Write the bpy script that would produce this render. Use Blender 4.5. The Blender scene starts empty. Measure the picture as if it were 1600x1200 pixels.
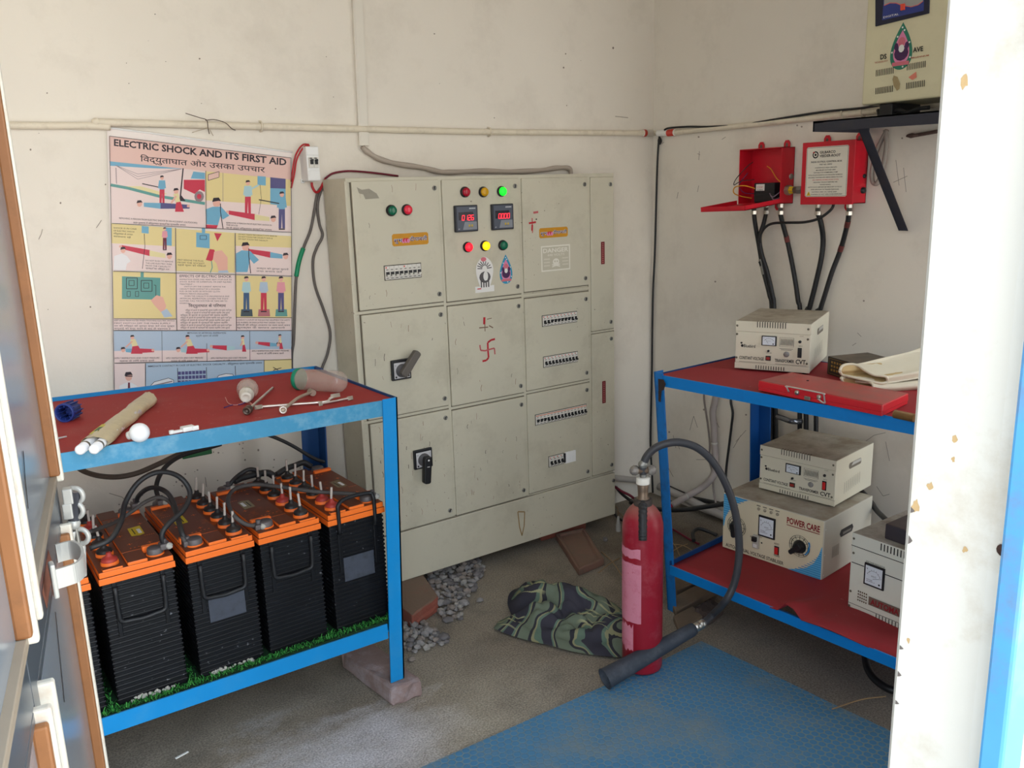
import bpy, bmesh, math, random
from mathutils import Vector as V, Matrix
random.seed(7)
SC = bpy.context.scene
COL = SC.collection
PI = math.pi
# ---------------------------------------------------------------- camera
FPX, PIT, ROLL, YAW, EYE = 1329.89, .224746653, -.0303409646, .609395595, 1.65
_f = V((math.sin(YAW)*math.cos(PIT), math.cos(YAW)*math.cos(PIT), -math.sin(PIT)))
_r = V((math.cos(YAW), -math.sin(YAW), 0)); _u = _r.cross(_f)
RT = _r*math.cos(ROLL) + _u*math.sin(ROLL); UP = -_r*math.sin(ROLL) + _u*math.cos(ROLL)
CAM = V((0, 0, EYE))
cd = bpy.data.cameras.new('camera'); cam = bpy.data.objects.new('camera', cd); COL.objects.link(cam)
cd.sensor_width = 36; cd.lens = 36*FPX/1600; cd.clip_start = .02
mw = Matrix.Identity(4)
for i in range(3):
    mw[i][0], mw[i][1], mw[i][2], mw[i][3] = RT[i], UP[i], -_f[i], CAM[i]
cam.matrix_world = mw
SC.camera = cam

def at(px, py, ax, val):
    """point of the plane ax = val that lies on the measured sight line"""
    d = RT*((px-800)/FPX) + UP*((600-py)/FPX) + _f
    i = 'XYZ'.index(ax)
    return CAM + d*((val-CAM[i])/d[i])

# ---------------------------------------------------------------- light
SC.view_settings.view_transform = 'Standard'; SC.view_settings.look = 'None'
SC.view_settings.gamma = 1; SC.view_settings.use_curve_mapping = False
SC.view_settings.exposure = 0.66
w = bpy.data.worlds.new('sky'); SC.world = w; w.use_nodes = True
nt = w.node_tree; bg = nt.nodes['Background']
tc = nt.nodes.new('ShaderNodeTexCoord'); sx = nt.nodes.new('ShaderNodeSeparateXYZ'); rp = nt.nodes.new('ShaderNodeValToRGB')
nt.links.new(tc.outputs['Generated'], sx.inputs[0]); nt.links.new(sx.outputs['Z'], rp.inputs[0]); nt.links.new(rp.outputs[0], bg.inputs[0])
rp.color_ramp.elements[0].position = .0; rp.color_ramp.elements[0].color = (1, .95, .88, 1)
rp.color_ramp.elements[1].position = .5; rp.color_ramp.elements[1].color = (.70, .84, 1, 1)
bg.inputs[1].default_value = 3.7
sn = bpy.data.lights.new('sun', 'SUN'); sn.energy = 5.5; sn.color = (1, .9, .76); sn.angle = .01   # high sun behind the building: lights the forecourt, not the room
so = bpy.data.objects.new('sun', sn); COL.objects.link(so); so.rotation_euler = (math.radians(-32), 0, math.radians(-14))
XR, YB, ZC, XL = 3.15, 3.21, 2.75, -1.3
for x0, x1 in ((-.9, .952), (2.6, XR)):      # doorway widened leftward and an unseen right bay opened, both for more light
    po = bpy.data.lights.new('bay_portal', 'AREA'); po.shape = 'RECTANGLE'; po.size = x1-x0; po.size_y = ZC; po.cycles.is_portal = True
    pob = bpy.data.objects.new('bay_portal', po); COL.objects.link(pob); pob.location = ((x0+x1)/2, .36, ZC/2); pob.rotation_euler = (PI/2, 0, 0)

# ---------------------------------------------------------------- materials
def lin(c):
    c = c/255
    return c/12.92 if c <= .04045 else ((c+.055)/1.055)**2.4
MC = {}
def M(name, col=(200, 200, 200), rough=.55, metal=0, var=.08, scale=9, dirt=None, amt=.4, dscale=4, bump=0, bscale=60, dust=None, damt=.7, dr=(.2, .65), emit=0, spec=.4, alpha=1, trans=0, speck=None):
    """procedural paint / plastic / metal: base colour with soft variation, dirt patches, specks, dust on upward faces, fine bump"""
    if name in MC: return MC[name]
    m = bpy.data.materials.new(name); MC[name] = m; m.use_nodes = True
    n = m.node_tree.nodes; L = m.node_tree.links; b = n['Principled BSDF']
    rgb = [lin(c) for c in col]
    b.inputs['Roughness'].default_value = rough; b.inputs['Metallic'].default_value = metal
    b.inputs['Specular IOR Level'].default_value = spec
    b.inputs['Alpha'].default_value = alpha; b.inputs['Transmission Weight'].default_value = trans
    if emit:
        b.inputs['Base Color'].default_value = (*rgb, 1); b.inputs['Emission Color'].default_value = (*rgb, 1); b.inputs['Emission Strength'].default_value = emit
        return m
    geo = n.new('ShaderNodeNewGeometry')
    def noise(s, det=4, r=.6):
        t = n.new('ShaderNodeTexNoise'); t.inputs['Scale'].default_value = s; t.inputs['Detail'].default_value = det; t.inputs['Roughness'].default_value = r
        L.new(geo.outputs['Position'], t.inputs['Vector']); return t.outputs['Fac']
    def ramp(src, a, c):
        t = n.new('ShaderNodeMapRange'); t.inputs[1].default_value = a; t.inputs[2].default_value = c; L.new(src, t.inputs[0]); return t.outputs[0]
    def mix(fac, a, c):
        t = n.new('ShaderNodeMix'); t.data_type = 'RGBA'
        L.new(fac, t.inputs[0]); L.new(a, t.inputs[6])
        if isinstance(c, tuple): t.inputs[7].default_value = c
        else: L.new(c, t.inputs[7])
        return t.outputs[2]
    hs = n.new('ShaderNodeMix'); hs.data_type = 'RGBA'
    hs.inputs[6].default_value = (*[c*(1-var) for c in rgb], 1); hs.inputs[7].default_value = (*[min(1, c*(1+var)) for c in rgb], 1)
    L.new(noise(scale), hs.inputs[0]); out = hs.outputs[2]
    def mul(src, k):
        t = n.new('ShaderNodeMath'); t.operation = 'MULTIPLY'; L.new(src, t.inputs[0])
        if isinstance(k, (int, float)): t.inputs[1].default_value = k
        else: L.new(k, t.inputs[1])
        return t.outputs[0]
    if dirt: out = mix(mul(ramp(noise(dscale, 8, .7), .5, .72), amt), out, (*[lin(c) for c in dirt], 1))
    if speck: out = mix(mul(ramp(noise(75, 3, .5), .69, .73), ramp(noise(3, 2), .45, .6)), out, (*[lin(c) for c in speck], 1))
    if dust:
        s = n.new('ShaderNodeSeparateXYZ'); L.new(geo.outputs['Normal'], s.inputs[0])
        out = mix(mul(mul(ramp(s.outputs['Z'], .35, .9), ramp(noise(7, 6, .7), *dr)), damt), out, (*[lin(c) for c in dust], 1))
    L.new(out, b.inputs['Base Color'])
    if bump:
        bp = n.new('ShaderNodeBump'); bp.inputs['Strength'].default_value = min(1, bump); bp.inputs['Distance'].default_value = .004
        L.new(noise(bscale, 6, .65), bp.inputs['Height']); L.new(bp.outputs[0], b.inputs['Normal'])
    return m

# ---------------------------------------------------------------- mesh builder
def cat(P, k=6):
    """smooth curve through the points"""
    P = [V(p) for p in P]
    if len(P) < 3: return P
    Q = [P[0]*2-P[1]] + P + [P[-1]*2-P[-2]]; R = []
    for i in range(1, len(Q)-2):
        a, b, c, d = Q[i-1:i+3]
        for j in range(k):
            t = j/k
            R.append(.5*((2*b)+(c-a)*t+(2*a-5*b+4*c-d)*t*t+(3*b-a-3*c+d)*t**3))
    return R + [P[-1]]
def frame(d):
    d = V(d).normalized(); a = V((0, 0, 1)) if abs(d.z) < .9 else V((1, 0, 0))
    x = a.cross(d).normalized(); return x, d.cross(x), d
TXT = {}
DEVA = None
def textmesh(s, bold=0):
    k = (s, bold)
    if k not in TXT:
        c = bpy.data.curves.new('t', 'FONT'); c.body = s; c.offset = bold; c.resolution_u = 2
        o = bpy.data.objects.new('t', c); COL.objects.link(o)
        me = bpy.data.meshes.new_from_object(o)
        vs = [(v.co.x, v.co.y) for v in me.vertices]; fs = [tuple(p.vertices) for p in me.polygons]
        bpy.data.objects.remove(o); bpy.data.curves.remove(c); bpy.data.meshes.remove(me)
        TXT[k] = (vs, fs)
    return TXT[k]
class MB:
    def __init__(s): s.bm = bmesh.new(); s.mats = []; s.lay = 0
    def mi(s, m):
        if m not in s.mats: s.mats.append(m)
        return s.mats.index(m)
    def merge(s, b2, m, X=None, smooth=False):
        i = s.mi(m); mp = {}
        for v in b2.verts: mp[v] = s.bm.verts.new(X @ v.co if X else v.co)
        for f in b2.faces:
            try: g = s.bm.faces.new([mp[v] for v in f.verts])
            except ValueError: continue
            g.material_index = i; g.smooth = smooth
        b2.free(); return s
    def face(s, pts, m, smooth=False):
        f = s.bm.faces.new([s.bm.verts.new(p) for p in pts]); f.material_index = s.mi(m); f.smooth = smooth; return s
    def box(s, lo, hi, m, X=None, bev=0, seg=2):
        b = bmesh.new(); bmesh.ops.create_cube(b, size=1)
        lo, hi = V(lo), V(hi)
        for v in b.verts: v.co = V([(lo[i]+hi[i])/2 + v.co[i]*(hi[i]-lo[i]) for i in range(3)])
        if bev: bmesh.ops.bevel(b, geom=b.edges[:], offset=bev, segments=seg, profile=.5, affect='EDGES')
        return s.merge(b, m, X)
    def bar(s, p0, p1, wx, wz, m, up=(0, 0, 1), bev=0):
        """rectangular bar from p0 to p1, wx wide sideways and wz along up"""
        p0, p1 = V(p0), V(p1); d = (p1-p0); l = d.length; d.normalize()
        x = d.cross(V(up)).normalized(); z = x.cross(d)
        X = Matrix([[x[i], d[i], z[i], p0[i]] for i in range(3)] + [[0, 0, 0, 1]])
        return s.box((-wx/2, 0, -wz/2), (wx/2, l, wz/2), m, X, bev)
    def hexa(s, b4, t4, m, bev=0):
        """eight-cornered solid from a bottom and a top quad"""
        b = bmesh.new(); B = [b.verts.new(p) for p in b4]; T = [b.verts.new(p) for p in t4]
        b.faces.new(B[::-1]); b.faces.new(T)
        for i in range(4): b.faces.new([B[i], B[(i+1) % 4], T[(i+1) % 4], T[i]])
        bmesh.ops.recalc_face_normals(b, faces=b.faces[:])
        if bev: bmesh.ops.bevel(b, geom=b.edges[:], offset=bev, segments=2, profile=.5, affect='EDGES')
        return s.merge(b, m)
    def lathe(s, prof, o, ax, m, n=24, smooth=True):
        """profile of (radius, height) about the axis ax from o"""
        x, y, d = frame(ax); o = V(o); i = s.mi(m); rings = []
        for r, h in prof:
            rings.append([s.bm.verts.new(o + d*h + (x*math.cos(2*PI*k/n) + y*math.sin(2*PI*k/n))*r) for k in range(n)] if r > 1e-6 else [s.bm.verts.new(o+d*h)])
        for a, c in zip(rings, rings[1:]):
            for k in range(n):
                q = [a[k % len(a)], a[(k+1) % len(a)], c[(k+1) % len(c)], c[k % len(c)]]
                q = [v for j, v in enumerate(q) if v not in q[:j]]
                if len(q) > 2:
                    f = s.bm.faces.new(q); f.material_index = i; f.smooth = smooth
        for ring in (rings[0], rings[-1]):
            if len(ring) > 2:
                f = s.bm.faces.new(ring); f.material_index = i
        return s
    def cyl(s, p0, p1, r, m, r1=None, n=16, smooth=True):
        p0, p1 = V(p0), V(p1); return s.lathe([(r, 0), (r if r1 is None else r1, (p1-p0).length)], p0, p1-p0, m, n, smooth)
    def tube(s, P, r, m, n=8, k=6, smooth=True):
        C = cat(P, k); i = s.mi(m); prev = None; x = None; N = len(C)
        for j, p in enumerate(C):
            d = (C[min(j+1, N-1)] - C[max(j-1, 0)]).normalized()
            x = frame(d)[0] if x is None else (x - d*x.dot(d)).normalized()
            y = d.cross(x); rr = r(j/(N-1)) if callable(r) else r
            ring = [s.bm.verts.new(p + (x*math.cos(2*PI*q/n) + y*math.sin(2*PI*q/n))*rr) for q in range(n)]
            if prev:
                for q in range(n):
                    f = s.bm.faces.new([prev[q], prev[(q+1) % n], ring[(q+1) % n], ring[q]]); f.material_index = i; f.smooth = smooth
            else: s.bm.faces.new(ring[::-1]).material_index = i
            prev = ring
        s.bm.faces.new(prev).material_index = i
        return s
    def prism(s, pts, f, w0, w1, m, bev=0, smooth=False):
        """polygon in the frame f(u,v,w) pulled from w0 to w1"""
        b = bmesh.new(); A = [b.verts.new(f(u, v, w0)) for u, v in pts]; B = [b.verts.new(f(u, v, w1)) for u, v in pts]; n = len(pts)
        b.faces.new(A[::-1]); b.faces.new(B)
        for i in range(n): b.faces.new([A[i], A[(i+1) % n], B[(i+1) % n], B[i]])
        bmesh.ops.recalc_face_normals(b, faces=b.faces[:])
        if bev: bmesh.ops.bevel(b, geom=b.edges[:], offset=bev, segments=2, profile=.5, affect='EDGES')
        return s.merge(b, m, None, smooth)
    def ball(s, c, r, m, sub=2, jit=0, sc=(1, 1, 1)):
        b = bmesh.new(); bmesh.ops.create_icosphere(b, subdivisions=sub, radius=r)
        for v in b.verts: v.co = V(c) + V([v.co[i]*sc[i]*(1+random.uniform(-jit, jit)) for i in range(3)])
        return s.merge(b, m, None, jit == 0)
    # printing: flat ink on a surface given by f(u, v, w)
    def ink(s, f): s.f = f; s.lay = 0; return s
    def poly(s, pts, m, lift=None):
        s.lay += 1; h = .0006 + .00004*s.lay if lift is None else lift
        return s.face([s.f(u, v, h) for u, v in pts], m)
    def rect(s, u0, v0, u1, v1, m): return s.poly([(u0, v0), (u1, v0), (u1, v1), (u0, v1)], m)
    def ell(s, u, v, a, b, m, n=14, a0=0): return s.poly([(u+a*math.cos(a0+2*PI*i/n), v+b*math.sin(a0+2*PI*i/n)) for i in range(n)], m)
    def ring(s, u, v, a, b, wd, m, n=24):
        for i in range(n):
            c0, s0, c1, s1 = math.cos(2*PI*i/n), math.sin(2*PI*i/n), math.cos(2*PI*(i+1)/n), math.sin(2*PI*(i+1)/n)
            s.poly([(u+a*c0, v+b*s0), (u+a*c1, v+b*s1), (u+(a-wd)*c1, v+(b-wd)*s1), (u+(a-wd)*c0, v+(b-wd)*s0)], m); s.lay -= 1
        return s
    def line(s, pts, wd, m):
        for (a, b), (c, d) in zip(pts, pts[1:]):
            l = math.hypot(c-a, d-b) or 1; x, y = -(d-b)/l*wd/2, (c-a)/l*wd/2
            s.poly([(a+x, b+y), (c+x, d+y), (c-x, d-y), (a-x, b-y)], m); s.lay -= 1
        s.lay += 1; return s
    def frm(s, u0, v0, u1, v1, wd, m): return s.line([(u0, v0), (u1, v0), (u1, v1), (u0, v1), (u0, v0)], wd, m)
    def text(s, t, p0, p1, h, m, bold=0, up=None):
        """writing from baseline point p0 to p1, capitals h tall"""
        vs, fs = textmesh(t, bold)
        if not vs: return s
        x0 = min(v[0] for v in vs); x1 = max(v[0] for v in vs); L = x1-x0 or 1
        du, dv = p1[0]-p0[0], p1[1]-p0[1]; l = math.hypot(du, dv)
        ux, uy = up if up else (-dv/l, du/l)
        s.lay += 1; hh = .0006 + .00004*s.lay; i = s.mi(m)
        bv = [s.bm.verts.new(s.f(p0[0]+du*(x-x0)/L+ux*h*y/.7, p0[1]+dv*(x-x0)/L+uy*h*y/.7, hh)) for x, y in vs]
        for f in fs:
            try: s.bm.faces.new([bv[k] for k in f]).material_index = i
            except ValueError: pass
        return s
def fr(o, u, v, w):
    o, u, v, w = V(o), V(u), V(v), V(w)
    return lambda a, b, c=0: o + u*a + v*b + w*c

# ---------------------------------------------------------------- objects
ROOT = {}
def props(o, label=None, cat_=None, group=None):
    if label: o['label'] = label
    if cat_: o['category'] = cat_
    if group: o['group'] = group
def thing(name, label, cat_, loc=(0, 0, 0), rz=0, group=None):
    o = bpy.data.objects.new(name, None); COL.objects.link(o); o.empty_display_size = .05
    o.location = loc; o.rotation_euler = (0, 0, rz); props(o, label, cat_, group)
    ROOT[o] = Matrix.Translation(V(loc)) @ Matrix.Rotation(rz, 4, 'Z'); return o
def obj(name, mb, parent=None, label=None, local=False, cat_=None, group=None, kind=None):
    """link the builder's mesh as one object; world coordinates unless local"""
    bm = mb.bm
    bmesh.ops.recalc_face_normals(bm, faces=[f for f in bm.faces if len(f.verts) < 5]) if False else None
    T = None
    if parent is not None:
        T = ROOT[parent]
        if not local: bm.transform(T.inverted())
    elif kind != 'structure':
        lo = [min(v.co[i] for v in bm.verts) for i in range(3)]; hi = [max(v.co[i] for v in bm.verts) for i in range(3)]
        T = Matrix.Translation(((lo[0]+hi[0])/2, (lo[1]+hi[1])/2, lo[2])); bm.transform(T.inverted())
    me = bpy.data.meshes.new(name); bm.to_mesh(me); bm.free()
    for m in mb.mats: me.materials.append(m)
    o = bpy.data.objects.new(name, me); COL.objects.link(o)
    if parent is not None: o.parent = parent
    elif T is not None: o.matrix_world = T
    ROOT[o] = T if T is not None else Matrix.Identity(4)
    props(o, label, cat_, group)
    if kind: o['kind'] = kind
    return o
def copy_tree(o, loc, rz=0, label=None):
    r = o.copy(); COL.objects.link(r); r.location = loc; r.rotation_euler = (0, 0, rz)
    if label: r['label'] = label
    ROOT[r] = Matrix.Translation(V(loc)) @ Matrix.Rotation(rz, 4, 'Z')
    for c in list(o.children):
        d = c.copy(); COL.objects.link(d); d.parent = r; ROOT[d] = ROOT[r]
        for g in list(c.children):
            e = g.copy(); COL.objects.link(e); e.parent = d
    return r
def struct(name, mb): return obj(name, mb, kind='structure')

# common materials
m_wall = M('wall_paint', (230, 223, 211), .8, var=.04, scale=2.5, dirt=(176, 166, 152), amt=.3, dscale=2.2, bump=.2, bscale=45)
m_black = M('black_plastic', (26, 27, 30), .45, var=.1)
m_rubber = M('black_cable_rubber', (30, 31, 34), .5, var=.15, dust=(120, 112, 100), damt=.25)
m_steel = M('bright_steel', (190, 186, 178), .32, 1, var=.1)
m_dull = M('dull_zinc', (150, 148, 142), .5, .8, var=.15)
m_white = M('white_plastic', (232, 232, 230), .4, var=.02)
m_dark = M('black_ink', (28, 26, 28), .6, var=0)
m_red = M('red_insulation', (178, 30, 40), .45, var=.1)
# ================================================================ the room
YF0, YF1, XJ = .398, .53, .952      # street face and room face of the front wall, reveal of the right jamb
def floor_material():
    m = M('dusty_concrete', (146, 136, 122), .92, var=.24, scale=5, dirt=(98, 92, 85), amt=.75, dscale=2.3, bump=.9, bscale=55, spec=.15)
    n = m.node_tree.nodes; L = m.node_tree.links; b = n['Principled BSDF']; src = b.inputs['Base Color'].links[0].from_socket
    geo = n.new('ShaderNodeNewGeometry')
    def patch(c, r0, r1, src, col, amt):   # colour patch round one spot; the pale ones are spilled lime dust
        d = n.new('ShaderNodeVectorMath'); d.operation = 'DISTANCE'; d.inputs[1].default_value = c; L.new(geo.outputs['Position'], d.inputs[0])
        t = n.new('ShaderNodeTexNoise'); t.inputs['Scale'].default_value = 9; t.inputs['Detail'].default_value = 8; t.inputs['Roughness'].default_value = .7
        a = n.new('ShaderNodeMath'); a.operation = 'MULTIPLY_ADD'; a.inputs[1].default_value = .8; L.new(t.outputs['Fac'], a.inputs[0]); L.new(d.outputs['Value'], a.inputs[2])
        k = n.new('ShaderNodeMapRange'); k.inputs[1].default_value = r1+.4; k.inputs[2].default_value = r0+.4; k.inputs[4].default_value = amt; L.new(a.outputs[0], k.inputs[0])
        x = n.new('ShaderNodeMix'); x.data_type = 'RGBA'; L.new(k.outputs[0], x.inputs[0]); L.new(src, x.inputs[6]); x.inputs[7].default_value = (*[lin(v) for v in col], 1); return x.outputs[2]
    src = patch((.8, 2.12, 0), .02, .34, src, (206, 204, 208), .95)
    src = patch((1.02, 2.15, 0), .0, .25, src, (204, 201, 206), .9)
    src = patch((.62, 2.02, 0), .0, .3, src, (190, 188, 190), .75)
    src = patch((1.25, 2.02, 0), .0, .35, src, (186, 176, 158), .6)
    src = patch((2.75, 2.6, 0), .1, .5, src, (92, 80, 68), .8)  # darker brown floor towards the back right corner
    src = patch((2.55, 1.5, 0), .1, .75, src, (112, 106, 102), .8)  # darker grey floor under the right shelf
    t = n.new('ShaderNodeTexNoise'); t.inputs['Scale'].default_value = 170; t.inputs['Detail'].default_value = 3; L.new(geo.outputs['Position'], t.inputs['Vector'])
    k = n.new('ShaderNodeMapRange'); k.inputs[1].default_value = .35; k.inputs[2].default_value = .65; k.inputs[3].default_value = .68; k.inputs[4].default_value = 1.2; L.new(t.outputs['Fac'], k.inputs[0])
    x = n.new('ShaderNodeVectorMath'); x.operation = 'SCALE'; L.new(src, x.inputs[0]); L.new(k.outputs[0], x.inputs['Scale']); L.new(x.outputs[0], b.inputs['Base Color'])
    return m
struct('floor', MB().box((XL-.15, YF1-.14, -.1), (XR+.15, YB+.15, 0), floor_material()))
b = MB().box((-6, -8, -.2), (6, YF1-.14, -.06), M('pale_forecourt_concrete', (196, 190, 178), .9, var=.08))
struct('trim_1', b)
struct('wall_back', MB().box((XL-.15, YB, 0), (XR+.15, YB+.15, ZC+.1), m_wall))
struct('wall_right', MB().box((XR, YF0, 0), (XR+.15, YB, ZC+.1), m_wall))
struct('wall_left', MB().box((XL-.15, YF0, 0), (XL, YB, ZC+.1), m_wall))
struct('ceiling', MB().box((XL, YF1, ZC), (XR, YB, ZC+.1), m_wall))
m_jamb = M('chalky_whitewash', (200, 197, 188), .85, var=.03, scale=4, dirt=(150, 124, 84), amt=.45, dscale=6, bump=.15, bscale=30)
b = MB()
XP = 2.6     # end of the pillar wall; unseen front beyond left open for light
pr = [(XP, YF0), (XJ+.03, YF0)] + [(XJ+.03-.03*math.sin(a*PI/8), YF0+.03-.03*math.cos(a*PI/8)) for a in range(1, 5)] + [(XJ, YF1-.006), (XJ+.006, YF1), (XP, YF1)]
b.prism(pr, lambda u, v, h: V((u, v, h)), 0, ZC, m_jamb, smooth=False)
b.box((XL, YF0, 0), (-.9, YF1, ZC), m_jamb)
struct('wall_front', b)
# hole with a plug in the jamb, chips of paint along its inner arris
fj = lambda y, z, h=0: V((XJ-h, y, z))
b = MB(); q = at(1568, 860, 'X', XJ)
b.lathe([(.0075, .001), (.006, .0015), (.0045, -.004+.008), (0, .004)], (XJ, q.y, q.z), (-1, 0, 0), M('rusty_hole', (60, 40, 34), .9, var=.3), 12)
hole = obj('wall_plug', b, cat_='wall plug', label='small dark rusty plug hole low in the white door jamb')
b = MB()
mstain = M('rust_stain', (176, 148, 106), .9, var=.2, scale=60)
for px, py, a in [(1508, 126, .007), (1454, 760, .005), (1492, 686, .004), (1490, 718, .003), (1431, 790, .007), (1508, 858, .004), (1420, 1000, .004)]:
    q = at(px, py, 'X', XJ); b.ink(fj).poly([(q.y+a*math.cos(t)*random.uniform(.4, 1), q.z+a*1.5*math.sin(t)*random.uniform(.4, 1)) for t in [k*PI/5 for k in range(10)]], mstain)
for py, a in [(838, .006), (792, .004), (1046, .004), (1090, .003), (1005, .003)]:
    q = at(1468-90*py/1200, py, 'X', XJ); b.poly([(YF1-.007, q.z-a), (YF1-.007, q.z+a), (YF1-.010, q.z+a*.5), (YF1-.0125, q.z), (YF1-.010, q.z-a*.6)], M('bare_grey_plaster', (96, 88, 84), .9))
struct('trim_2', b)

# ================================================================ the electrical panel
Yc = 2.972
m_cab = M('grey_beige_enamel', (196, 190, 170), .42, var=.03, scale=3, dirt=(146, 138, 118), amt=.35, dscale=5, dust=(140, 128, 110), damt=.5, speck=(118, 106, 92))
m_cabg = M('door_gasket_groove', (104, 96, 82), .8, var=.1)
panel = thing('electrical_panel', 'tall beige metal electrical panel with many doors standing on bricks against the wall', 'electrical panel', (2.0, 3.08, .066))
b = MB()
xl, xr, zb, zt = 1.358, 2.675, .066, 1.708
b.hexa([(xl+.012, Yc+.012, zb), (xr, Yc+.012, zb), (xr, 3.185, zb), (xl+.012, 3.185, zb)], [(xl, Yc+.012, zt), (xr, Yc+.012, zt), (xr, 3.185, zt), (xl, 3.185, zt)], m_cab, .004)
b.box((xl, Yc+.004, zt-.016), (xr, Yc+.014, zt), m_cab, bev=.002)       # folded rim round the front
for x in (xl+.003, 1.7585, 2.148, 2.527): b.box((x-.0065, Yc+.005, .29), (x+.0065, Yc+.014, zt-.01), m_cab, bev=.002)
for x0, x1, z in [(xl, 1.755, 1.206), (xl, 1.755, .7725), (1.762, 2.145, 1.2015), (1.762, 2.145, .7635), (2.151, 2.524, 1.2), (2.151, 2.524, .7675), (2.53, xr, .991)]:
    b.box((x0, Yc+.006, z-.006), (x1, Yc+.014, z+.006), m_cab, bev=.002)
obj('body', b, panel)
b = MB().box((xl+.014, Yc, zb), (xr, Yc+.014, .282), m_cab, bev=.003)
fc = lambda x, z, h=0: V((x, Yc-h, z))
b.ink(fc).line([(2.085, .226), (2.123, .216), (2.118, .15), (2.104, .105), (2.092, .15), (2.085, .226)], .006, M('brown_drip_stain', (150, 124, 84), .8, var=.2))
plinth = obj('plinth_cover', b, panel)
def lock(mb, x, z):
    mb.lathe([(.0095, 0), (.0095, .004), (.007, .006), (.0065, .004), (0, .004)], (x, Yc, z), (0, -1, 0), m_dull, 12)
    mb.box((x-.0012, Yc-.0065, z-.006), (x+.0012, Yc-.003, z+.006), m_black)
mb = MB(); lock(mb, 2.662, .245); obj('door_lock', mb, plinth)
def door(x0, z0, x1, z1, marks=0):
    d = MB(); d.box((x0-.003, Yc+.006, z0-.003), (x1+.003, Yc+.0125, z1+.003), m_cabg)
    d.box((x0, Yc, z0), (x1, Yc+.012, z1), m_cab, bev=.0035)
    d.ink(fc); mk = [M('scuff_brown', (140, 112, 92), .8, var=.2), M('scuff_dark', (92, 84, 76), .8, var=.2), M('scuff_pale', (168, 146, 128), .8, var=.1)]
    for k in range(marks):
        x, z = x0+.03+(x1-x0-.06)*random.random()**1.3, z0+.03+(z1-z0-.06)*random.random()**1.6; l = random.uniform(.006, .03); d.line([(x, z), (x+random.uniform(-.003, .003), z+l*.5), (x+random.uniform(-.004, .004), z+l)], random.uniform(.001, .0026), mk[k % 3])
    o = obj('door', d, panel)
    for z in (z1-.033, z0+.033):
        mb = MB(); lock(mb, x1-.021, z); obj('door_lock', mb, o)
    return o
D = {}
for k, a in dict(a1=(1.38, 1.215, 1.752, 1.697, 6), a2=(1.384, .781, 1.753, 1.197, 10), a3=(1.389, .288, 1.752, .764, 46), b1=(1.766, 1.211, 2.14, 1.696), b2=(1.767, .773, 2.142, 1.192, 8), b3=(1.765, .288, 2.142, .754, 26),
                 c1=(2.155, 1.215, 2.519, 1.695), c2=(2.155, .776, 2.52, 1.186), c3=(2.155, .294, 2.52, .76), d1=(2.534, .998, 2.671, 1.692), d2=(2.534, .295, 2.673, .984)).items(): D[k] = door(*a)
# indicator lamps
def lamp(x, z, col, on, par, lab):
    mb = MB(); mb.lathe([(.0215, 0), (.0215, .006), (.0185, .012), (.0175, .012)], (x, Yc, z), (0, -1, 0), M('lamp_bezel', (34, 34, 36) if not on else (70, 66, 62), .4), 24)
    m = M('lens_%s_%d' % (lab.split()[0], on) + lab.split()[-1], col, .25, emit=1.15 if on else 0, var=.05)
    mb.lathe([(.0175, .011), (.0172, .017), (.0145, .0205), (.007, .0215), (0, .0215)], (x, Yc, z), (0, -1, 0), m, 24)
    obj('indicator_lamp', mb, par, lab)
lamp(1.536, 1.585, (8, 100, 72), 0, D['a1'], 'green indicator lamp'); lamp(1.603, 1.585, (226, 40, 66), 0, D['a1'], 'bright red indicator lamp')
lamp(1.871, 1.645, (168, 20, 44), 0, D['b1'], 'dark red unlit lamp'); lamp(1.959, 1.643, (208, 156, 20), 0, D['b1'], 'amber unlit lamp'); lamp(2.049, 1.643, (20, 236, 40), 1, D['b1'], 'green lit lamp')
lamp(1.873, 1.426, (255, 22, 40), 1, D['b1'], 'red lit lamp'); lamp(1.957, 1.426, (255, 190, 10), 1, D['b1'], 'yellow lit lamp'); lamp(2.047, 1.423, (6, 112, 66), 0, D['b1'], 'green unlit lamp')
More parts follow.
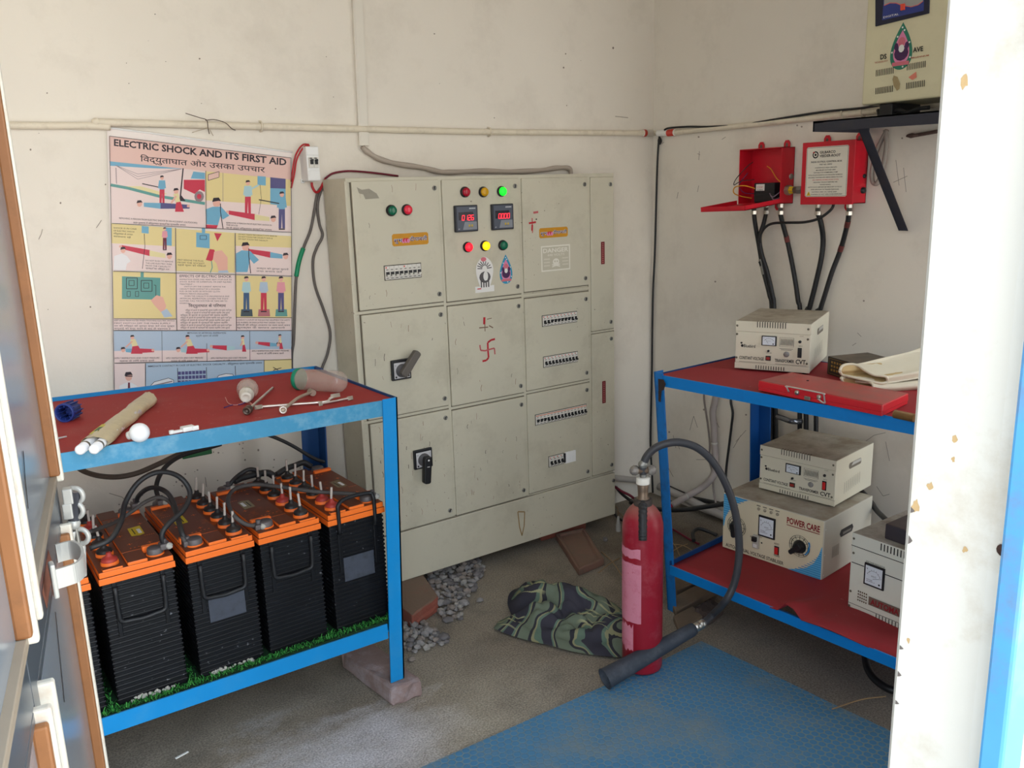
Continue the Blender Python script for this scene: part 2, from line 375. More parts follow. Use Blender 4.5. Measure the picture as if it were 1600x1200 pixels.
# digital meters
SEG = {'0': 'abcdef', '1': 'bc', '2': 'abged', '6': 'afgedc', '.': 'p'}
m_led = M('led_red', (255, 40, 56), emit=1.5)
def digits(mb, s, u, v, h, gap, m):
    w_, t = h*.55, h*.13
    for ch in s:
        if ch == '.': mb.rect(u-gap*.42, v, u-gap*.42+t*1.3, v+t*1.3, m); continue
        S = {'a': ((0, h), (w_, h)), 'd': ((0, 0), (w_, 0)), 'g': ((0, h/2), (w_, h/2)), 'f': ((0, h/2), (0, h)), 'e': ((0, 0), (0, h/2)), 'b': ((w_, h/2), (w_, h)), 'c': ((w_, 0), (w_, h/2))}
        for k in SEG[ch]:
            (a, c), (e, f) = S[k]; sl = .12
            mb.line([(u+a+c*sl, v+c), (u+e+f*sl, v+f)], t, m)
        u += gap
def meter(x, z, s):
    m1 = M('meter_bezel', (40, 43, 52), .45, var=.05); m2 = M('meter_face', (72, 78, 92), .35, var=.04); m3 = M('meter_grey', (128, 132, 140), .4)
    mb = MB().box((x-.0535, Yc-.014, z-.0525), (x+.0535, Yc+.002, z+.0525), m1, bev=.003)
    mb.ink(lambda u, v, h=0: V((x+u, Yc-.014-h, z+v)))
    mb.rect(-.047, -.047, .047, .047, m2); mb.rect(-.04, -.006, .03, .026, M('meter_window', (40, 36, 46), .2))
    digits(mb, s, -.024, .002-.008, .019, .0145, m_led)
    mb.poly([(-.012, -.013), (.046, -.013), (.046, -.044), (-.022, -.044)], m3)
    mb.rect(.006, -.033, .014, -.024, M('meter_key', (190, 160, 60), .5)); mb.rect(.019, -.033, .027, -.024, M('meter_key', (190, 160, 60), .5))
    mb.rect(.006, -.0335, .027, -.0345, m_dark)
    [mb.rect(.012+.005*k, .037, .0155+.005*k, .042, M('meter_print', (206, 208, 212), .5)) for k in range(6)]; mb.text('kW', (-.043, -.043), (-.036, -.043), .005, M('meter_print', (206, 208, 212), .5))
    obj('panel_meter', mb, D['b1'])
meter(1.868, 1.5405, '0.126'); meter(2.046, 1.540, '0.000')
# circuit breakers showing through the door cut-outs
m_brk = M('breaker_white', (216, 212, 204), .5, var=.04); m_org = M('orange_print', (214, 120, 84), .6)
def breakers(x0, x1, z0, z1, n, par, up=(), red=False, group=1):
    mb = MB().ink(fc); mb.rect(x0-.003, z0-.003, x1+.003, z1+.003, M('cutout_edge', (74, 68, 60), .8)); obj('cutout', mb, par)
    w_ = (x1-x0)/n; h = z1-z0
    for i in range(n):
        a = x0+i*w_; mb = MB()
        mb.box((a+.0004, Yc-.004, z0), (a+w_-.0004, Yc+.004, z1), m_brk, bev=.0008); mb.box((a+.001, Yc-.0075, z0+h*.22), (a+w_-.001, Yc-.003, z0+h*.62), m_brk, bev=.001)
        t = z0+h*(.5 if i in up else .3)
        mb.box((a+w_*(.12 if group > 1 else .18), Yc-.0085, z0+h*.26), (a+w_*(.88 if group > 1 else .82), Yc-.006, z0+h*.58), m_black, bev=.0006)
        mb.box((a+w_*.25, Yc-.016, t-.003), (a+w_*.75, Yc-.008, t+.004), m_black if group == 1 else m_brk, bev=.001)
        mb.ink(lambda u, v, hh=0: V((u, Yc-.004-hh, v)))
        if red: mb.rect(a+.001, z1-h*.14, a+w_-.001, z1-h*.06, m_org)
        elif i % group == 0: mb.rect(a+w_*.15, z1-h*.16, a+w_*.4, z1-h*.06, M('red_print', (200, 60, 50), .6))
        mb.rect(a+w_*.25, z1-h*.32, a+w_*.75, z1-h*.22, M('grey_print', (150, 146, 140), .6)); mb.rect(a+w_*.2, z0+h*.08, a+w_*.8, z0+h*.13, m_dark)
        obj('circuit_breaker', mb, par)
breakers(1.493, 1.651, 1.324, 1.376, 8, D['a1'], group=4)
breakers(2.248, 2.443, 1.056, 1.101, 10, D['c2'], up=(2, 3, 4, 5, 6, 7))
breakers(2.25, 2.444, .871, .916, 10, D['c2'])
breakers(2.197, 2.493, .612, .658, 15, D['c3'], up=(0, 1, 2), red=True)
breakers(2.268, 2.352, .399, .447, 4, D['c3'])
mb = MB()
for i in range(4): mb.box((2.362+i*.0155, Yc-.006, .396), (2.3772+i*.0155, Yc+.002, .45), M('blank_white', (236, 236, 234), .4), bev=.001)
mb.box((2.3525, Yc-.008, .403), (2.362, Yc, .447), m_black, bev=.001); obj('blanking_plate', mb, D['c3'])
# rotary handles
def rotary(x, z, ang, par, white_tip):
    mb = MB().box((x-.043, Yc-.012, z-.041), (x+.043, Yc, z+.041), m_black, bev=.003)
    mb.box((x-.034, Yc-.0145, z-.034), (x+.036, Yc-.011, z+.03), M('switch_plate', (196, 194, 196), .4), bev=.002)
    mg = M('handle_grey', (92, 86, 80), .45) if white_tip else m_black
    mb.cyl((x, Yc-.014, z-.003), (x, Yc-.034, z-.003), .027, M('switch_hub', (84, 82, 84), .4), .024, 24)
    c, s = math.cos(ang), math.sin(ang)
    f = fr((x, Yc-.028, z-.003), (c, 0, s), (-s, 0, c), (0, -1, 0))
    mb.prism([(-.02, -.014), (-.006, -.017), (.09, -.0155), (.095, -.008), (.095, .008), (.09, .0155), (-.006, .017), (-.02, .014)], f, 0, .026, mg, .004)
    if white_tip: mb.prism([(.03, -.019), (.075, -.0185), (.075, -.0135), (.03, -.012)], f, .004, .02, m_white, .001)
    else:
        mb.ink(fr((x, Yc-.054, z-.003), (c, 0, s), (-s, 0, c), (0, -1, 0))); mb.ell(-.006, 0, .004, .004, m_white); mb.rect(.02, -.006, .023, .006, M('switch_plate', (196, 194, 196), .4))
    mb.ink(lambda u, v, h=0: V((x+u, Yc-.0145-h, z+v))); mb.text('O', (-.03, .016), (-.024, .016), .007, m_dark); mb.text('I', (.027, .016), (.028, .016), .008, m_dark); mb.ell(.029, -.027, .004, .004, m_dark); mb.ell(-.027, -.027, .004, .004, m_dark)
    obj('rotary_switch', mb, par)
rotary(1.535, .966, math.radians(50), D['a2'], True); rotary(1.611, .58, math.radians(-95), D['a3'], False)
# stickers, painted marks, tags
def sticker(name, par, fill, lab=None):
    mb = MB().ink(fc); fill(mb); obj(name, mb, par, lab)
m_och = M('sticker_ochre', (196, 136, 18), .5, var=.12, scale=40); m_blue = M('ink_blue', (36, 60, 120), .6); m_pink = M('ink_pink', (216, 130, 170), .6, var=.1); m_wht = M('paper_white', (226, 224, 220), .6, var=.03)
m_viol = M('ink_violet', (70, 36, 80), .6, var=.15); m_rink = M('ink_red', (196, 40, 50), .6)
def diwali(x0, x1, z0, z1):
    def f(mb):
        w_, h = x1-x0, z1-z0
        mb.poly([(x0+.006, z0), (x1-.006, z0), (x1, z0+.006), (x1, z1-.006), (x1-.006, z1), (x0+.006, z1), (x0, z1-.006), (x0, z0+.006)], m_och)
        for dx, m in ((-.0012, m_wht), (0, m_blue)):
            mb.text('शुभ', (x0+w_*.05+dx, z0+h*.3-dx/2), (x0+w_*.28+dx, z0+h*.3-dx/2), h*.3, m, .03 if m is m_wht else .01); mb.text('दीपावली', (x0+w_*.48+dx, z0+h*.34-dx/2), (x0+w_*.97+dx, z0+h*.34-dx/2), h*.3, m, .03 if m is m_wht else .01)
        for k in range(5): mb.ell(x0+w_*(.3+.035*k), z0+h*(.38+.08*(k % 2)), .007, .008, m_rink if k % 2 else m_pink, 8)
    return f
sticker('festival_sticker', D['a1'], diwali(1.533, 1.693, 1.449, 1.496)); sticker('festival_sticker', D['c1'], diwali(2.241, 2.399, 1.44, 1.483), 'second ochre festival sticker')
def danger(mb):
    mb.rect(2.249, 1.295, 2.41, 1.406, M('notice_white', (222, 218, 206), .5)); g = M('notice_faded', (190, 184, 164), .6); mb.rect(2.255, 1.301, 2.404, 1.4, g); wt = M('notice_white', (222, 218, 206), .5)
    mb.text('DANGER', (2.26, 1.376), (2.4, 1.376), .018, wt, .02); mb.text('440 VOLTS', (2.283, 1.36), (2.378, 1.36), .01, wt)
    mb.ell(2.33, 1.334, .018, .015, wt, 14); mb.ell(2.324, 1.336, .004, .004, g); mb.ell(2.337, 1.336, .004, .004, g); mb.line([(2.308, 1.313), (2.352, 1.323)], .005, wt); mb.line([(2.308, 1.323), (2.352, 1.313)], .005, wt)
    for k in range(3):
        for u in (2.262, 2.365): mb.rect(u, 1.345-.014*k, u+.034, 1.351-.014*k, M('notice_grey', (206, 200, 184), .6))
sticker('danger_notice', D['c1'], danger)
def idol(mb):     # torn white paper cut-out with grey drawing
    cx, cz = 1.953, 1.313
    mb.poly([(cx+.042*math.cos(t)*(1+.1*math.sin(3*t)), cz+.068*math.sin(t)) for t in [k*PI/12 for k in range(24)]], m_wht); mb.rect(cx-.05, cz-.078, cx+.045, cz-.052, m_wht)
    g = M('ink_grey', (84, 80, 82), .6)
    for k in range(9):
        a = PI*k/8; mb.line([(cx+.012*math.cos(a), cz+.02+.012*math.sin(a)), (cx+.036*math.cos(a+.2), cz+.022+.03*math.sin(a))], .004, g)
    mb.ell(cx, cz-.016, .028, .024, g); mb.ell(cx+.004, cz-.012, .012, .02, m_wht)
    for u in (-.022, -.01, .002, .014): mb.rect(cx+u, cz-.058, cx+u+.006, cz-.03, g)
    mb.ell(cx-.004, cz+.058, .014, .009, M('ink_rose', (206, 110, 124), .6)); mb.rect(cx-.04, cz-.064, cx-.02, cz-.06, m_rink)
sticker('paper_cutout', D['b1'], idol)
def leafy(cx, cz, s, ring_, fn=fc):
    def f(mb):
        def drop(k): return [(cx+s*k*.70*math.sin(t)*abs(math.sin(t/2))**1.1, cz+s*(k*math.cos(t)-.18*(1-k))) for t in [2*PI*i/36 for i in range(36)]]
        mb.poly(drop(1), ring_); mb.poly(drop(.72), m_pink); mb.poly([(cx+s*.34*math.cos(t), cz-s*.3+s*.32*math.sin(t)) for t in [k*PI/6 for k in range(12)]], m_viol)
        for k in range(16):
            t = 2*PI*(k+.5)/16; mb.ell(cx+s*.6*math.sin(t)*abs(math.sin(t/2))**1.1, cz-s*.05+s*.85*math.cos(t), s*.045, s*.045, m_wht if k % 2 else ring_, 6)
        mb.ell(cx, cz+s*.18, s*.17, s*.2, M('ink_rose', (206, 110, 124), .6)); mb.ell(cx, cz-s*.1, s*.14, s*.17, m_wht, 9); mb.ell(cx-s*.25, cz+.0*s, s*.1, s*.16, m_viol); mb.ell(cx+s*.25, cz, s*.1, s*.16, m_viol)
        mb.rect(cx-s*.4, cz-s*.82, cx+s*.4, cz-s*.66, M('ink_rose', (206, 110, 124), .6))
    return f
sticker('leaf_sticker', D['b1'], leafy(2.061, 1.322, .062, M('ink_cyan', (40, 140, 176), .5, var=.1)))
m_kum = M('vermilion_paint', (178, 34, 46), .8, var=.2, scale=60)
def auspicious(mb):
    mb.line([(1.993, 1.031), (1.972, 1.029), (1.955, 1.02), (1.955, .985), (1.957, .955), (1.945, .945), (1.925, .944)], .0085, m_kum); mb.line([(1.915, 1.015), (1.918, .992), (1.94, .987), (1.965, .99), (1.988, .992), (1.99, .965)], .0065, M('vermilion_faint', (182, 90, 92), .8, var=.2, scale=60))
def smudge(mb):
    mb.line([(1.943, 1.13), (1.941, 1.1)], .011, m_kum)
    gk = M('smudge_brown', (120, 96, 80), .9, var=.2)
    mb.line([(1.915, 1.088), (1.96, 1.086)], .005, gk); mb.line([(1.944, 1.1), (1.944, 1.07)], .004, gk); mb.line([(1.955, 1.12), (1.98, 1.122)], .003, gk); mb.line([(1.965, 1.092), (1.985, 1.08)], .005, gk)
sticker('painted_mark', D['b2'], auspicious); sticker('smudged_mark', D['b2'], smudge)
def mark2(mb):
    mb.line([(2.205, 1.528), (2.205, 1.465)], .004, m_kum); mb.line([(2.187, 1.507), (2.225, 1.51)], .008, m_kum); mb.line([(2.205, 1.5), (2.203, 1.475)], .009, m_kum); mb.line([(2.212, 1.55), (2.238, 1.552)], .009, M('vermilion_faint', (182, 90, 92), .8, var=.2, scale=60)); mb.ell(2.227, 1.522, .004, .003, m_dark)
sticker('painted_mark', D['c1'], mark2)
def tape(z0, z1, x):
    def f(mb):
        mb.rect(x-.011, z0, x+.011, z1, M('maroon_tape', (112, 26, 34), .5))
        for k in range(11): mb.rect(x-.003, z0+.006+k*(z1-z0)/12, x+.003, z0+.011+k*(z1-z0)/12, M('tape_print', (186, 120, 116), .6))
    return f
sticker('embossed_tag', D['d1'], tape(1.303, 1.405, 2.603)); sticker('embossed_tag', D['d2'], tape(.645, .753, 2.605))
def torn(mb): mb.poly([(1.4, 1.675), (1.42, 1.665), (1.45, 1.668), (1.48, 1.65), (1.49, 1.632), (1.432, 1.63), (1.425, 1.648), (1.408, 1.652)], M('torn_label', (150, 144, 130), .7, var=.12, scale=50))
sticker('torn_label', D['a1'], torn)
# ================================================================ left shelf
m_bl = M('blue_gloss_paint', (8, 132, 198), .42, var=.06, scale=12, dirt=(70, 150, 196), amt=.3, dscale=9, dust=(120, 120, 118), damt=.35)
m_bd = M('scuffed_blue_paint', (62, 138, 176), .5, var=.12, scale=14, dirt=(134, 172, 190), amt=.6, dscale=14)
m_mat = M('red_rubber_sheet', (158, 42, 40), .75, var=.08, scale=4, dirt=(160, 78, 70), amt=.5, dscale=6, bump=.15, bscale=120, speck=(190, 120, 110))
ls = thing('shelf_frame', 'blue angle-iron two-tier shelf frame carrying the row of batteries', 'shelf', (.5, 2.65, .07))
FL, FR, BR, BL = V((-.16, 2.318, 0)), V((1.18, 2.318, 0)), V((1.178, 2.965, 0)), V((-.16, 3.08, 0))
def zz(p, z): return V((p.x, p.y, z))
def ledge(par, p0, p1, inn, h, t=.005, fw=.045, m=m_bl, name='beam'):
    """angle iron: upright flange of height h hanging below the line p0-p1, flat flange reaching inn"""
    b = MB(); p0, p1, inn = V(p0), V(p1), V(inn); d = V((0, 0, h))
    b.hexa([p0-d, p1-d, p1-d+inn*t, p0-d+inn*t], [p0, p1, p1+inn*t, p0+inn*t], m)
    q = V((0, 0, h*.55)); b.hexa([p0-q-V((0, 0, t))+inn*t*.5, p1-q-V((0, 0, t))+inn*t*.5, p1-q-V((0, 0, t))+inn*fw, p0-q-V((0, 0, t))+inn*fw], [p0-q+inn*t*.5, p1-q+inn*t*.5, p1-q+inn*fw, p0-q+inn*fw], m)
    return obj(name, b, par)
ledge(ls, zz(FL, 1.046)+V((0, .006, 0)), zz(FR, 1.026)+V((-.049, .006, 0)), (0, 1, 0), .05, m=m_bd)
ledge(ls, zz(BL, 1.046), zz(BR, 1.032), (0, -1, 0), .05)
ledge(ls, zz(FR, 1.03)+V((0, .01, 0)), zz(BR, 1.03), (-1, 0, 0), .05, m=M('shaded_blue_paint', (34, 74, 128), .5, var=.1, dirt=(70, 96, 130), amt=.4))  # side rim's shade put into a darker copy of the blue
ledge(ls, zz(FL, 1.046), zz(BL, 1.046), (1, 0, 0), .05)
ledge(ls, V((-.16, 2.324, .296)), V((1.098, 2.324, .281)), (0, 1, 0), .052)
ledge(ls, V((-.16, 3.05, .296)), V((1.14, 2.955, .281)), (0, -1, 0), .05)
ledge(ls, V((1.132, 2.33, .281)), V((1.145, 2.95, .281)), (-1, 0, 0), .05)
ledge(ls, V((-.155, 2.33, .296)), V((-.155, 3.04, .296)), (1, 0, 0), .05)
def leg(par, top, bot, ax, ay, m=m_bl, w_=.05, t=.005):
    b = MB(); top, bot = V(top), V(bot); X, Y = V((ax, 0, 0)), V((0, ay, 0))
    for u, v in ((X*w_, Y*t), (X*t, Y*w_)):
        b.hexa([bot, bot+u, bot+u+v, bot+v], [top, top+u, top+u+v, top+v], m)
    return obj('leg', b, par)
leg(ls, (1.181, 2.318, 1.03), (1.144, 2.318, .07), -1, 1); leg(ls, (-.165, 2.318, 1.046), (-.165, 2.318, .07), 1, 1)
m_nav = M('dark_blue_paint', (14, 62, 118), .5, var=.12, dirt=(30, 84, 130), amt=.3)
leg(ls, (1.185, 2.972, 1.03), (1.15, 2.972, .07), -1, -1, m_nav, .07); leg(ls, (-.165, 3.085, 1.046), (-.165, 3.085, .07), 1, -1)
b = MB(); b.hexa([zz(FL, 1.013)+V((.006, .012, 0)), zz(FR, .994)+V((-.008, .012, 0)), zz(BR, .999)+V((-.008, -.008, 0)), zz(BL, 1.013)+V((.006, -.008, 0))],
       [zz(FL, 1.043)+V((.006, .012, 0)), zz(FR, 1.0245)+V((-.008, .012, 0)), zz(BR, 1.0215)+V((-.008, -.008, 0)), zz(BL, 1.032)+V((.006, -.008, 0))], m_mat)
obj('rubber_sheet', b, cat_='rubber sheet', label='dusty red rubber sheet covering the top of the shelf under the loose tools')
# grass mat under the batteries
m_gr = M('grass_green', (30, 110, 40), .7, var=.35, scale=60)
b = MB().box((-.15, 2.335, .27), (1.125, 2.95, .286), M('grass_backing', (16, 50, 24), .9, var=.2))
g2 = M('grass_light', (66, 148, 62), .6, var=.3, scale=60)
for k in range(2600):
    x, y = random.uniform(-.1, 1.12), 2.334+abs(random.gauss(0, .03))
    if k % 4 == 0: x = random.choice([.27, .487, .70, .905])+random.uniform(-.02, .02); y = random.uniform(2.34, 2.6)
    if y > 2.355 and min(abs(x-q_) for q_ in (.168, .385, .605, .812, 1.03)) < .103: continue
    a = random.uniform(0, 2*PI); l = random.uniform(.008, .022); c, s = math.cos(a)*l, math.sin(a)*l; z = .286+random.uniform(0, .008); wd = .0011
    p = V((x, y, z)); q = p+V((c*.6, s*.6, l*.5)); r = p+V((c, s, l*.2)); n = V((-s, c, 0)).normalized()*wd
    m = m_gr if k % 3 else g2
    b.face([p-n, p+n, q+n, q-n], m); b.face([q-n, q+n, r], m)
obj('artificial_grass_mat', b, cat_='grass mat', label='green artificial grass mat lying under the batteries')

# ---------------------------------------------------------------- batteries
m_org_l = M('orange_battery_lid', (236, 112, 34), .45, var=.06, dust=(96, 48, 28), damt=.97, dr=(.05, .42))
m_orgc = M('orange_clean', (240, 112, 36), .5, var=.05)
m_case = M('black_battery_case', (10, 11, 15), .45, var=.2, scale=20, spec=.3, dirt=(32, 36, 44), amt=.25, dscale=12, speck=(110, 112, 116))
m_lead = M('dull_lead', (104, 98, 98), .6, .5, var=.2, scale=50)
m_stem = M('clear_float_stem', (196, 184, 174), .2, var=.05, alpha=.85)
m_plug = M('black_vent_plug', (30, 28, 28), .5, var=.15, dust=(70, 56, 48), damt=.5); m_plugr = M('red_vent_plug', (158, 50, 42), .55, var=.1)
def battery(lab, x, y, flip, red=(), rot=0, raised=False, patch=False, stickc=(180, 160, 90), missing=(), crust=False):
    t = thing('battery', lab, 'battery', (x, y, .287), rot+(PI if flip else 0), 'orange-lidded batteries on the lower shelf')
    F = -1 if not flip else 1       # local y of the face towards the door
    b = MB().box((-.0925, -.226, 0), (.0925, .226, .366), m_case, bev=.004)
    for k in range(25):
        z = .012+k*.0139
        b.box((-.0945, -.2285, z), (.0945, .2285, z+.007), m_case, bev=.002)
    for sx_ in (-1, 1): b.box((sx_*.062-.006, F*.226-.0055, .2), (sx_*.062+.006, F*.226+.0055, .362), m_case, bev=.002)
    obj('case', b, t, local=True)
    if patch:
        b = MB(); b.box((-.05, F*.2297-.0012, .165), (.055, F*.2297+.0012, .245), M('worn_grey_label', (62, 67, 78), .7, var=.25, scale=30, dirt=(40, 42, 48), amt=.8, dscale=25)); obj('worn_label', b, t, 'worn grey patch', local=True)
    b = MB().box((-.0985, -.234, .362), (.0985, .234, .381), m_org_l, bev=.002)
    b.box((-.0955, -.231, .381), (.0955, .231, .398), m_org_l, bev=.002)
    b.box((-.094, -.15, .397), (.022, .15, .408), m_org_l, bev=.003)         # raised field between the terminals
    for s_ in (-1, 1):
        b.box((-.03, s_*.19-.04, .397), (.022, s_*.19+.04, .408), m_org_l, bev=.003); b.box((-.092, s_*.158-.008, .397), (-.03, s_*.158+.008, .416), m_orgc, bev=.002)
        b.box((.034, s_*.222-.008, .397), (.085, s_*.222+.008, .404), m_org_l, bev=.002)
    b.ink(lambda u, v, h=0: V((u, v, .408+h)))
    for (u, v) in [(-.01, .1), (-.015, -.1), (.0, .02), (-.07, -.05), (-.06, .12)]:
        b.line([(u-.007, v), (u+.007, v)], .002, m_orgc); b.line([(u, v-.007), (u, v+.007)], .002, m_orgc)
    for k in range(5): b.ell(-.05+k*.011, .135, .0025, .0025, m_orgc, 8); b.ell(-.045+k*.012, -.125, .003, .002, m_orgc, 8); b.ell(-.085+.006*k, .06, .002, .002, m_orgc, 6)
    lid = obj('lid', b, t, local=True)
    b = MB(); b.ink(lambda u, v, h=0: V((u, v, .408+h))); b.poly([(-.066, -.035), (-.03, -.03), (-.028, .04), (-.05, .047), (-.064, .04)], M('sticker_%d' % stickc[0], stickc, .6, var=.25, scale=70)); b.rect(-.06, -.01, -.05, .03, M('paper_white', (226, 224, 220))); b.line([(-.04, -.02), (-.04, .03)], .003, m_dark)
    obj('warranty_sticker', b, t, local=True)
    for k in range(6):
        v = -.18+.072*k
        b = MB().lathe([(.0235, .397), (.0235, .405), (.021, .407)], (.058, v, 0), (0, 0, 1), m_orgc, 20)
        mm = m_plugr if k in red else m_plug
        b.lathe([(.021, .405), (.0215, .412), (.019, .416), (.012, .419), (.0075, .424), (.0065, .432), (0, .432)], (.058, v, 0), (0, 0, 1), mm, 20)
        o = obj('vent_plug', b, t, 'red vent plug' if k in red else None, local=True)
        if k not in missing:
            s = .058+random.uniform(-.004, .004), v+random.uniform(-.004, .004)
            b = MB().cyl((.058, v, .43), (s[0], s[1], .468+random.uniform(-.006, .008)), .0038, m_stem, n=8); obj('float_stem', b, o, local=True)
    for s_ in (-1, 1):
        b = MB().lathe([(.024, .397), (.024, .402)], (-.058, s_*.19, 0), (0, 0, 1), m_orgc, 18).lathe([(.022, .401), (.021, .415), (.019, .418), (0, .418)], (-.058, s_*.19, 0), (0, 0, 1), m_lead, 18)
        obj('terminal', b, t, local=True)
    if crust:
        b = MB()
        for k in range(26): b.ball((random.uniform(-.07, .06), F*(.229+random.uniform(0, .004)), random.uniform(.003, .012)), random.uniform(.003, .007), M('white_corrosion', (170, 168, 160), .9, var=.3, scale=90), 1, .2)
        obj('acid_crust', b, t, 'pale acid crust', local=True)
    b = MB(); y0 = F*.2345
    if raised: P = [(-.062, y0, .33), (-.062, y0, .40), (-.06, y0, .425), (-.05, y0-F*.01, .437), (.03, y0-F*.01, .437), (.06, y0, .425), (.062, y0, .40), (.062, y0, .33)]
    else: P = [(-.062, y0, .35), (-.061, y0, .27), (-.055, y0, .247), (-.03, y0, .243), (0, y0, .24), (.03, y0, .243), (.055, y0, .247), (.061, y0, .27), (.062, y0, .35)]
    b.tube(P, .0065, m_black, 8, 4); obj('handle', b, t, local=True)
    return t
battery('half-hidden orange battery at the left end behind the white door', .168, 2.59, False, missing=(0, 1), stickc=(170, 160, 110))
battery('orange battery next to the door with its vent plugs along its left side', .385, 2.595, True, red=(1, 5), missing=(4, 5), stickc=(206, 176, 40), crust=True)
battery('orange battery with a yellow and white sticker, second from the door', .605, 2.592, False, patch=True, stickc=(214, 190, 30), rot=.015, crust=True)
battery('orange battery with one red plug among the black ones, third from the door', .812, 2.592, False, red=(2,), rot=.02, stickc=(140, 128, 96))
battery('orange battery beside the blue shelf leg with its black handle raised over the lid', 1.03, 2.592, True, red=(4, 5), raised=True, patch=True, stickc=(128, 112, 84), rot=.02)
# battery leads
def clamp_at(p, o, d=(0, -1, 0)):
    b = MB().box(V(p)-V((.014, .016, .009)), V(p)+V((.014, .016, .009)), m_lead, bev=.004); b.cyl(V(p)+V((.0, .0, .006)), V(p)+V((0, 0, .02)), .0075, m_lead, n=6); b.ball(V(p)+V((.01, -.012, 0)), .01, M('white_corrosion', (170, 168, 160), .9, var=.3, scale=90), 2, .15)
    obj('clamp', b, o)
def lead(name, lab, P, r=.0075, m=m_rubber, cl=(), cat_='cable', group='battery cables'):
    P = [at(p[0], p[1], 'Y', p[2]) for p in P]
    t = obj(name, MB().tube(P, r, m, 8, 6), cat_=cat_, label=lab, group=group)
    for i in cl: clamp_at(P[i], t)
lead('battery_cable', 'black battery cable arching high over the orange battery next to the door', [(140, 857, 2.38), (172, 843, 2.38), (189, 815, 2.42), (196, 785, 2.48), (214, 756, 2.5), (238, 740, 2.5), (262, 738, 2.5), (284, 748, 2.5), (297, 770, 2.48), (288, 795, 2.44), (264, 818, 2.41), (253, 835, 2.4), (257, 852, 2.4)], cl=(12,))
lead('battery_cable', 'black battery cable from the rear terminal of the door-side battery to the next battery', [(212, 789, 2.77), (216, 776, 2.76), (228, 765, 2.72), (243, 762, 2.7), (260, 769, 2.66), (271, 785, 2.58), (279, 812, 2.48), (284, 832, 2.42), (293, 848, 2.41)], cl=(0, 8))
lead('battery_cable', 'grey dusty cable lying slanted across the lid of the door-side battery', [(138, 832, 2.5), (160, 824, 2.58), (184, 814, 2.64), (205, 800, 2.66), (226, 785, 2.66), (246, 777, 2.64), (262, 782, 2.62), (272, 794, 2.56), (279, 818, 2.47), (285, 838, 2.415), (292, 852, 2.40)], .006, M('dusty_cable', (72, 68, 66), .7, var=.2))
lead('battery_cable', 'black cable rising from the second battery to the underside of the blue shelf', [(252, 784, 2.76), (247, 776, 2.78), (244, 762, 2.8), (249, 744, 2.82), (262, 726, 2.84), (284, 712, 2.86), (318, 702, 2.88), (345, 694, 2.9)], .0075, cl=(0,))
lead('battery_cable', 'short black cable looping over the rear of the third battery', [(357, 762, 2.77), (363, 752, 2.77), (374, 742, 2.78), (388, 734, 2.78), (400, 735, 2.78), (405, 742, 2.78), (402, 752, 2.77)], cl=(0,))
lead('battery_cable', 'thick black sleeved link between third and fourth battery at the back', [(366, 752, 2.79), (380, 746, 2.8), (400, 741, 2.8), (418, 739, 2.8), (428, 744, 2.8)], .012)
lead('battery_cable', 'long cable lying over the third and fourth batteries to a clamp beside the shelf leg', [(404, 822, 2.4), (384, 819, 2.4), (366, 806, 2.41), (357, 788, 2.5), (359, 772, 2.58), (374, 761, 2.62), (402, 757, 2.62), (440, 761, 2.56), (482, 767, 2.5), (520, 770, 2.46), (558, 772, 2.42), (582, 775, 2.4)], .0065, M('dusty_cable', (72, 68, 66)), cl=(0, 11))
lead('battery_cable', 'thick black sleeved cable behind the battery nearest the cabinet', [(432, 742, 2.84), (446, 733, 2.85), (462, 727, 2.86), (474, 723, 2.86), (486, 729, 2.86)], .011)
lead('hanging_cable', 'thin black cable running down from the shelf to the dark blue rear leg', [(395, 672, 2.9), (428, 683, 2.88), (456, 696, 2.87), (488, 715, 2.86), (506, 722, 2.87)], .0065, group=None)
lead('hanging_cable', 'brown sagging cable hanging under the front edge of the shelf above the batteries', [(118, 728, 2.9), (135, 738, 2.95), (158, 744, 2.98), (185, 745, 3.0), (215, 739, 3.0), (250, 724, 3.0), (285, 708, 3.0), (330, 697, 3.0)], .009, M('brown_cable', (78, 68, 60), .6, var=.15), group=None)
b = MB(); q = at(308, 708, 'Y', 2.95); b.box(q+V((-.05, -.004, -.012)), q+V((.05, .004, .012)), M('dark_green_scrap', (20, 84, 44), .5), bev=.003); obj('plastic_scrap', b, cat_='plastic scrap', label='scrap of dark green plastic caught under the shelf edge')

# ---------------------------------------------------------------- loose things on the left shelf
ZM = 1.033
def zm(x, y):   # height of the sheet there
    return 1.0435-.0142*(x+.16)+(y-2.33)*-.012
def on(px, py, dz=0):
    p = at(px, py, 'Z', ZM+dz); return at(px, py, 'Z', zm(p.x, p.y)+dz+.0005)
m_tube = M('frosted_white', (240, 240, 242), .35, var=.01); m_wrap = M('yellowed_wrapper', (206, 190, 152), .35, var=.12, scale=20, dirt=(166, 150, 122), amt=.7, dscale=12, spec=.6)
for (p0, p1, lab) in [((124, 704), (228, 622), 'white fluorescent tube end, the left one of the wrapped pair'), ((146, 703), (238, 624), 'white fluorescent tube end, the right one of the wrapped pair')]:
    a, c = on(*p0, .0145), on(*p1, .0145); d = (c-a).normalized()
    t = thing('fluorescent_tube', lab, 'tube light', a-V((0, 0, .0135)), 0, 'wrapped tube lights')
    obj('glass_tube', MB().lathe([(0, 0), (.009, 0), (.0125, .004), (.0125, .56), (0, .56)], a, d, m_tube, 20), t)
    obj('end_ring', MB().cyl(a+d*.034, a+d*.044, .0131, M('grey_ring', (180, 176, 168), .5), n=20), t)
a0, a1 = on(124, 704, .0145), on(146, 703, .0145); c0, c1 = on(228, 622, .0145), on(238, 624, .0145)
b = MB(); n = 20; rows = []
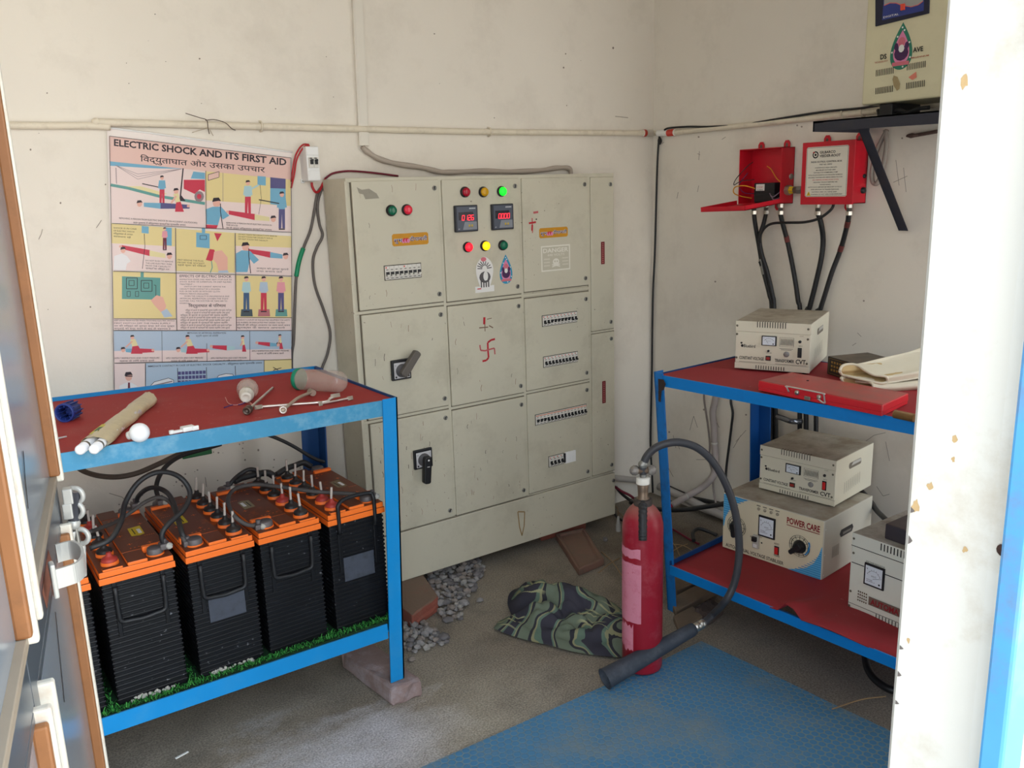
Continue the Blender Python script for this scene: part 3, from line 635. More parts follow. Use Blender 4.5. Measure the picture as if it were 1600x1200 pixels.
for k in range(15):
    s_ = k/14; f_ = .10+.92*s_; A = a0.lerp(c0, f_); Bq = a1.lerp(c1, f_); mid = (A+Bq)/2; ex = (Bq-A); hw = ex.length/2; ex = ex.normalized(); row = []
    for j in range(n):
        an = 2*PI*j/n; rx = hw+.0165+.004*math.sin(5*s_*PI+j)+(.006*s_ if k > 9 else 0); rz = .0190+.0015*math.sin(j*3+k*2.2)
        row.append(b.bm.verts.new(mid+ex*rx*math.cos(an)+V((0, 0, max(-.0142, rz*math.sin(an))))))
    rows.append(row)
i = b.mi(m_wrap)
for r0, r1 in zip(rows, rows[1:]):
    for j in range(n): f = b.bm.faces.new([r0[j], r0[(j+1) % n], r1[(j+1) % n], r1[j]]); f.smooth = True; f.material_index = i
q = (a0.lerp(c0, .2)+a1.lerp(c1, .2))/2; wrapo = obj('tube_wrapper', b, cat_='wrapper', label='crumpled yellowed plastic wrapper sleeved over the two tube lights')
f0 = (c0-a0).normalized(); b = MB().ink(fr(a0.lerp(c0, .2)+V((.001, 0, .0172)), f0, V((f0.y, -f0.x, 0)), (0, 0, 1)))
b.rect(-.03, -.006, .075, .010, M('yellow_print', (200, 186, 60), .5, var=.1)); b.rect(.0, -.004, .045, .008, M('green_print', (54, 92, 46), .5)); obj('printed_label', b, wrapo)
# round white lamp
p = on(218, 676, .024); t = thing('light_bulb', 'round white frosted bulb lying at the front edge of the red sheet', 'bulb', p-V((0, 0, .024)))
obj('globe', MB().ball(p, .0255, m_tube, 3), t); d = V((-.75, .62, -.25)).normalized(); obj('base', MB().lathe([(.0145, .0195), (.011, .027), (.0105, .033), (0, .033)], p, d, m_white, 18), t)
# white clip
a, c = on(268, 676, .004), on(303, 669, .004); d = (c-a).normalized(); b = MB()
b.bar(a, a.lerp(c, .5), .013, .007, m_white, bev=.002).bar(a.lerp(c, .45)+V((0, 0, .003)), c+V((0, 0, .003)), .024, .013, m_white, bev=.002).bar(c-d*.004+V((-.004, -.012, .003)), c+d*.014+V((-.004, -.012, .003)), .006, .012, m_white, bev=.001)
b.lathe([(.0065, 0), (.0065, .009), (.0035, .009), (.0035, 0)], a-V((0, 0, .003)), (0, 0, 1), m_white, 14); obj('plastic_clip', b, cat_='clip', label='small white plastic clip on the red sheet right of the round bulb')
# clear bulb in a holder with its wires
h0, h1 = on(384, 622, .02), on(391, 588, .034); d = (h1-h0).normalized(); t = thing('bulb_in_holder', 'clear bulb in a white porcelain holder lying at the back edge of the shelf', 'bulb', h0-V((0, 0, .02)))
m_por = M('aged_porcelain', (214, 208, 196), .4, var=.06)
obj('lamp_holder', MB().lathe([(0, .006), (.009, .006), (.0105, 0), (.016, .003), (.018, .012), (.0185, .03), (.0225, .034), (.0225, .05), (.02, .054), (.02, .068), (0, .068)], h0, d, m_por, 24), t)
m_glass = M('clear_dusty_glass', (214, 208, 196), .12, var=.02, alpha=.38, spec=.6)
obj('glass_bulb', MB().lathe([(.014, .066), (.018, .074), (.029, .09), (.034, .108), (.032, .126), (.022, .14), (.01, .146), (0, .147)], h0, d, m_glass, 28), t)
obj('filament_stem', MB().cyl(h0+d*.068, h0+d*.1, .005, m_tube, .003).tube([h0+d*.1+V((-.012, 0, 0)), h0+d*.104, h0+d*.1+V((.012, 0, 0))], .0006, m_dull, 5), t)
obj('wire', MB().tube([h0+V((.008, -.004, -.012)), on(394, 632, .003), on(385, 629, .003), on(377, 630, .003), on(368, 633, .003), on(357, 630, .003), on(352, 621, .004)], .0014, M('pink_wire', (206, 140, 128), .5), 6), t, 'thin pink wire')
obj('wire', MB().tube([h0+V((-.004, -.004, -.012)), on(376, 632, .003), on(362, 633, .003), on(350, 637, .003)], .0014, M('violet_wire', (58, 44, 110), .5), 6), t, 'thin violet wire')
# spanners
m_chr = M('worn_chrome', (216, 208, 200), .28, .75, var=.1, scale=30, dirt=(140, 122, 108), amt=.4, dscale=20)
a, c = on(388, 640, .012), on(426, 606, .01); t = thing('socket_wrench', 'L-shaped steel socket wrench with a dark head, pointing up towards the bulb holder', 'wrench', a-V((0, 0, .012)), 0, 'steel spanners on the shelf')
obj('shaft', MB().tube([a, a.lerp(c, .5), c], .0042, m_chr, 10), t); obj('socket_head', MB().lathe([(.0075, 0), (.0125, -.004), (.0125, -.03), (.009, -.034), (.008, -.02), (0, -.02)], a+(c-a).normalized()*.012, c-a, M('oily_steel', (96, 82, 74), .45, .8, var=.2), 16), t)
def ring_end(b, p, d, r, m=m_chr):
    n = V((0, .25, 1)).normalized(); b.lathe([(r, -.006), (r, .006), (r*.62, .006), (r*.62, -.006), (r, -.006)], p, n, m, 20)
a, c, e = on(404, 636, .006), on(507, 628, .006), on(524, 618, .018); b = MB(); b.tube([a, a.lerp(c, .5), c, c.lerp(e, .5), e], lambda s_: .004+.003*max(0, s_-.7)/.3, m_chr, 10); ring_end(b, a, c-a, .012); ring_end(b, e, e-c, .0145)
obj('ring_spanner', b, cat_='spanner', label='longest shiny cranked ring spanner lying across the other spanners', group='steel spanners on the shelf')
a, c = on(442, 641, .011), on(487, 613, .012); b = MB().tube([a, a.lerp(c, .5)+V((0, 0, .008)), c], .0052, M('dull_wrench', (186, 172, 156), .4, .6, var=.2, scale=30), 10); b.lathe([(.011, 0), (.011, .02), (.007, .02), (.007, .004), (0, .004)], a+V((.004, .012, 0)), V((-.3, -1, .1)), m_chr, 16); b.cyl(c-V((.0, .012, 0)), c+V((0, .014, 0)), .0105, M('dull_wrench', (140, 126, 112)), n=14)
obj('box_wrench', b, cat_='wrench', label='dull double-ended box wrench reaching under the plastic jar', group='steel spanners on the shelf')
a, c = on(501, 631, .005), on(547, 622, .006); b = MB().tube([a, a.lerp(c, .5), c], .0034, m_chr, 8); ring_end(b, c, c-a, .009); ring_end(b, a, c-a, .006)
obj('ring_spanner', b, cat_='spanner', label='small thin ring spanner nearest the right front corner of the shelf', group='steel spanners on the shelf')
# jar
a, c = on(464, 592, .036), on(538, 597, .036); d = (c-a).normalized(); t = thing('plastic_jar', 'dusty clear ribbed plastic jar lying on its side with a green lid', 'jar', (a+c)/2-V((0, 0, .036)))
L_ = (c-a).length; prof = [(0, .0155), (.034, .0155)]
for k in range(25): s_ = .0155+(L_-.035)*k/24; prof.append((.0345+(.0013 if k % 2 else 0), s_))
prof += [(.033, L_-.014), (.026, L_-.004), (.018, L_), (0, L_-.003)]
obj('jar_body', MB().lathe(prof, a, d, M('dusty_clear_plastic', (206, 190, 178), .14, var=.25, scale=26, alpha=.34, spec=1, dirt=(226, 220, 212), amt=.5, dscale=26), 32), t)
obj('lid', MB().lathe([(0, 0), (.0345, 0), (.0362, .004), (.0362, .0145), (.034, .0155), (0, .015)], a, d, M('green_lid', (8, 132, 100), .4, var=.08, scale=40), 32), t)
# ribbed blue cap, left
a, c = on(99, 646, .027), on(122, 636, .024); d = (c-a).normalized(); mb_ = M('navy_blue_plastic', (36, 56, 128), .45, var=.1)
b = MB().lathe([(.018, .05), (.022, .004), (.0255, 0), (.028, .004), (.0275, .012), (.025, .018), (.023, .062), (0, .064)], a, d, mb_, 28); x, y, _ = frame(d)
for k in range(12):
    r_ = x*math.cos(PI*k/6)+y*math.sin(PI*k/6); b.bar(a+d*.016+r_*.0245, a+d*.066+r_*.0235, .003, .008, mb_, up=r_)
for k in range(8):
    r_ = x*math.cos(PI*k/4)+y*math.sin(PI*k/4); b.bar(a+d*.008+r_*.019, a+d*.05+r_*.016, .003, .006, mb_, up=r_)
obj('ribbed_cap', b, cat_='plastic cap', label='hollow ribbed navy blue plastic cap lying next to the door')
a, c = on(90, 685, .004), on(104, 682, .004); obj('plastic_peg', MB().cyl(a-(c-a), c, .0035, m_white, .002, 10), cat_='peg', label='tiny white peg lying on the red sheet beside the door')
# ================================================================ poster
YP = 3.2005
post = thing('wall_poster', 'large bilingual first-aid poster hanging askew on the back wall', 'poster', at(315, 410, 'Y', YP))
pf = lambda u, v, h=0: at(u, v, 'Y', YP)+V((0, -h, 0))
mp_ = lambda n, c: M('print_'+n, c, .32, var=.015, spec=.5)
pw, pk, yl, bl, rd, sh, dk, tl, vi, fl, cr = mp_('white', (232, 222, 216)), mp_('pink', (222, 186, 176)), mp_('yellow', (222, 204, 146)), mp_('blue', (112, 168, 196)), mp_('red', (196, 56, 78)), mp_('pale', (228, 208, 204)), mp_('ink', (44, 34, 44)), mp_('teal', (94, 152, 146)), mp_('violet', (84, 80, 128)), mp_('flesh', (224, 172, 156)), mp_('cream', (222, 210, 160))
lb, gy, sk = mp_('lightblue', (172, 190, 208)), mp_('grey', (140, 124, 128)), mp_('ice', (168, 200, 206))
b = MB(); c4 = [(167, 199), (456, 237), (456, 640), (179, 655)]
b.hexa([at(x, y, 'Y', YP+.0012) for x, y in c4], [at(x, y, 'Y', YP) for x, y in c4], pw)
obj('sheet', b, post)
b = MB().ink(pf)
T = lambda s, x0, y0, x1, y1, h, m=dk, bo=0: b.text(s, (x0, y0), (x1, y1), h, m, bo, up=(0, -1))
Pl = b.poly
def head(x, y, r=3.6): b.ell(x, y, r*.85, r, fl, 10); Pl([(x-r, y-.2*r), (x-r*.7, y-r*1.1), (x+r*.5, y-r*1.2), (x+r, y-r*.4), (x+r*.4, y-r*.45)], dk)
def stand(x, y, s, shirt, tr):
    head(x, y, 3.4*s); Pl([(x-5*s, y+4*s), (x+5*s, y+4*s), (x+6.5*s, y+17*s), (x+4.2*s, y+17*s), (x+4*s, y+20*s), (x-4*s, y+20*s), (x-4.2*s, y+17*s), (x-6.5*s, y+17*s)], shirt)
    Pl([(x-4*s, y+19*s), (x+4*s, y+19*s), (x+4.2*s, y+44*s), (x+.8*s, y+44*s), (x, y+25*s), (x-.8*s, y+44*s), (x-4.2*s, y+44*s)], tr); b.line([(x-4*s, y+45*s), (x+4*s, y+45*s)], 1.6*s, dk)
def lying(x0, y0, x1, y1, w_, tr, shirt, hd=True):   # feet to head
    L = lambda t, k: (x0+(x1-x0)*t, y0+(y1-y0)*t+k)
    Pl([L(0, -w_), L(.55, -w_*.9), L(.55, w_), L(0, w_*.2)], tr); Pl([L(.54, -w_*.8), L(.85, -w_*.5), L(.85, w_*.8), L(.54, w_)], shirt); b.ell(x0-2, y0-w_*.6, 2.4, 2.2, fl, 8)
    if hd: head(*L(.93, 0), w_*.95)
def sit(x, y, s, shirt, tr, f=1): head(x, y, 3*s); Pl([(x-3*s, y+3*s), (x+4*s*f, y+2*s), (x+8*s*f, y+12*s), (x, y+13*s)], shirt); Pl([(x, y+12*s), (x+8*s*f, y+11*s), (x+14*s*f, y+22*s), (x-2*s*f, y+22*s)], tr); b.line([(x, y+5*s), (x-9*s*f, y+13*s)], 2*s, fl)
Pl([(170, 213), (453, 247), (454, 281), (171, 252)], pk)
T('ELECTRIC SHOCK AND ITS FIRST AID', 178, 227.5, 447.5, 258.5, 10.2, dk, .03)
T('िवद्युताघात और उसका उपचार', 219, 252, 414, 269.5, 8.6, dk, .008)
# 1 accident out of doors
Pl([(171, 252), (320, 267.5), (320, 357), (174, 348)], sh); Pl([(171, 252), (288, 264), (240, 263), (172, 259)], bl); Pl([(186, 291), (220, 291), (262, 303), (240, 306)], cr)
b.line([(173, 289), (200, 294), (250, 307), (320, 318)], 4.5, tl); Pl([(302, 268), (320, 270), (320, 280), (298, 279)], bl)
Pl([(287, 281), (320, 281), (320, 300), (312, 296), (304, 303), (287, 295)], rd); b.ell(311, 307, 7.5, 8.5, gy); b.ell(311, 307, 3.6, 4, rd); Pl([(285, 263), (287, 263), (283, 305), (290, 314), (280, 314)], dk)
for k in range(3): b.line([(180, 258), (215, 280-4*k), (284, 264)], .6, gy)
b.line([(181, 262), (182, 287)], 1.2, gy); b.line([(222, 287), (250, 293)], 1.5, dk)
stand(253, 278, .95, bl, rd); lying(296, 325, 212, 318, 5, vi, bl); sit(275, 299, 1.45, cr, rd, .6)
T('REMOVING A PERSON FROM ELECTRIC SHOCK IN AN ACCIDENT (OUTDOORS)', 186, 342, 308, 349.5, 2.6, dk); T('बाहर दुर्घटना में विद्युताघात व्यक्ति का प्राथमिक उपचार', 208, 349, 290, 353, 2.6, dk)
# 2 indoors
Pl([(321, 267.5), (454, 281), (454, 322), (321, 313)], yl); Pl([(321, 313), (454, 322), (454, 363), (321, 357)], sh); b.line([(348, 270), (348, 315)], .7, gy)
Pl([(422, 277), (446, 279.5), (446, 322), (422, 319)], bl); Pl([(422, 277), (446, 279.5), (446, 295), (422, 294)], vi); Pl([(402, 275), (415, 276), (415, 290), (402, 289)], bl); Pl([(325, 273), (342, 268), (342, 277), (325, 282)], pk); b.line([(325, 273), (342, 268), (342, 277), (325, 282), (325, 273)], .8, dk)
b.line([(406, 289), (408, 310), (404, 335)], .6, dk); stand(387, 286, 1.12, sk, rd); b.line([(391, 296), (404, 289)], 2.6, sk); stand(440, 304, 1.2, bl, vi); b.line([(436, 318), (404, 312)], 1.6, dk)
lying(357, 334, 432, 343, 5, rd, cr); head(338, 317, 7); Pl([(321, 327), (332, 323), (345, 323), (358, 337), (348, 343), (344, 338), (340, 352), (322, 350)], bl); Pl([(321, 351), (340, 352), (338, 357), (321, 357)], rd); b.line([(344, 318), (344, 330), (348, 357)], 1.2, dk)
T('REMOVING A PERSON FROM ELECTRIC SHOCK IN', 353, 349, 424, 353, 2.2); T('THE HOUSE', 353, 352.6, 371, 353.6, 2.2); T('घर के अन्दर विद्युताघात व्यक्ति का उपचार', 353, 357, 424, 360.5, 2.4)
# row two
Pl([(173, 349), (273, 356.5), (273, 385), (174, 382)], yl); Pl([(174, 380), (273, 385), (273, 423), (176, 423)], sh); Pl([(221, 353), (232, 354), (232, 365), (221, 364)], bl); Pl([(256, 355), (268, 356), (268, 384), (256, 383)], bl)
stand(257, 358, .72, mp_('rose', (220, 150, 160)), mp_('plum', (110, 40, 60))); lying(190, 388, 270, 401, 5, rd, cr); b.line([(225, 365), (226, 385), (222, 420)], .8, dk); head(192, 391, 4.5); Pl([(178, 400), (190, 396), (198, 400), (204, 408), (198, 412), (196, 422), (177, 422)], mp_('shirt', (226, 224, 226)))
for k, s_ in enumerate(['SHOCK IS IN CASE', 'OF ELECTRIC SHOCK', 'विद्युताघात के उपचार', 'सावधान रहें']): T(s_, 177, 357+k*4.4, 213-k*3, 359+k*4.4, 2.3)
for k, s_ in enumerate(['DO NOT RUSH TO REMOVE', 'THE LIVE ELECTRIC WIRE', 'FROM THE CASUALTY', 'व्यक्ति का विद्युत तार']): T(s_, 227, 408+k*4, 270-k*2, 410+k*4, 2.3)
Pl([(274, 357), (366, 364), (366, 426), (274, 423)], yl); Pl([(306, 363), (327, 365), (327, 388), (306, 386)], bl); Pl([(315, 356), (320, 356), (320, 364), (315, 364)], bl); b.frm(312, 368, 322, 374, .7, dk); Pl([(334, 364), (346, 365), (339, 377)], rd)
Pl([(327, 389), (334, 390), (338, 398), (330, 408), (321, 406)], rd); Pl([(334, 393), (346, 391), (355, 402), (355, 422), (341, 423), (338, 412), (332, 405)], fl); b.line([(330, 408), (331, 418), (328, 426)], 1.4, tl); Pl([(341, 423), (355, 422), (357, 426), (340, 426)], lb)
for k, s_ in enumerate(['FIRST REMOVE THE PLUG', 'FROM THE SOCKET', 'पहले प्लग को निकालें']): T(s_, 277, 407+k*4, 317+k*2, 409+k*4, 2.4)
Pl([(367, 364), (454, 369), (455, 387), (367, 384)], yl); Pl([(367, 384), (455, 387), (455, 431), (367, 427)], sh); lying(388, 394, 450, 401, 5, rd, bl); head(383, 386, 6.5); Pl([(368, 396), (377, 391), (390, 392), (404, 406), (396, 412), (390, 405), (386, 425), (368, 425)], bl); b.line([(388, 388), (388, 400), (391, 427)], 1.2, dk)
for k in range(3): T('DO NOT TOUCH THE CASUALTY WITH BARE HANDS'[:38-6*k], 372, 367+k*3.6, 432-7*k, 370+k*3.6, 2.1)
T('डाक्टर को तुरन्त बुलायें', 400, 420, 450, 422, 2.3); T('तथा बचाव करें', 400, 424.5, 440, 426, 2.3)
# row three
Pl([(176, 424), (274, 427), (274, 498), (177, 497)], yl); Pl([(177, 497), (274, 498), (275, 516), (177, 515)], sh); Pl([(190, 431.5), (250, 434), (250, 468), (190, 467)], tl); Pl([(219, 425), (224, 425), (224, 433), (219, 433)], tl)
for (x, y) in [(197, 434), (220, 438)]: b.frm(x, y, x+17, y+17, 1, dk); b.frm(x+4, y+4, x+12, y+12, .8, dk)
b.frm(198, 455, 203, 463, .7, dk); b.frm(211, 455, 216, 463, .7, dk); b.line([(240, 445), (243, 446), (243, 462)], .8, dk); Pl([(235, 469), (244, 461), (254, 464), (259, 478), (256, 486), (251, 488), (240, 476)], fl); Pl([(251, 487), (260, 482), (269, 494), (256, 496)], lb)
for k, s_ in enumerate(['KEEP AWAY FROM WATER WHEN TOUCHING ELECTRIC SWITCH', 'FIRST SWITCH OFF THE MAIN SUPPLY', 'घर की विद्युत को तुरन्त बन्द करें तथा मुख्य', 'सप्लाई को बन्द करने के बाद ही सहायता दें']): T(s_, 178, 501.5+k*4.2, 272-6*(k % 2), 502+k*4.2, 2.3)
Pl([(275, 427), (366, 430), (368, 516), (276, 515)], sh); T('EFFECTS OF ELCTRIC SHOCK', 280, 433, 361, 433.8, 3.8, dk, .01)
tx = ['RESPIRATION CEASES AND HEART BEAT STOPS DUE TO', 'SHOCK. BURNS OR SUPERFICIAL OR DEEP INJURIES.', 'TREATMENT :-', 'SWITCH OFF THE CURRENT. REMOVE THE', 'CASUALTY FROM CONTACT BY A WOODEN', 'ROD OR DRY ROPE OR WITH DRY CLOTH', 'MAKING PERSON INSULATED.', 'WHEN THE CASUALTY IS UNCONSCIOUS GIVE', 'ARTIFICIAL RESPIRATION. LOOSEN THE TIGHT', 'CLOTHES. CALL THE DOCTOR OR TAKE HIM TO', 'HOSPITAL.']
for k, s_ in enumerate(tx): x0 = 287 if k in (3, 7) else 280; T(s_, x0, 437.4+k*3.72, min(361, x0+len(s_)*1.9), 437.8+k*3.72, 2.1)
T('िवद्युताघात के पिरणाम', 294, 479.5, 352, 479.5, 4.2, dk, .01)
for k in range(8): T('विद्युत के झटके से व्यक्ति की श्वास क्रिया तथा हृदय गति रुक जाती है'[:60-(k % 3)*9], 281+(8 if k in (0, 1) else 0), 485.5+k*3.9, 361-(k % 3)*3, 485.5+k*3.9, 2.2)
Pl([(367, 430), (454, 433), (454, 496), (367, 495)], yl); Pl([(367, 495), (454, 496), (454, 516), (368, 516)], sh)
for x, s1, s2, s3 in [(384, sk, mp_('denim', (64, 92, 128)), mp_('slate', (70, 84, 92))), (411, lb, rd, mp_('brick', (176, 110, 116))), (438, mp_('rose', (220, 150, 160)), vi, tl)]:
    Pl([(x-8, 483), (x+9, 483), (x+10, 494), (x-9, 494)], s3); stand(x, 436, 1.12, s1, s2)
for k, s_ in enumerate(['CONDUCT A SURVEY OF THE ELECTRIC EQUIPMENT FOR SAFETY', 'USE RUBBER OR INSULATED MAT UNDER THE FEET', 'बिजली की विद्युत उपकरण पर काम करते समय', 'सुरक्षा के साधन अपनायें']): T(s_, 369, 500.5+k*4, 452-8*(k % 2), 501+k*4, 2.2)
# row four, five
Pl([(177, 516), (454, 516), (454, 561), (178, 566)], lb); Pl([(177, 548), (454, 545), (454, 561), (178, 566)], sh)
for x in (252, 322, 389): b.line([(x, 517 if x != 322 else 536), (x+.5, 565)], .7, dk)
T('METHODS OF ARTIFICIAL RESPIRATION', 292, 521, 352, 521, 2.3, dk, .01); T('कृत्रिम श्वसन की विधियाँ', 305, 525.5, 340, 525.5, 2.4)
for x, s1, s2, c_ in [(206, cr, rd, bl), (292, cr, rd, sk)]:
    lying(x+34, 549, x-18, 546, 4, rd, c_); sit(x, 527, 1.15, s1, s2, 1)
lying(331, 543, 372, 543, 4, rd, sk, 0); sit(378, 527, 1, cr, rd, .4); lying(402, 537, 436, 538, 3.4, rd, bl); sit(436, 525, .9, cr, rd, .4)
for x0, x1 in [(178, 248), (258, 316), (328, 384), (392, 450)]: T('APPLY RESPIRATION AND CHEST PRESSURE', x0, 560 if x0 < 390 else 549, x1, 559.5 if x0 < 390 else 548.5, 2.2); T('श्वास के लिये दबाव डालें', x0+8, 564.5 if x0 < 390 else 553, x1-8, 564 if x0 < 390 else 552.5, 2.2)
Pl([(177, 568), (226, 567), (226, 640), (178, 645)], sh); Pl([(227, 567), (411, 562), (411, 640), (227, 640)], lb); Pl([(411, 562), (454, 560), (454, 640), (411, 640)], yl)
T('IMMEDIATE CONTACT IN CASE OF ELECTRIC SHOCK CASUALTY - विद्युताघात द्वारा प्राथमिक उपचार', 230, 573, 408, 567.5, 2.5, dk, .01)
head(200, 588, 6.5); Pl([(186, 602), (196, 597), (204, 597), (213, 602), (216, 618), (184, 619)], mp_('shirt', (226, 224, 226))); Pl([(199, 597), (202, 597), (203, 616), (198, 616)], mp_('plum', (110, 40, 60))); b.line([(195, 587), (206, 587)], 1.6, dk)
Pl([(232, 604), (240, 596), (262, 590), (270, 593), (270, 602), (234, 612)], mp_('shirt', (226, 224, 226))); b.line([(232, 604), (240, 596), (262, 590), (270, 593), (270, 602)], .8, dk); b.line([(238, 602), (268, 595)], 2, gy)
for k in range(8):
    for j in range(3): Pl([(277+k*5.5, 580+j*7-k*.25), (281.5+k*5.5, 580+j*7-k*.25), (281.5+k*5.5, 585+j*7-k*.25), (277+k*5.5, 585+j*7-k*.25)], vi)
b.line([(276, 574), (277, 600)], .8, dk); b.line([(321, 573), (322, 598)], .8, dk); b.line([(366, 571), (367, 594)], .8, dk)
Pl([(335, 594), (340, 586), (352, 583), (362, 584), (366, 591)], mp_('shirt', (226, 224, 226))); b.line([(335, 594), (340, 586), (352, 583), (362, 584), (366, 591)], .8, dk); Pl([(420, 585), (440, 584), (440, 590), (420, 592)], mp_('rose', (220, 150, 160))); b.line([(422, 583), (427, 577), (438, 574)], 1, dk); b.line([(425, 573), (437, 580)], 1, dk)
for l in [[(170, 213), (453, 247), (455, 600)], [(170, 213), (178, 622)], [(320, 267), (321, 357)], [(174, 349), (454, 363)], [(273, 356), (275, 516)], [(366, 364), (368, 516)], [(176, 423.5), (455, 431)], [(177, 497.5), (274, 498)], [(367, 495.5), (454, 496)], [(177, 516), (454, 516)], [(178, 567), (454, 561)], [(226, 567), (226, 620)], [(411, 562), (411, 600)]]: b.line(l, .8, dk)
obj('printing', b, post)
obj('top_rail', MB().tube([at(166, 199, 'Y', YP-.001), at(310, 218, 'Y', YP-.001), at(457, 238, 'Y', YP-.001)], .003, m_white, 8), post)

# ================================================================ on the back wall
m_pvc = M('cream_conduit', (224, 214, 194), .5, var=.05, scale=6, dirt=(170, 158, 138), amt=.4, dscale=20)
t = thing('conduit_pipe', 'cream conduit pipe running along the whole back wall above the cabinet', 'pipe', (1.8, YB-.014, 1.88))
P = [at(x, y, 'Y', YB-.0145) for x, y in [(150, 191), (300, 195), (460, 199), (760, 206), (1000, 208), (1022, 208)]]
obj('pipe', MB().tube(P, .0125, m_pvc, 12).ball(P[0], .0145, m_pvc, 2), t)
for x, y in [(408, 197), (765, 206)]:
    q = at(x, y, 'Y', YB-.0145); obj('saddle_clip', MB().tube([q+V((0, .014, -.018)), q+V((0, -.006, -.0135)), q+V((0, -.0145, 0)), q+V((0, -.006, .0135)), q+V((0, .014, .018))], .004, m_pvc, 6), t)
q = at(1009, 208, 'Y', YB-.0145); obj('coupling', MB().cyl(q-V((.02, 0, 0)), q+V((.04, 0, 0)), .0165, M('white_coupling', (226, 222, 214), .4), n=18), t)
obj('red_tape', MB().cyl(q-V((.018, 0, 0)), q-V((.002, 0, 0)), .0172, M('red_tape', (196, 60, 44), .5), n=18), t)
P = [at(x, y, 'Y', YB-.0145) for x, y in [(-30, 195), (20, 196), (90, 196.5), (142, 196.5)]] + [at(172, 198.5, 'Y', YB-.0135)]
obj('conduit_pipe', MB().tube(P, .0115, m_pvc, 12), cat_='pipe', label='short cream conduit pipe at the far left ending above the poster corner')
t0, t1 = at(548, -6, 'Y', YB), at(559, 228, 'Y', YB); tw = V((.043, 0, 0)); up_ = V((t0.x-t1.x, 0, t0.z-t1.z)); k = (ZC-t1.z)/up_.z
b = MB(); e = t1+up_*k; y_ = V((0, -.017, 0)); m_tr = M('trunking_white', (222, 216, 204), .45, var=.03)
b.hexa([t1, t1+tw, t1+tw+y_, t1+y_], [e, e+tw, e+tw+y_, e+y_], m_tr, .002); s_ = V((.005, 0, 0)); b.hexa([t1+y_+s_, t1+tw+y_-s_, t1+tw+y_*1.1-s_, t1+y_*1.1+s_], [e+y_+s_, e+tw+y_-s_, e+tw+y_*1.1-s_, e+y_*1.1+s_], m_tr, .001)
obj('cable_trunking', b, cat_='trunking', label='flat white cable trunking coming down the back wall from the ceiling')
m_cor = M('grey_corrugated', (176, 164, 152), .5, var=.06)
P = [at(x, y, 'Y', 3.1965) for x, y in [(566, 229), (574, 237), (592, 248), (620, 256), (660, 262), (685, 268), (705, 269), (750, 267), (800, 268), (845, 266), (872, 262), (890, 264)]] + [V((2.605, 3.1965, 1.69))]
b = MB(); C_ = cat(P, 26); b.tube(C_, lambda s_: .0107+.0011*math.sin(s_*1900), m_cor, 10, 1); obj('flexible_conduit', b, cat_='flexible conduit', label='grey corrugated flexible conduit snaking along behind the cabinet top')
# small breaker enclosure
t = thing('breaker_enclosure', 'small white two-pole breaker enclosure on the wall beside the poster', 'breaker box', (1.308, YB, 1.70))
b = MB().box((1.284, 3.142, 1.703), (1.334, YB, 1.83), m_white, bev=.003); b.box((1.286, 3.138, 1.705), (1.332, 3.143, 1.742), m_white, bev=.002); b.box((1.286, 3.138, 1.797), (1.332, 3.143, 1.828), m_white, bev=.002); obj('housing', b, t)
for k in range(2):
    x = 1.2905+k*.0185; b = MB().box((x, 3.134, 1.752), (x+.0175, 3.15, 1.79), m_brk, bev=.001); b.box((x+.003, 3.128, 1.764), (x+.0145, 3.135, 1.782), m_black, bev=.002); b.box((x+.005, 3.121, 1.775), (x+.0125, 3.13, 1.783), m_black, bev=.001)
    b.ink(lambda u, v, h=0: V((u, 3.134-h, v))); b.rect(x+.002, 1.7845, x+.012, 1.788, m_dark); obj('breaker', b, t)
obj('mounting_ear', MB().box((1.279, 3.2, 1.697), (1.292, YB, 1.712), m_white, bev=.002).cyl((1.285, 3.2005, 1.7045), (1.285, 3.197, 1.7045), .003, m_dull, n=10), t)
def wire(name, lab, pts, r, m, cat_='wire', group=None, k=6): return obj(name, MB().tube([at(p[0], p[1], p[2] if len(p) > 3 else 'Y', p[-1]) for p in pts], r, m, 7, k), cat_=cat_, label=lab, group=group)
wire('red_wire', 'red wire looping from behind the poster into the top of the small breaker enclosure', [(455, 284, 3.196), (457, 268, 3.19), (461, 246, 3.185), (467, 233, 3.185), (474, 226, 3.18), (483, 226, 3.17)], .0032, m_red)
wire('red_wire', 'second red wire alongside it entering the small breaker enclosure, the inner one', [(455, 294, 3.196), (460, 272, 3.19), (463, 252, 3.18), (469, 238, 3.175), (476, 229, 3.17), (484, 227.5, 3.16)], .0032, m_red)
wire('red_wire', 'thick red wire hanging in a U below the small breaker enclosure', [(487, 285, 3.17), (488, 292, 3.17), (493, 300, 3.17), (499, 298, 3.18), (504, 288, 3.195), (508, 280, 3.2)], .005, m_red)
wire('red_wire', 'red wire arching over the top left corner of the electrical panel', [(508, 279, 3.199), (520, 271, 3.199), (540, 267.5, 3.199), (562, 268, 3.199), (592, 271, 3.199), (622, 275, 3.199)], .004, M('dark_red_wire', (112, 22, 44), .5))
m_gc = M('grey_cable', (98, 92, 88), .55, var=.1)
wire('wall_cable', 'grey cable with green tape running down along the right edge of the poster', [(503, 291, 3.2), (496, 303, 3.199), (491, 330, 3.199), (485, 360, 3.199), (474, 388, 3.199), (464, 425, 3.199), (461, 470, 3.196), (459, 530, 3.196), (456, 556, 3.198), (456, 600, 3.199)], .0056, m_gc, 'cable')
P = [at(x, y, 'Y', 3.1985) for x, y in [(474, 388), (470, 399), (466, 414), (463, 432)]]; obj('tape_wrap', MB().tube(P, .0088, M('green_tape', (8, 134, 92), .45, var=.08, scale=40), 9), COL.objects['wall_cable'], 'green tape wrap')
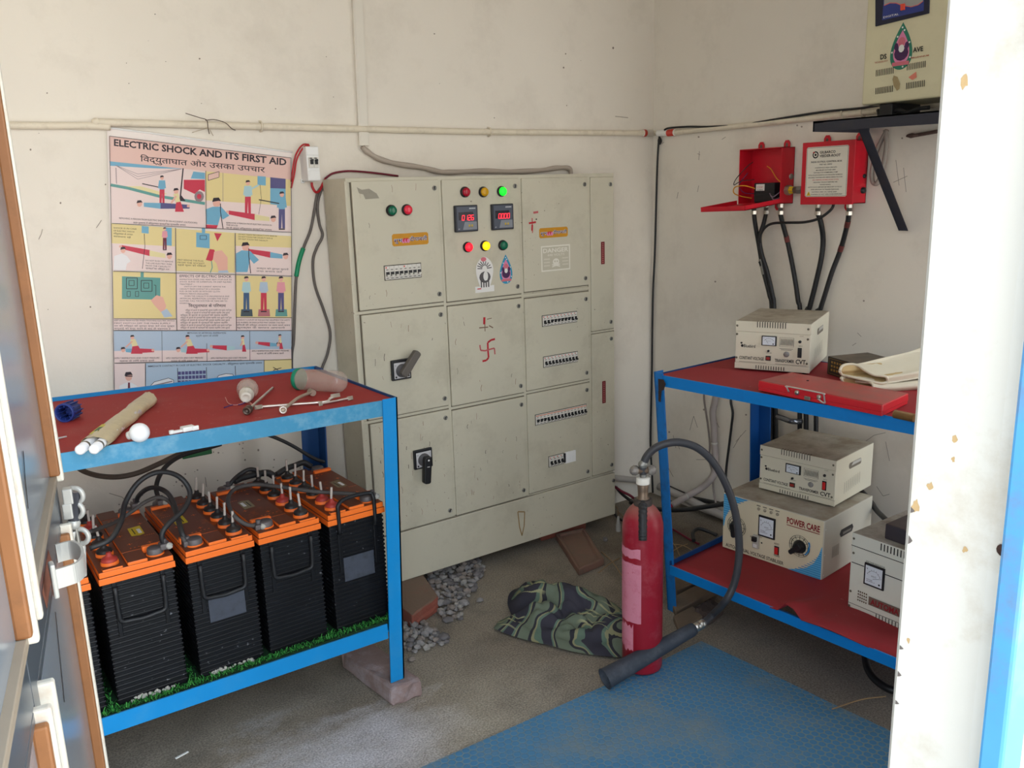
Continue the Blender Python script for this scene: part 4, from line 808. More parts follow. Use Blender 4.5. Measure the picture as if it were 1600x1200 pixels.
wire('wall_cable', 'grey cable hanging loosely beside the cabinet and dropping behind the shelf', [(506, 290, 3.2), (499, 305, 3.199), (496, 325, 3.199), (499, 350, 3.196), (504, 368, 3.19), (495, 387, 3.196), (489, 408, 3.199), (492, 445, 3.199), (506, 485, 3.196), (516, 520, 3.19), (512, 552, 3.185), (503, 576, 3.18), (498, 600, 3.18)], .0056, m_gc, 'cable')
wire('binding_wire', 'thin rusty binding wire hooked over the conduit pipe above the poster', [(290, 177, 3.17), (312, 184, 3.175), (323, 188, 3.178), (325, 200, 3.18), (327, 209, 3.2)], .0014, M('rusty_wire', (74, 54, 44), .7))
wire('binding_wire', 'thin wire end curling to the right along the conduit above the poster', [(321, 188, 3.176), (335, 187, 3.176), (352, 192, 3.17), (362, 201, 3.165), (368, 203.5, 3.165)], .0014, M('rusty_wire', (74, 54, 44)))
wire('hanging_string', 'pale string tying the poster top to the conduit', [(300, 207, 3.196), (318, 202, 3.185), (326, 201, 3.181), (333, 212, 3.196)], .0012, M('string', (186, 172, 150), .9), 'string')
# ================================================================ right shelf
rs = thing('shelf_frame', 'blue angle-iron two-tier shelf frame against the right wall holding the voltage units', 'shelf', (2.55, 1.6, 0))
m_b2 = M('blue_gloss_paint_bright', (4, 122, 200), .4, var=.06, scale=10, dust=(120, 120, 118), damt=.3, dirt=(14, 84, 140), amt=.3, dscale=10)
U0, U1, U2, U3 = V((2.235, 2.245, .957)), V((2.336, .95, .964)), V((2.86, 2.275, .957)), V((2.87, .95, .963))
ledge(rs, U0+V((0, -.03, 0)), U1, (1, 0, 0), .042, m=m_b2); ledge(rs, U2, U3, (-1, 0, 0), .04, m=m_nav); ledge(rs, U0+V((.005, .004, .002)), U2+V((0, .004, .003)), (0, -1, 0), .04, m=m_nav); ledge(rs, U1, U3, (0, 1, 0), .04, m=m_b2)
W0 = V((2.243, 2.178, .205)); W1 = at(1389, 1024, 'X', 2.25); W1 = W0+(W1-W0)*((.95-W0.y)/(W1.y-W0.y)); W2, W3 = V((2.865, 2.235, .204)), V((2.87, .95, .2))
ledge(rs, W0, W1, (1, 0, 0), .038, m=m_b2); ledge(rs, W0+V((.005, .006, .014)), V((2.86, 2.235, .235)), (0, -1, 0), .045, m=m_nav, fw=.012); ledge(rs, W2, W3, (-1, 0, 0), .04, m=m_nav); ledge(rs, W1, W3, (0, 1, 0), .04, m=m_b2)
def leg2(top, bot, ax, ay, m, w_=.045, t=.005): leg(rs, top, bot, ax, ay, m, w_, t)
m_brn = M('burnt_blue_paint', (16, 110, 184), .5, var=.12, dirt=(40, 34, 36), amt=.5, dscale=16)
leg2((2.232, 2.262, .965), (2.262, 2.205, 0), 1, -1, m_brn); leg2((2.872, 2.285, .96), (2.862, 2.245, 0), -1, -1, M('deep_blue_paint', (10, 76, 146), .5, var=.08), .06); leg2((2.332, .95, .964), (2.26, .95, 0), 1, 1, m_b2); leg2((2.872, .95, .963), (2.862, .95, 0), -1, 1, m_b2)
b = MB(); q = at(1031, 600, 'X', 2.229); b.ink(lambda u, v, h=0: V((2.2305-h, u, v))); b.poly([(q.y-.02, q.z-.02), (q.y+.008, q.z-.03), (q.y+.01, q.z+.018), (q.y-.018, q.z+.02), (q.y-.03, q.z+.005)], M('weld_scorch', (52, 40, 36), .8, var=.3, scale=60)); b.poly([(q.y-.004, q.z-.07), (q.y+.008, q.z-.068), (q.y+.009, q.z-.028), (q.y-.01, q.z-.02)], M('weld_scorch', (52, 40, 36))); obj('weld_mark', b, rs, 'dark scorched weld')
# red sheets
m_mat2 = M('dark_red_rubber_sheet', (150, 38, 44), .7, var=.08, scale=4, dirt=(128, 50, 52), amt=.4, dscale=5, bump=.1, bscale=120, speck=(186, 130, 126))
b = MB(); A = [U0+V((.007, -.006, 0)), U1+V((.007, .006, 0)), U3+V((-.008, .006, 0)), U2+V((-.008, -.006, 0))]
b.hexa([p-V((0, 0, .02)) for p in A], [p-V((0, 0, .001)) for p in A], m_mat2); obj('rubber_sheet', b, cat_='rubber sheet', label='red rubber sheet on the top tier of the shelf under the red tin case')
b = MB(); n, mth = 34, 10; G = []
for i in range(n+1):
    row = []
    for j in range(mth+1):
        s_, t_ = i/n, j/mth; p = W0.lerp(W1, s_).lerp(W2.lerp(W3, s_), t_); p = p+V((.004, 0, -.002))*(1-t_)+V((-.008, 0, 0))*t_
        q = at(1250, 958, 'Z', .215); dy = p.y-q.y; up = .05*math.exp(-(dy/.032)**2)*math.exp(-(t_*4.2)**2)+.022*math.exp(-((dy+.13)/.11)**2)*math.exp(-(t_*2.6)**2)
        row.append(b.bm.verts.new(p+V((-.03*math.exp(-((dy+.1)/.13)**2)*(1-t_)**4, 0, up))))
    G.append(row)
ii = b.mi(m_mat2)
for i in range(n):
    for j in range(mth): f = b.bm.faces.new([G[i][j], G[i+1][j], G[i+1][j+1], G[i][j+1]]); f.smooth = True; f.material_index = ii
g = bmesh.ops.extrude_face_region(b.bm, geom=b.bm.faces[:]); [setattr(v, 'co', v.co-V((0, 0, .004))) for v in g['geom'] if isinstance(v, bmesh.types.BMVert)]
obj('rubber_sheet', b, cat_='rubber sheet', label='red rubber sheet with a lifted front fold on the bottom tier of the shelf')

# ---------------------------------------------------------------- voltage units
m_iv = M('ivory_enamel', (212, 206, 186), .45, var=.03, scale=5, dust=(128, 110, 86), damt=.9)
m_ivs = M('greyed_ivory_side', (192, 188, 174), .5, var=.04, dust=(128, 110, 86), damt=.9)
m_slot = M('slot_shadow', (34, 30, 28), .9, var=0)
def unit(name, lab, A, B_, d, h, mt=m_iv, bev=.003, cat_='voltage unit', group=None):
    """A and B_ are the front bottom corners; returns the thing and its front frame (u across, v up, w out)"""
    A, B_ = V(A), V(B_); u = (B_-A); u.z = 0; wd = u.length; u.normalize(); n_ = V((u.y, -u.x, 0))
    t = thing(name, lab, cat_, (A+B_)/2-n_*d/2, 0, group); f = fr(A, u, (0, 0, 1), n_)
    X = Matrix([[u[i], -n_[i], (0, 0, 1)[i], A[i]] for i in range(3)] + [[0, 0, 0, 1]])
    return t, f, wd, X
def meter_an(b, f, u, v, wu, hv, bezel=m_black, sq=False):
    b.prism([(u-wu/2, v-hv/2), (u+wu/2, v-hv/2), (u+wu/2, v+hv/2), (u-wu/2, v+hv/2)], f, 0, .006, bezel, .001)
    g = lambda a, c, hh=0: f(a, c, .0062+hh); b.ink(g); fm = M('meter_paper', (214, 220, 228), .3); k = wu*.42; l = hv*.42
    b.rect(u-k, v-l, u+k, v+l, fm)
    for i in range(7):
        a = math.radians(30+20*i); b.line([(u+k*.75*math.cos(a), v-l*.5+l*1.1*math.sin(a)), (u+k*.88*math.cos(a), v-l*.5+l*1.25*math.sin(a))], wu*.012, m_dark)
    b.line([(u-k*.8, v+l*.1), (u-k*.3, v+l*.55), (u+k*.3, v+l*.55), (u+k*.8, v+l*.1)], wu*.012, m_dark); b.text('V', (u-k*.9, v+l*.55), (u-k*.7, v+l*.55), hv*.09, m_dark, .01); b.text('VOLTS', (u-k*.3, v-l*.1), (u+k*.3, v-l*.1), hv*.07, m_dark)
    b.line([(u-k*.1, v-l*.6), (u-k*.55, v+l*.35)] if not sq else [(u+k*.95, v), (u-k*.1, v-l*.3)], wu*.014, m_dark); b.ell(u+k*.7, v-l*.7, wu*.045, wu*.045, m_dark)
    if sq: b.text('POWER', (u-k*.8, v-l*.55), (u-k*.1, v-l*.55), hv*.05, m_viol); b.text('SUPPLY', (u-k*.8, v-l*.72), (u+k*.2, v-l*.72), hv*.05, m_viol)
def screws(f, par, pts):
    b = MB()
    for u, v in pts: b.lathe([(.0042, 0), (.0042, .0012), (.002, .0024), (0, .0024)], f(u, v, .0005), f(0, 0, 1)-f(0, 0, 0), M('screw_grey', (110, 104, 92), .4, .6), 10)
    return obj('screw_heads', b, par)
def cvt(lab, A, B_, d, h, lit):
    t, f, w_, X = unit('voltage_transformer', lab, A, B_, d, h)
    b = MB().box((0, .0015, .006), (w_, d, h), m_iv, X, .003); b.prism([(-.001, .006), (w_+.001, .006), (w_+.001, h*.155), (-.001, h*.155)], f, -.006, .0012, m_iv, .001).prism([(-.001, h*.79), (w_+.001, h*.79), (w_+.001, h), (-.001, h)], f, -.006, .0012, m_iv, .001)
    side = fr(f(w_, 0, 0), f(0, 0, -1)-f(0, 0, 0), (0, 0, 1), f(1, 0, 0)-f(0, 0, 0)); b.ink(side); du = d
    b.poly([(du*.36+.008*math.cos(a), h*.745+.012*math.sin(a)) for a in [PI/2+k*PI/6 for k in range(7)]]+[(du*.64+.008*math.cos(a), h*.745+.012*math.sin(a)) for a in [-PI/2+k*PI/6 for k in range(7)]], M('hand_hole', (120, 112, 100), .8)); b.poly([(du*.4, h*.735), (du*.66, h*.735), (du*.66, h*.8), (du*.44, h*.8)], M('hand_hole_light', (186, 182, 174), .8))
    for k in range(9): b.rect(du*(.24+.05*k), h*(.2+.008*k), du*(.24+.05*k)+.0018, h*(.44+.008*k), M('slot_grey', (104, 98, 88), .8))
    b.ink(f)
    b.ink(lambda u, v, hh=0: f(u, v, hh+.0012))
    for k in range(12): u = w_*(.29+.034*k); b.rect(u, h*.885, u+.0028, h*.998, m_slot); b.rect(u, h*.045, u+.0028, h*.12, m_slot)
    top = fr(f(0, h, 0), f(1, 0, 0)-f(0, 0, 0), f(0, 0, -1)-f(0, 0, 0), (0, 0, 1)); b.ink(top)
    for k in range(12): u = w_*(.29+.034*k); b.rect(u, -.0, u+.0028, .012, m_slot)
    obj('casing', b, t)
    b = MB(); b.prism([(.001, h*.16), (w_-.001, h*.16), (w_-.001, h*.785), (.001, h*.785)], f, -.004, .0006, m_iv, .0004); g = lambda u, v, hh=0: f(u*w_, v*h, .0004+hh); b.ink(g)
    b.line([(.06, .175), (.43, .175)], .006, m_dark); b.line([(.55, .175), (.96, .175)], .006, m_dark)
    b.text('Bluebird', (.115, .47), (.275, .47), .062, m_dark, .014); b.ell(.095, .5, .018, .03, m_dark, 9); b.ell(.085, .555, .016, .02, m_dark, 8); b.ell(.105, .55, .01, .012, m_iv, 8)
    b.text('CONSTANT VOLTAGE', (.06, .225), (.395, .225), .062, m_dark, .02); b.text('TRANSFORMER', (.545, .215), (.80, .215), .062, m_dark, .02); b.text('CVT', (.82, .205), (.95, .205), .085, m_dark, .025)
    wv = M('grey_engraving', (96, 92, 86), .6); b.frm(.60, .53, .785, .71, .004, wv)
    for k in range(9): b.line([(.61+.019*k, .55), (.62+.019*k, .69), (.628+.019*k, .55)], .005, wv)
    b.line([(.6, .49), (.78, .49)], .008, wv); b.line([(.62, .465), (.76, .465)], .008, wv); b.text('CVT', (.86, .745), (.91, .745), .02, m_dark); b.text('ON OFF', (.425, .375), (.5, .375), .02, m_dark); b.text('INPUT', (.85, .55), (.9, .55), .02, m_dark)
    obj('front_panel', b, t)
    b = MB(); meter_an(b, f, w_*.46, h*.63, w_*.2, h*.195); obj('voltmeter', b, t)
    b = MB(); b.lathe([(.0042, 0), (.0042, .006), (0, .006)], f(w_*.455, h*.425, 0), f(0, 0, 1)-f(0, 0, 0), m_black, 12); obj('reset_knob', b, t)
    b = MB(); b.prism([(w_*.42, h*.23), (w_*.49, h*.23), (w_*.49, h*.325), (w_*.42, h*.325)], f, 0, .004, m_black, .001).prism([(w_*.43, h*.25), (w_*.48, h*.25), (w_*.48, h*.305), (w_*.43, h*.305)], f, .003, .006, M('switch_red_dim', (150, 44, 40), .4), .001); obj('rocker_switch', b, t)
    b = MB().lathe([(.0105, 0), (.0105, .003), (.008, .005), (0, .005)], f(w_*.695, h*.38, 0), f(0, 0, 1)-f(0, 0, 0), M('grey_cap', (132, 128, 126), .5), 20); obj('fuse_cap', b, t)
    b = MB().lathe([(.0055, 0), (.0055, .004), (.004, .007), (0, .0075)], f(w_*.865, h*.645, 0), f(0, 0, 1)-f(0, 0, 0), m_black, 14); obj('pilot_lamp', b, t)
    b = MB().prism([(w_*.84, h*.33), (w_*.893, h*.33), (w_*.893, h*.525), (w_*.84, h*.525)], f, 0, .004, m_black, .001).prism([(w_*.85, h*.35), (w_*.883, h*.35), (w_*.883, h*.505), (w_*.85, h*.505)], f, .003, .007, M('switch_red', (206, 40, 40), .35) if lit else m_black, .001); obj('rocker_switch', b, t)
    screws(f, t, [(w_*.02, h*.9), (w_*.02, h*.73), (w_*.02, h*.25), (w_*.965, h*.9), (w_*.965, h*.7), (w_*.965, h*.22)])
    b = MB()
    for u in (.08, .92):
        for v in (.06, .94): p = f(w_*u, 0, -d*v); b.cyl(p, p+V((0, 0, .0065)), .008, m_black, n=10)
    obj('feet', b, t)
    return t
A, B_ = at(1148, 577, 'Z', .9590), at(1264, 586, 'Z', .9590); cvt('ivory voltage transformer standing on the top tier beside the red tin case', A, B_, .355, .187, False)
A, B_ = at(1128, 855, 'Z', .206), at(1284, 908, 'Z', .206)
HS = .236
t, f, w_, X = unit('voltage_stabiliser', 'wide beige voltage stabiliser with two dials and blue corners on the bottom tier', A, B_, .37, HS)
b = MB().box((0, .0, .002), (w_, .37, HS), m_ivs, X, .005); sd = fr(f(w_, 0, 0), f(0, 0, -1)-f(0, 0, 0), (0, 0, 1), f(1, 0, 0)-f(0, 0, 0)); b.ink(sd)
b.poly([(.125, .135), (.21, .135), (.22, .15), (.21, .165), (.125, .165), (.115, .15)], M('grip_black', (48, 46, 46), .6)); b.poly([(.14, .142), (.2, .142), (.205, .15), (.14, .152)], M('grip_grey', (120, 116, 110), .7))
for k in range(6): b.rect(.065+.009*k, .07, .068+.009*k, .115, M('slot_grey', (104, 98, 88)))
for v in (.02, .1, .2): b.ell(.008, v, .003, .003, m_wht, 8)
obj('casing', b, t)
b = MB(); m_fp = M('cream_fascia', (216, 206, 178), .4, var=.02); b.prism([(.004, .004), (w_-.004, .004), (w_-.004, HS-.004), (.004, HS-.004)], f, -.002, .0012, m_fp, .0006)
g = lambda u, v, hh=0: f(u*w_, v*HS, .001+hh); b.ink(g); m_cy = M('fascia_blue', (96, 176, 220), .4, var=.03); m_cy2 = M('fascia_blue_dark', (48, 132, 190), .4)
b.poly([(.01, .985), (.27, .985), (.2, .93), (.12, .84), (.07, .72), (.035, .58), (.02, .42), (.01, .4)], m_cy); b.poly([(.99, .015), (.68, .015), (.76, .06), (.85, .13), (.92, .25), (.96, .4), (.985, .56), (.99, .56)], m_cy)
for k in range(14): v = .97-.04*k; b.line([(.012, v), (.012+max(.004, .24*(1-k/14)**1.9), v)], .012, m_cy2); v = .03+.037*k; b.line([(.988, v), (.988-max(.004, .27*(1-k/14)**1.7), v)], .012, m_cy2)
b.text('POWER CARE', (.655, .795), (.962, .795), .10, M('fascia_maroon', (136, 28, 36), .5), .03); b.line([(.655, .765), (.962, .765)], .012, M('fascia_maroon', (136, 28, 36)))
b.text('AUTO/MANUAL VOLTAGE STABILISER', (.045, .055), (.64, .055), .058, m_dark, .012)
for k in range(4): b.line([(.355+.062*k, .945), (.395+.062*k, .945)], .012, m_dark)
for cu, cv in ((.155, .47), (.785, .47)):
    b.ring(cu, cv, .098, .098*w_/HS, .005, m_dark, 32); b.ring(cu, cv, .082, .082*w_/HS, .006, m_dark, 32)
    for k in range(12): a = k*PI/6; b.line([(cu+.06*math.cos(a), cv+.06*w_/HS*math.sin(a)), (cu+.094*math.cos(a), cv+.094*w_/HS*math.sin(a))], .005, m_dark)
b.line([(.155, .9-.18), (.155, .64)], .006, m_dark); b.text('AUTO', (.3, .36), (.335, .36), .03, m_dark, .01); b.ell(.42, .32, .008, .015, m_dark, 8); b.text('OUTPUT', (.375, .4), (.425, .4), .025, m_dark); b.text('RESET', (.545, .37), (.595, .37), .03, m_dark); b.text('MAINS', (.545, .165), (.6, .165), .03, m_dark)
b.line([(.84, .35), (.868, .42), (.878, .52), (.872, .58)], .014, m_cy2)
obj('fascia', b, t)
b = MB(); meter_an(b, lambda u, v, h=0: f(u, v, h+.001), w_*.465, HS*.62, w_*.165, HS*.36, m_black, True); obj('voltmeter', b, t)
for cu, a0 in ((.15, -1.5), (.785, -2.4)):
    p = f(w_*cu, HS*.46, 0); nn = f(0, 0, 1)-f(0, 0, 0); b = MB().lathe([(.026, 0), (.026, .004), (.021, .008), (.019, .022), (.016, .025), (0, .025)], p, nn, m_black, 28)
    uu = (f(1, 0, 0)-f(0, 0, 0)); c_, s_ = math.cos(a0), math.sin(a0); kf = fr(p, uu*c_+V((0, 0, 1))*s_, uu*-s_+V((0, 0, 1))*c_, nn); b.prism([(-.02, -.011), (.036, -.009), (.04, 0), (.036, .009), (-.02, .011)], kf, .008, .03, m_black, .003); obj('dial_knob', b, t)
for k in range(4): b = MB().lathe([(.0062, 0), (.0062, .003), (.004, .005), (0, .006)], f(w_*(.375+.062*k), HS*.89, .001), f(0, 0, 1)-f(0, 0, 0), M('pilot_lens', (150, 140, 122), .3), 14); obj('pilot_lamp', b, t)
b = MB().prism([(w_*.335, HS*.2), (w_*.395, HS*.2), (w_*.395, HS*.43), (w_*.335, HS*.43)], f, 0, .012, M('breaker_grey', (186, 182, 172), .5), .002).prism([(w_*.34, HS*.33), (w_*.385, HS*.33), (w_*.385, HS*.41), (w_*.34, HS*.41)], f, .011, .024, m_black, .003); b.ink(lambda u, v, h=0: f(u, v, .012+h)); b.rect(w_*.345, HS*.22, w_*.385, HS*.28, m_wht); obj('breaker', b, t)
b = MB().prism([(w_*.545, HS*.195), (w_*.59, HS*.195), (w_*.59, HS*.34), (w_*.545, HS*.34)], f, 0, .004, m_black, .001).prism([(w_*.552, HS*.21), (w_*.583, HS*.21), (w_*.583, HS*.325), (w_*.552, HS*.325)], f, .003, .008, M('switch_red', (206, 40, 40), .35), .001); obj('rocker_switch', b, t)
z2 = .206+HS+.0008; A, B_ = at(1186, 764, 'Z', z2), at(1303, 794, 'Z', z2); cvt('ivory voltage transformer with a lit red switch stacked on the beige stabiliser', A, B_, .315, .186, True)
# the unit cut off by the door jamb
A = at(1324, 953, 'Z', .212); B_ = A+V((-.004, -.40, 0)); H4 = .285
t, f, w_, X = unit('voltage_stabiliser', 'tall ivory automatic stabiliser half hidden by the white door jamb', A, B_, .32, H4)
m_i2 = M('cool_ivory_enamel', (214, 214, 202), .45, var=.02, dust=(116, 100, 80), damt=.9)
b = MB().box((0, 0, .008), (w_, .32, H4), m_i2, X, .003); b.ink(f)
for v in (.84,): b.line([(0, H4*v), (w_, H4*v)], .0025, m_dark)
b.line([(.005, H4*.63), (.052, H4*.63)], .003, m_dark); b.line([(.125, H4*.63), (w_, H4*.63)], .003, m_dark); b.line([(0, H4*.11), (w_, H4*.11)], .002, M('grey_engraving', (96, 92, 86)))
for k in range(14): b.rect(.105+.0115*k, H4*.9, .109+.0115*k, H4*.985, m_slot); b.rect(.105+.0115*k, H4*.045, .108+.0115*k, H4*.105, m_slot)
for i in range(5):
    for j in range(4): b.ell(.038+.0075*i, H4*.30-.0105*j, .0027, .0033, M('speaker_hole', (92, 74, 52), .8), 8)
b.rect(.077, H4*.185, .23, H4*.29, M('brown_strip', (112, 92, 82), .5)); b.text('AUTOMATIC', (.084, H4*.20), (.22, H4*.20), H4*.068, M('fascia_maroon', (136, 28, 36)), .03); b.text('VOLTAGE INDICATOR', (.058, H4*.70), (.126, H4*.70), .006, m_dark)
obj('casing', b, t); b = MB(); meter_an(b, f, .0915, H4*.56, .072, H4*.27, m_black, True); obj('voltmeter', b, t)
screws(f, t, [(.008, H4*.93), (.01, H4*.75), (.008, H4*.26), (.006, H4*.07)])
b = MB(); [b.cyl(f(u, 0, -v), f(u, .0085, -v), .009, m_black, n=10) for u in (.03, .36) for v in (.03, .28)]; obj('feet', b, t)
z4 = .212+H4+.0008; q = at(1383, 842, 'Z', z4); b = MB().box((q.x, q.y-.17, z4), (q.x+.16, q.y+.003, z4+.053), M('dark_plum_plastic', (58, 52, 58), .5, var=.08, dust=(96, 84, 74), damt=.8), bev=.004); obj('adapter_box', b, cat_='box', label='small dark box lying on top of the half-hidden automatic stabiliser')
b = MB(); q = at(1357, 972, 'Z', .212); b.ball(q+V((.004, 0, .004)), .011, m_wht, 2, .35, (1, 1, .6)); obj('paper_scrap', b, cat_='paper scrap', label='tiny crumpled white scrap under the automatic stabiliser')
# black box behind the gloves
A, B_ = at(1292, 584, 'Z', .9602), at(1343, 600, 'Z', .9602); t, f, w_, X = unit('battery_box', 'small black box with gold print beside the upper voltage transformer', A, B_, .17, .066, cat_='box')
b = MB().box((0, 0, 0), (w_, .17, .066), M('black_card', (34, 32, 30), .5, var=.15, dust=(112, 98, 80), damt=.85), X, .002); obj('carton', b, t)
b = MB().ink(f); gd = M('gold_print', (150, 116, 52), .5, var=.1)
for k in range(3):
    for j in range(7-k): b.rect(w_*(.12+.085*j), .044-.014*k, w_*(.175+.085*j), .052-.014*k, gd)
b.frm(w_*.06, .006, w_*.94, .06, .0012, gd); obj('gold_print', b, t)
# red tin case
zt_ = .998; c_ = [at(x, y, 'Z', zt_) for x, y in [(1184, 594), (1380, 633), (1421, 614), (1236, 581)]]; t = thing('tin_case', 'flat red tin case with a wire handle lying at the front of the top tier', 'case', (c_[0]+c_[1]+c_[2]+c_[3])/4-V((0, 0, .04)))
m_rt = M('red_tin', (200, 34, 44), .35, var=.05, dust=(142, 78, 70), damt=.9); dn = lambda z: [V((p.x, p.y, z)) for p in c_]; mid = sum(c_, V())/4
b = MB().hexa([p+(mid-p)*.012 for p in dn(.9622)], [p+(mid-p)*.012 for p in dn(.974)], m_rt, .002); obj('tray', b, t)
b = MB().hexa(dn(.973), [p+(mid-p)*.01 for p in dn(zt_)], m_rt, .004); q = at(1262, 595, 'Z', zt_); b.lathe([(.004, 0), (.004, .002), (0, .002)], (q.x, q.y, zt_), (0, 0, 1), m_black, 10); obj('lid', b, t)
h0, h1 = c_[0].lerp(c_[1], .285), c_[0].lerp(c_[1], .585); o_ = V((-.006, 0, 0)); b = MB(); b.tube([h0+o_+V((0, 0, -.016)), h0+o_+V((-.010, 0, -.001)), h0.lerp(h1, .05)+o_+V((-.012, 0, .004)), h0.lerp(h1, .95)+o_+V((-.012, 0, .004)), h1+o_+V((-.010, 0, -.001)), h1+o_+V((-.004, 0, -.02)), h1+o_+V((-.002, 0, -.027)), h1.lerp(h0, .08)+o_+V((.001, 0, -.028)), h1.lerp(h0, .2)+o_+V((.001, 0, -.02))], .0026, M('bright_wire', (214, 208, 200), .3, .6), 8, 5)
obj('wire_handle', b, t, 'steel wire handle'); b = MB()
for k in (.2, .8): p = h0.lerp(h1, k)+V((-.003, 0, -.015)); b.lathe([(.008, -.004), (.008, 0), (.004, .003), (0, .003)], p, (-1, 0, 0), m_steel, 12)
b.bar(h0.lerp(h1, .42)+V((-.002, 0, -.026)), h0.lerp(h1, .58)+V((-.002, 0, -.026)), .004, .012, m_dull, bev=.001); obj('latch', b, t)
b = MB(); p = at(1404, 646, 'Z', .975); b.cyl(p+V((0, .012, -.004)), p+V((.0, -.05, -.004)), .0125, M('brown_brass', (120, 86, 46), .5, .4, var=.3, scale=60), n=14); obj('brass_plug', b, cat_='brass plug', label='brown brass plug at the front edge of the top tier beside the tin case')
# gloves
m_gl = M('cream_glove_rubber', (212, 202, 178), .6, var=.04, scale=14, dirt=(186, 172, 144), amt=.25, dscale=7); m_gli = M('tan_glove_lining', (186, 160, 112), .8, var=.08, scale=20)
def glove(lab, rim, axis, lift, L_=.3, thick=.022):
    """rim: pixels round the cuff opening on a standing plane; the sleeve runs along axis and flattens"""
    t = None; P = [at(x, y, 'Y', Y_) for x, y, Y_ in rim]; C_ = sum(P, V())/len(P); R_ = cat(P+[P[0]], 4)[:-1]; ax = V(axis).normalized()
    t = thing('rubber_glove', lab, 'glove', V((C_.x, C_.y, min(p.z for p in R_)-.004)), 0, 'cream rubber gloves'); b = MB(); rows = []
    for k in range(9):
        s_ = k/8; c2 = C_+ax*L_*s_+V((0, 0, lift*s_*s_)); row = []
        for p in R_:
            q = p-C_; q = V((q.x*(1+.1*s_), q.y*(1+.25*s_), q.z*(1+.12*s_)+.002*math.sin(9*s_+q.length*60))); row.append(b.bm.verts.new(c2+q))
        rows.append(row)
    ii = b.mi(m_gl); n_ = len(R_)
    for r0, r1 in zip(rows, rows[1:]):
        for j in range(n_): fc_ = b.bm.faces.new([r0[j], r0[(j+1) % n_], r1[(j+1) % n_], r1[j]]); fc_.smooth = True; fc_.material_index = ii
    b.bm.faces.new(rows[-1]).material_index = ii
    obj('sleeve', b, t); b = MB(); rows = []
    for k in range(5):
        s_ = k/4*.3; rows.append([b.bm.verts.new(C_+(p-C_)*(.93-.5*s_)+ax*L_*s_+V((0, 0, lift*s_*s_))) for p in R_])
    ii = b.mi(m_gli)
    for r0, r1 in zip(rows, rows[1:]):
        for j in range(n_): fc_ = b.bm.faces.new([r0[j], r0[(j+1) % n_], r1[(j+1) % n_], r1[j]]); fc_.smooth = True; fc_.material_index = ii
    b.bm.faces.new(rows[-1]).material_index = ii; obj('lining', b, t)
    obj('cuff_rim', MB().tube(R_+[R_[0]], .0048, m_gl, 8, 1), t)
glove('lower cream rubber glove lying on the red tin case', [(1314, 590, 1.66), (1320, 601, 1.65), (1337, 609, 1.62), (1356, 612.5, 1.58), (1364, 607, 1.56), (1362, 599, 1.57), (1350, 597, 1.6), (1332, 595, 1.64)], (.72, -.5, .0), .012)
glove('upper cream rubber glove with a wide open cuff resting on the lower one', [(1312, 580, 1.66), (1316, 572, 1.66), (1327, 569, 1.65), (1340, 571, 1.63), (1352, 579, 1.6), (1366, 586, 1.57), (1384, 588.5, 1.54), (1386, 596, 1.54), (1376, 599, 1.55), (1352, 594, 1.59), (1330, 589, 1.63), (1317, 586, 1.66)], (.72, -.42, .04), .035)
# ================================================================ right wall
t = thing('conduit_pipe', 'cream conduit pipe on the right wall leading from the corner towards the inverter', 'pipe', (XR, 2.5, 1.88))
P = [at(x, y, 'X', XR-.0145) for x, y in [(1026, 208.5), (1055, 207), (1200, 192), (1340, 176.5), (1480, 161)]]; obj('pipe', MB().tube(P, .0118, m_pvc, 12), t)
d = (P[2]-P[1]).normalized(); obj('coupling', MB().cyl(P[0]+d*.01, P[1], .0155, M('white_coupling', (226, 222, 214)), n=18), t); q = P[0].lerp(P[1], .8); obj('red_tape', MB().cyl(q-d*.022, q+d*.022, .0162, M('red_tape', (196, 60, 44)), n=18), t)
for px in (1317, 1348): q = at(px, 178 if px == 1317 else 175, 'X', XR-.0145); obj('saddle_clip', MB().tube([q+V((.014, 0, -.018)), q+V((-.006, 0, -.0135)), q+V((-.0145, 0, 0)), q+V((-.006, 0, .0135)), q+V((.014, 0, .018))], .0035, m_pvc, 6), t)
XW = XR-.008
wire('wall_cable', 'black cable stretched along the top of the conduit towards the inverter bracket', [(1038, 203, 'X', 3.12), (1046, 200, 'X', 3.125), (1075, 198, 'X', 3.13), (1110, 198, 'X', 3.13), (1160, 195, 'X', 3.13), (1215, 186, 'X', 3.13), (1285, 175, 'X', 3.13), (1345, 169, 'X', 3.12), (1385, 163, 'X', 3.11)], .0048, m_rubber, 'cable')
wire('wall_cable', 'black cable hanging straight down the corner of the room from the conduit', [(1031, 211, 'X', 3.135), (1029, 225, 'X', 3.138), (1027, 260, 'X', 3.138), (1025, 330, 'X', 3.14), (1023, 400, 'X', 3.14), (1020, 470, 'X', 3.14), (1018.5, 590, 'X', 3.14), (1016.5, 690, 'X', 3.14), (1019, 745, 'X', 3.13), (1020, 770, 'X', 3.12)], .0052, m_rubber, 'cable')
q = at(1031, 220, 'X', 3.135); obj('cable_knot', MB().ball(q, .012, m_black, 2, .2, (.8, .9, 1.6)), COL.objects['wall_cable.003'] if 'wall_cable.003' in COL.objects else None)
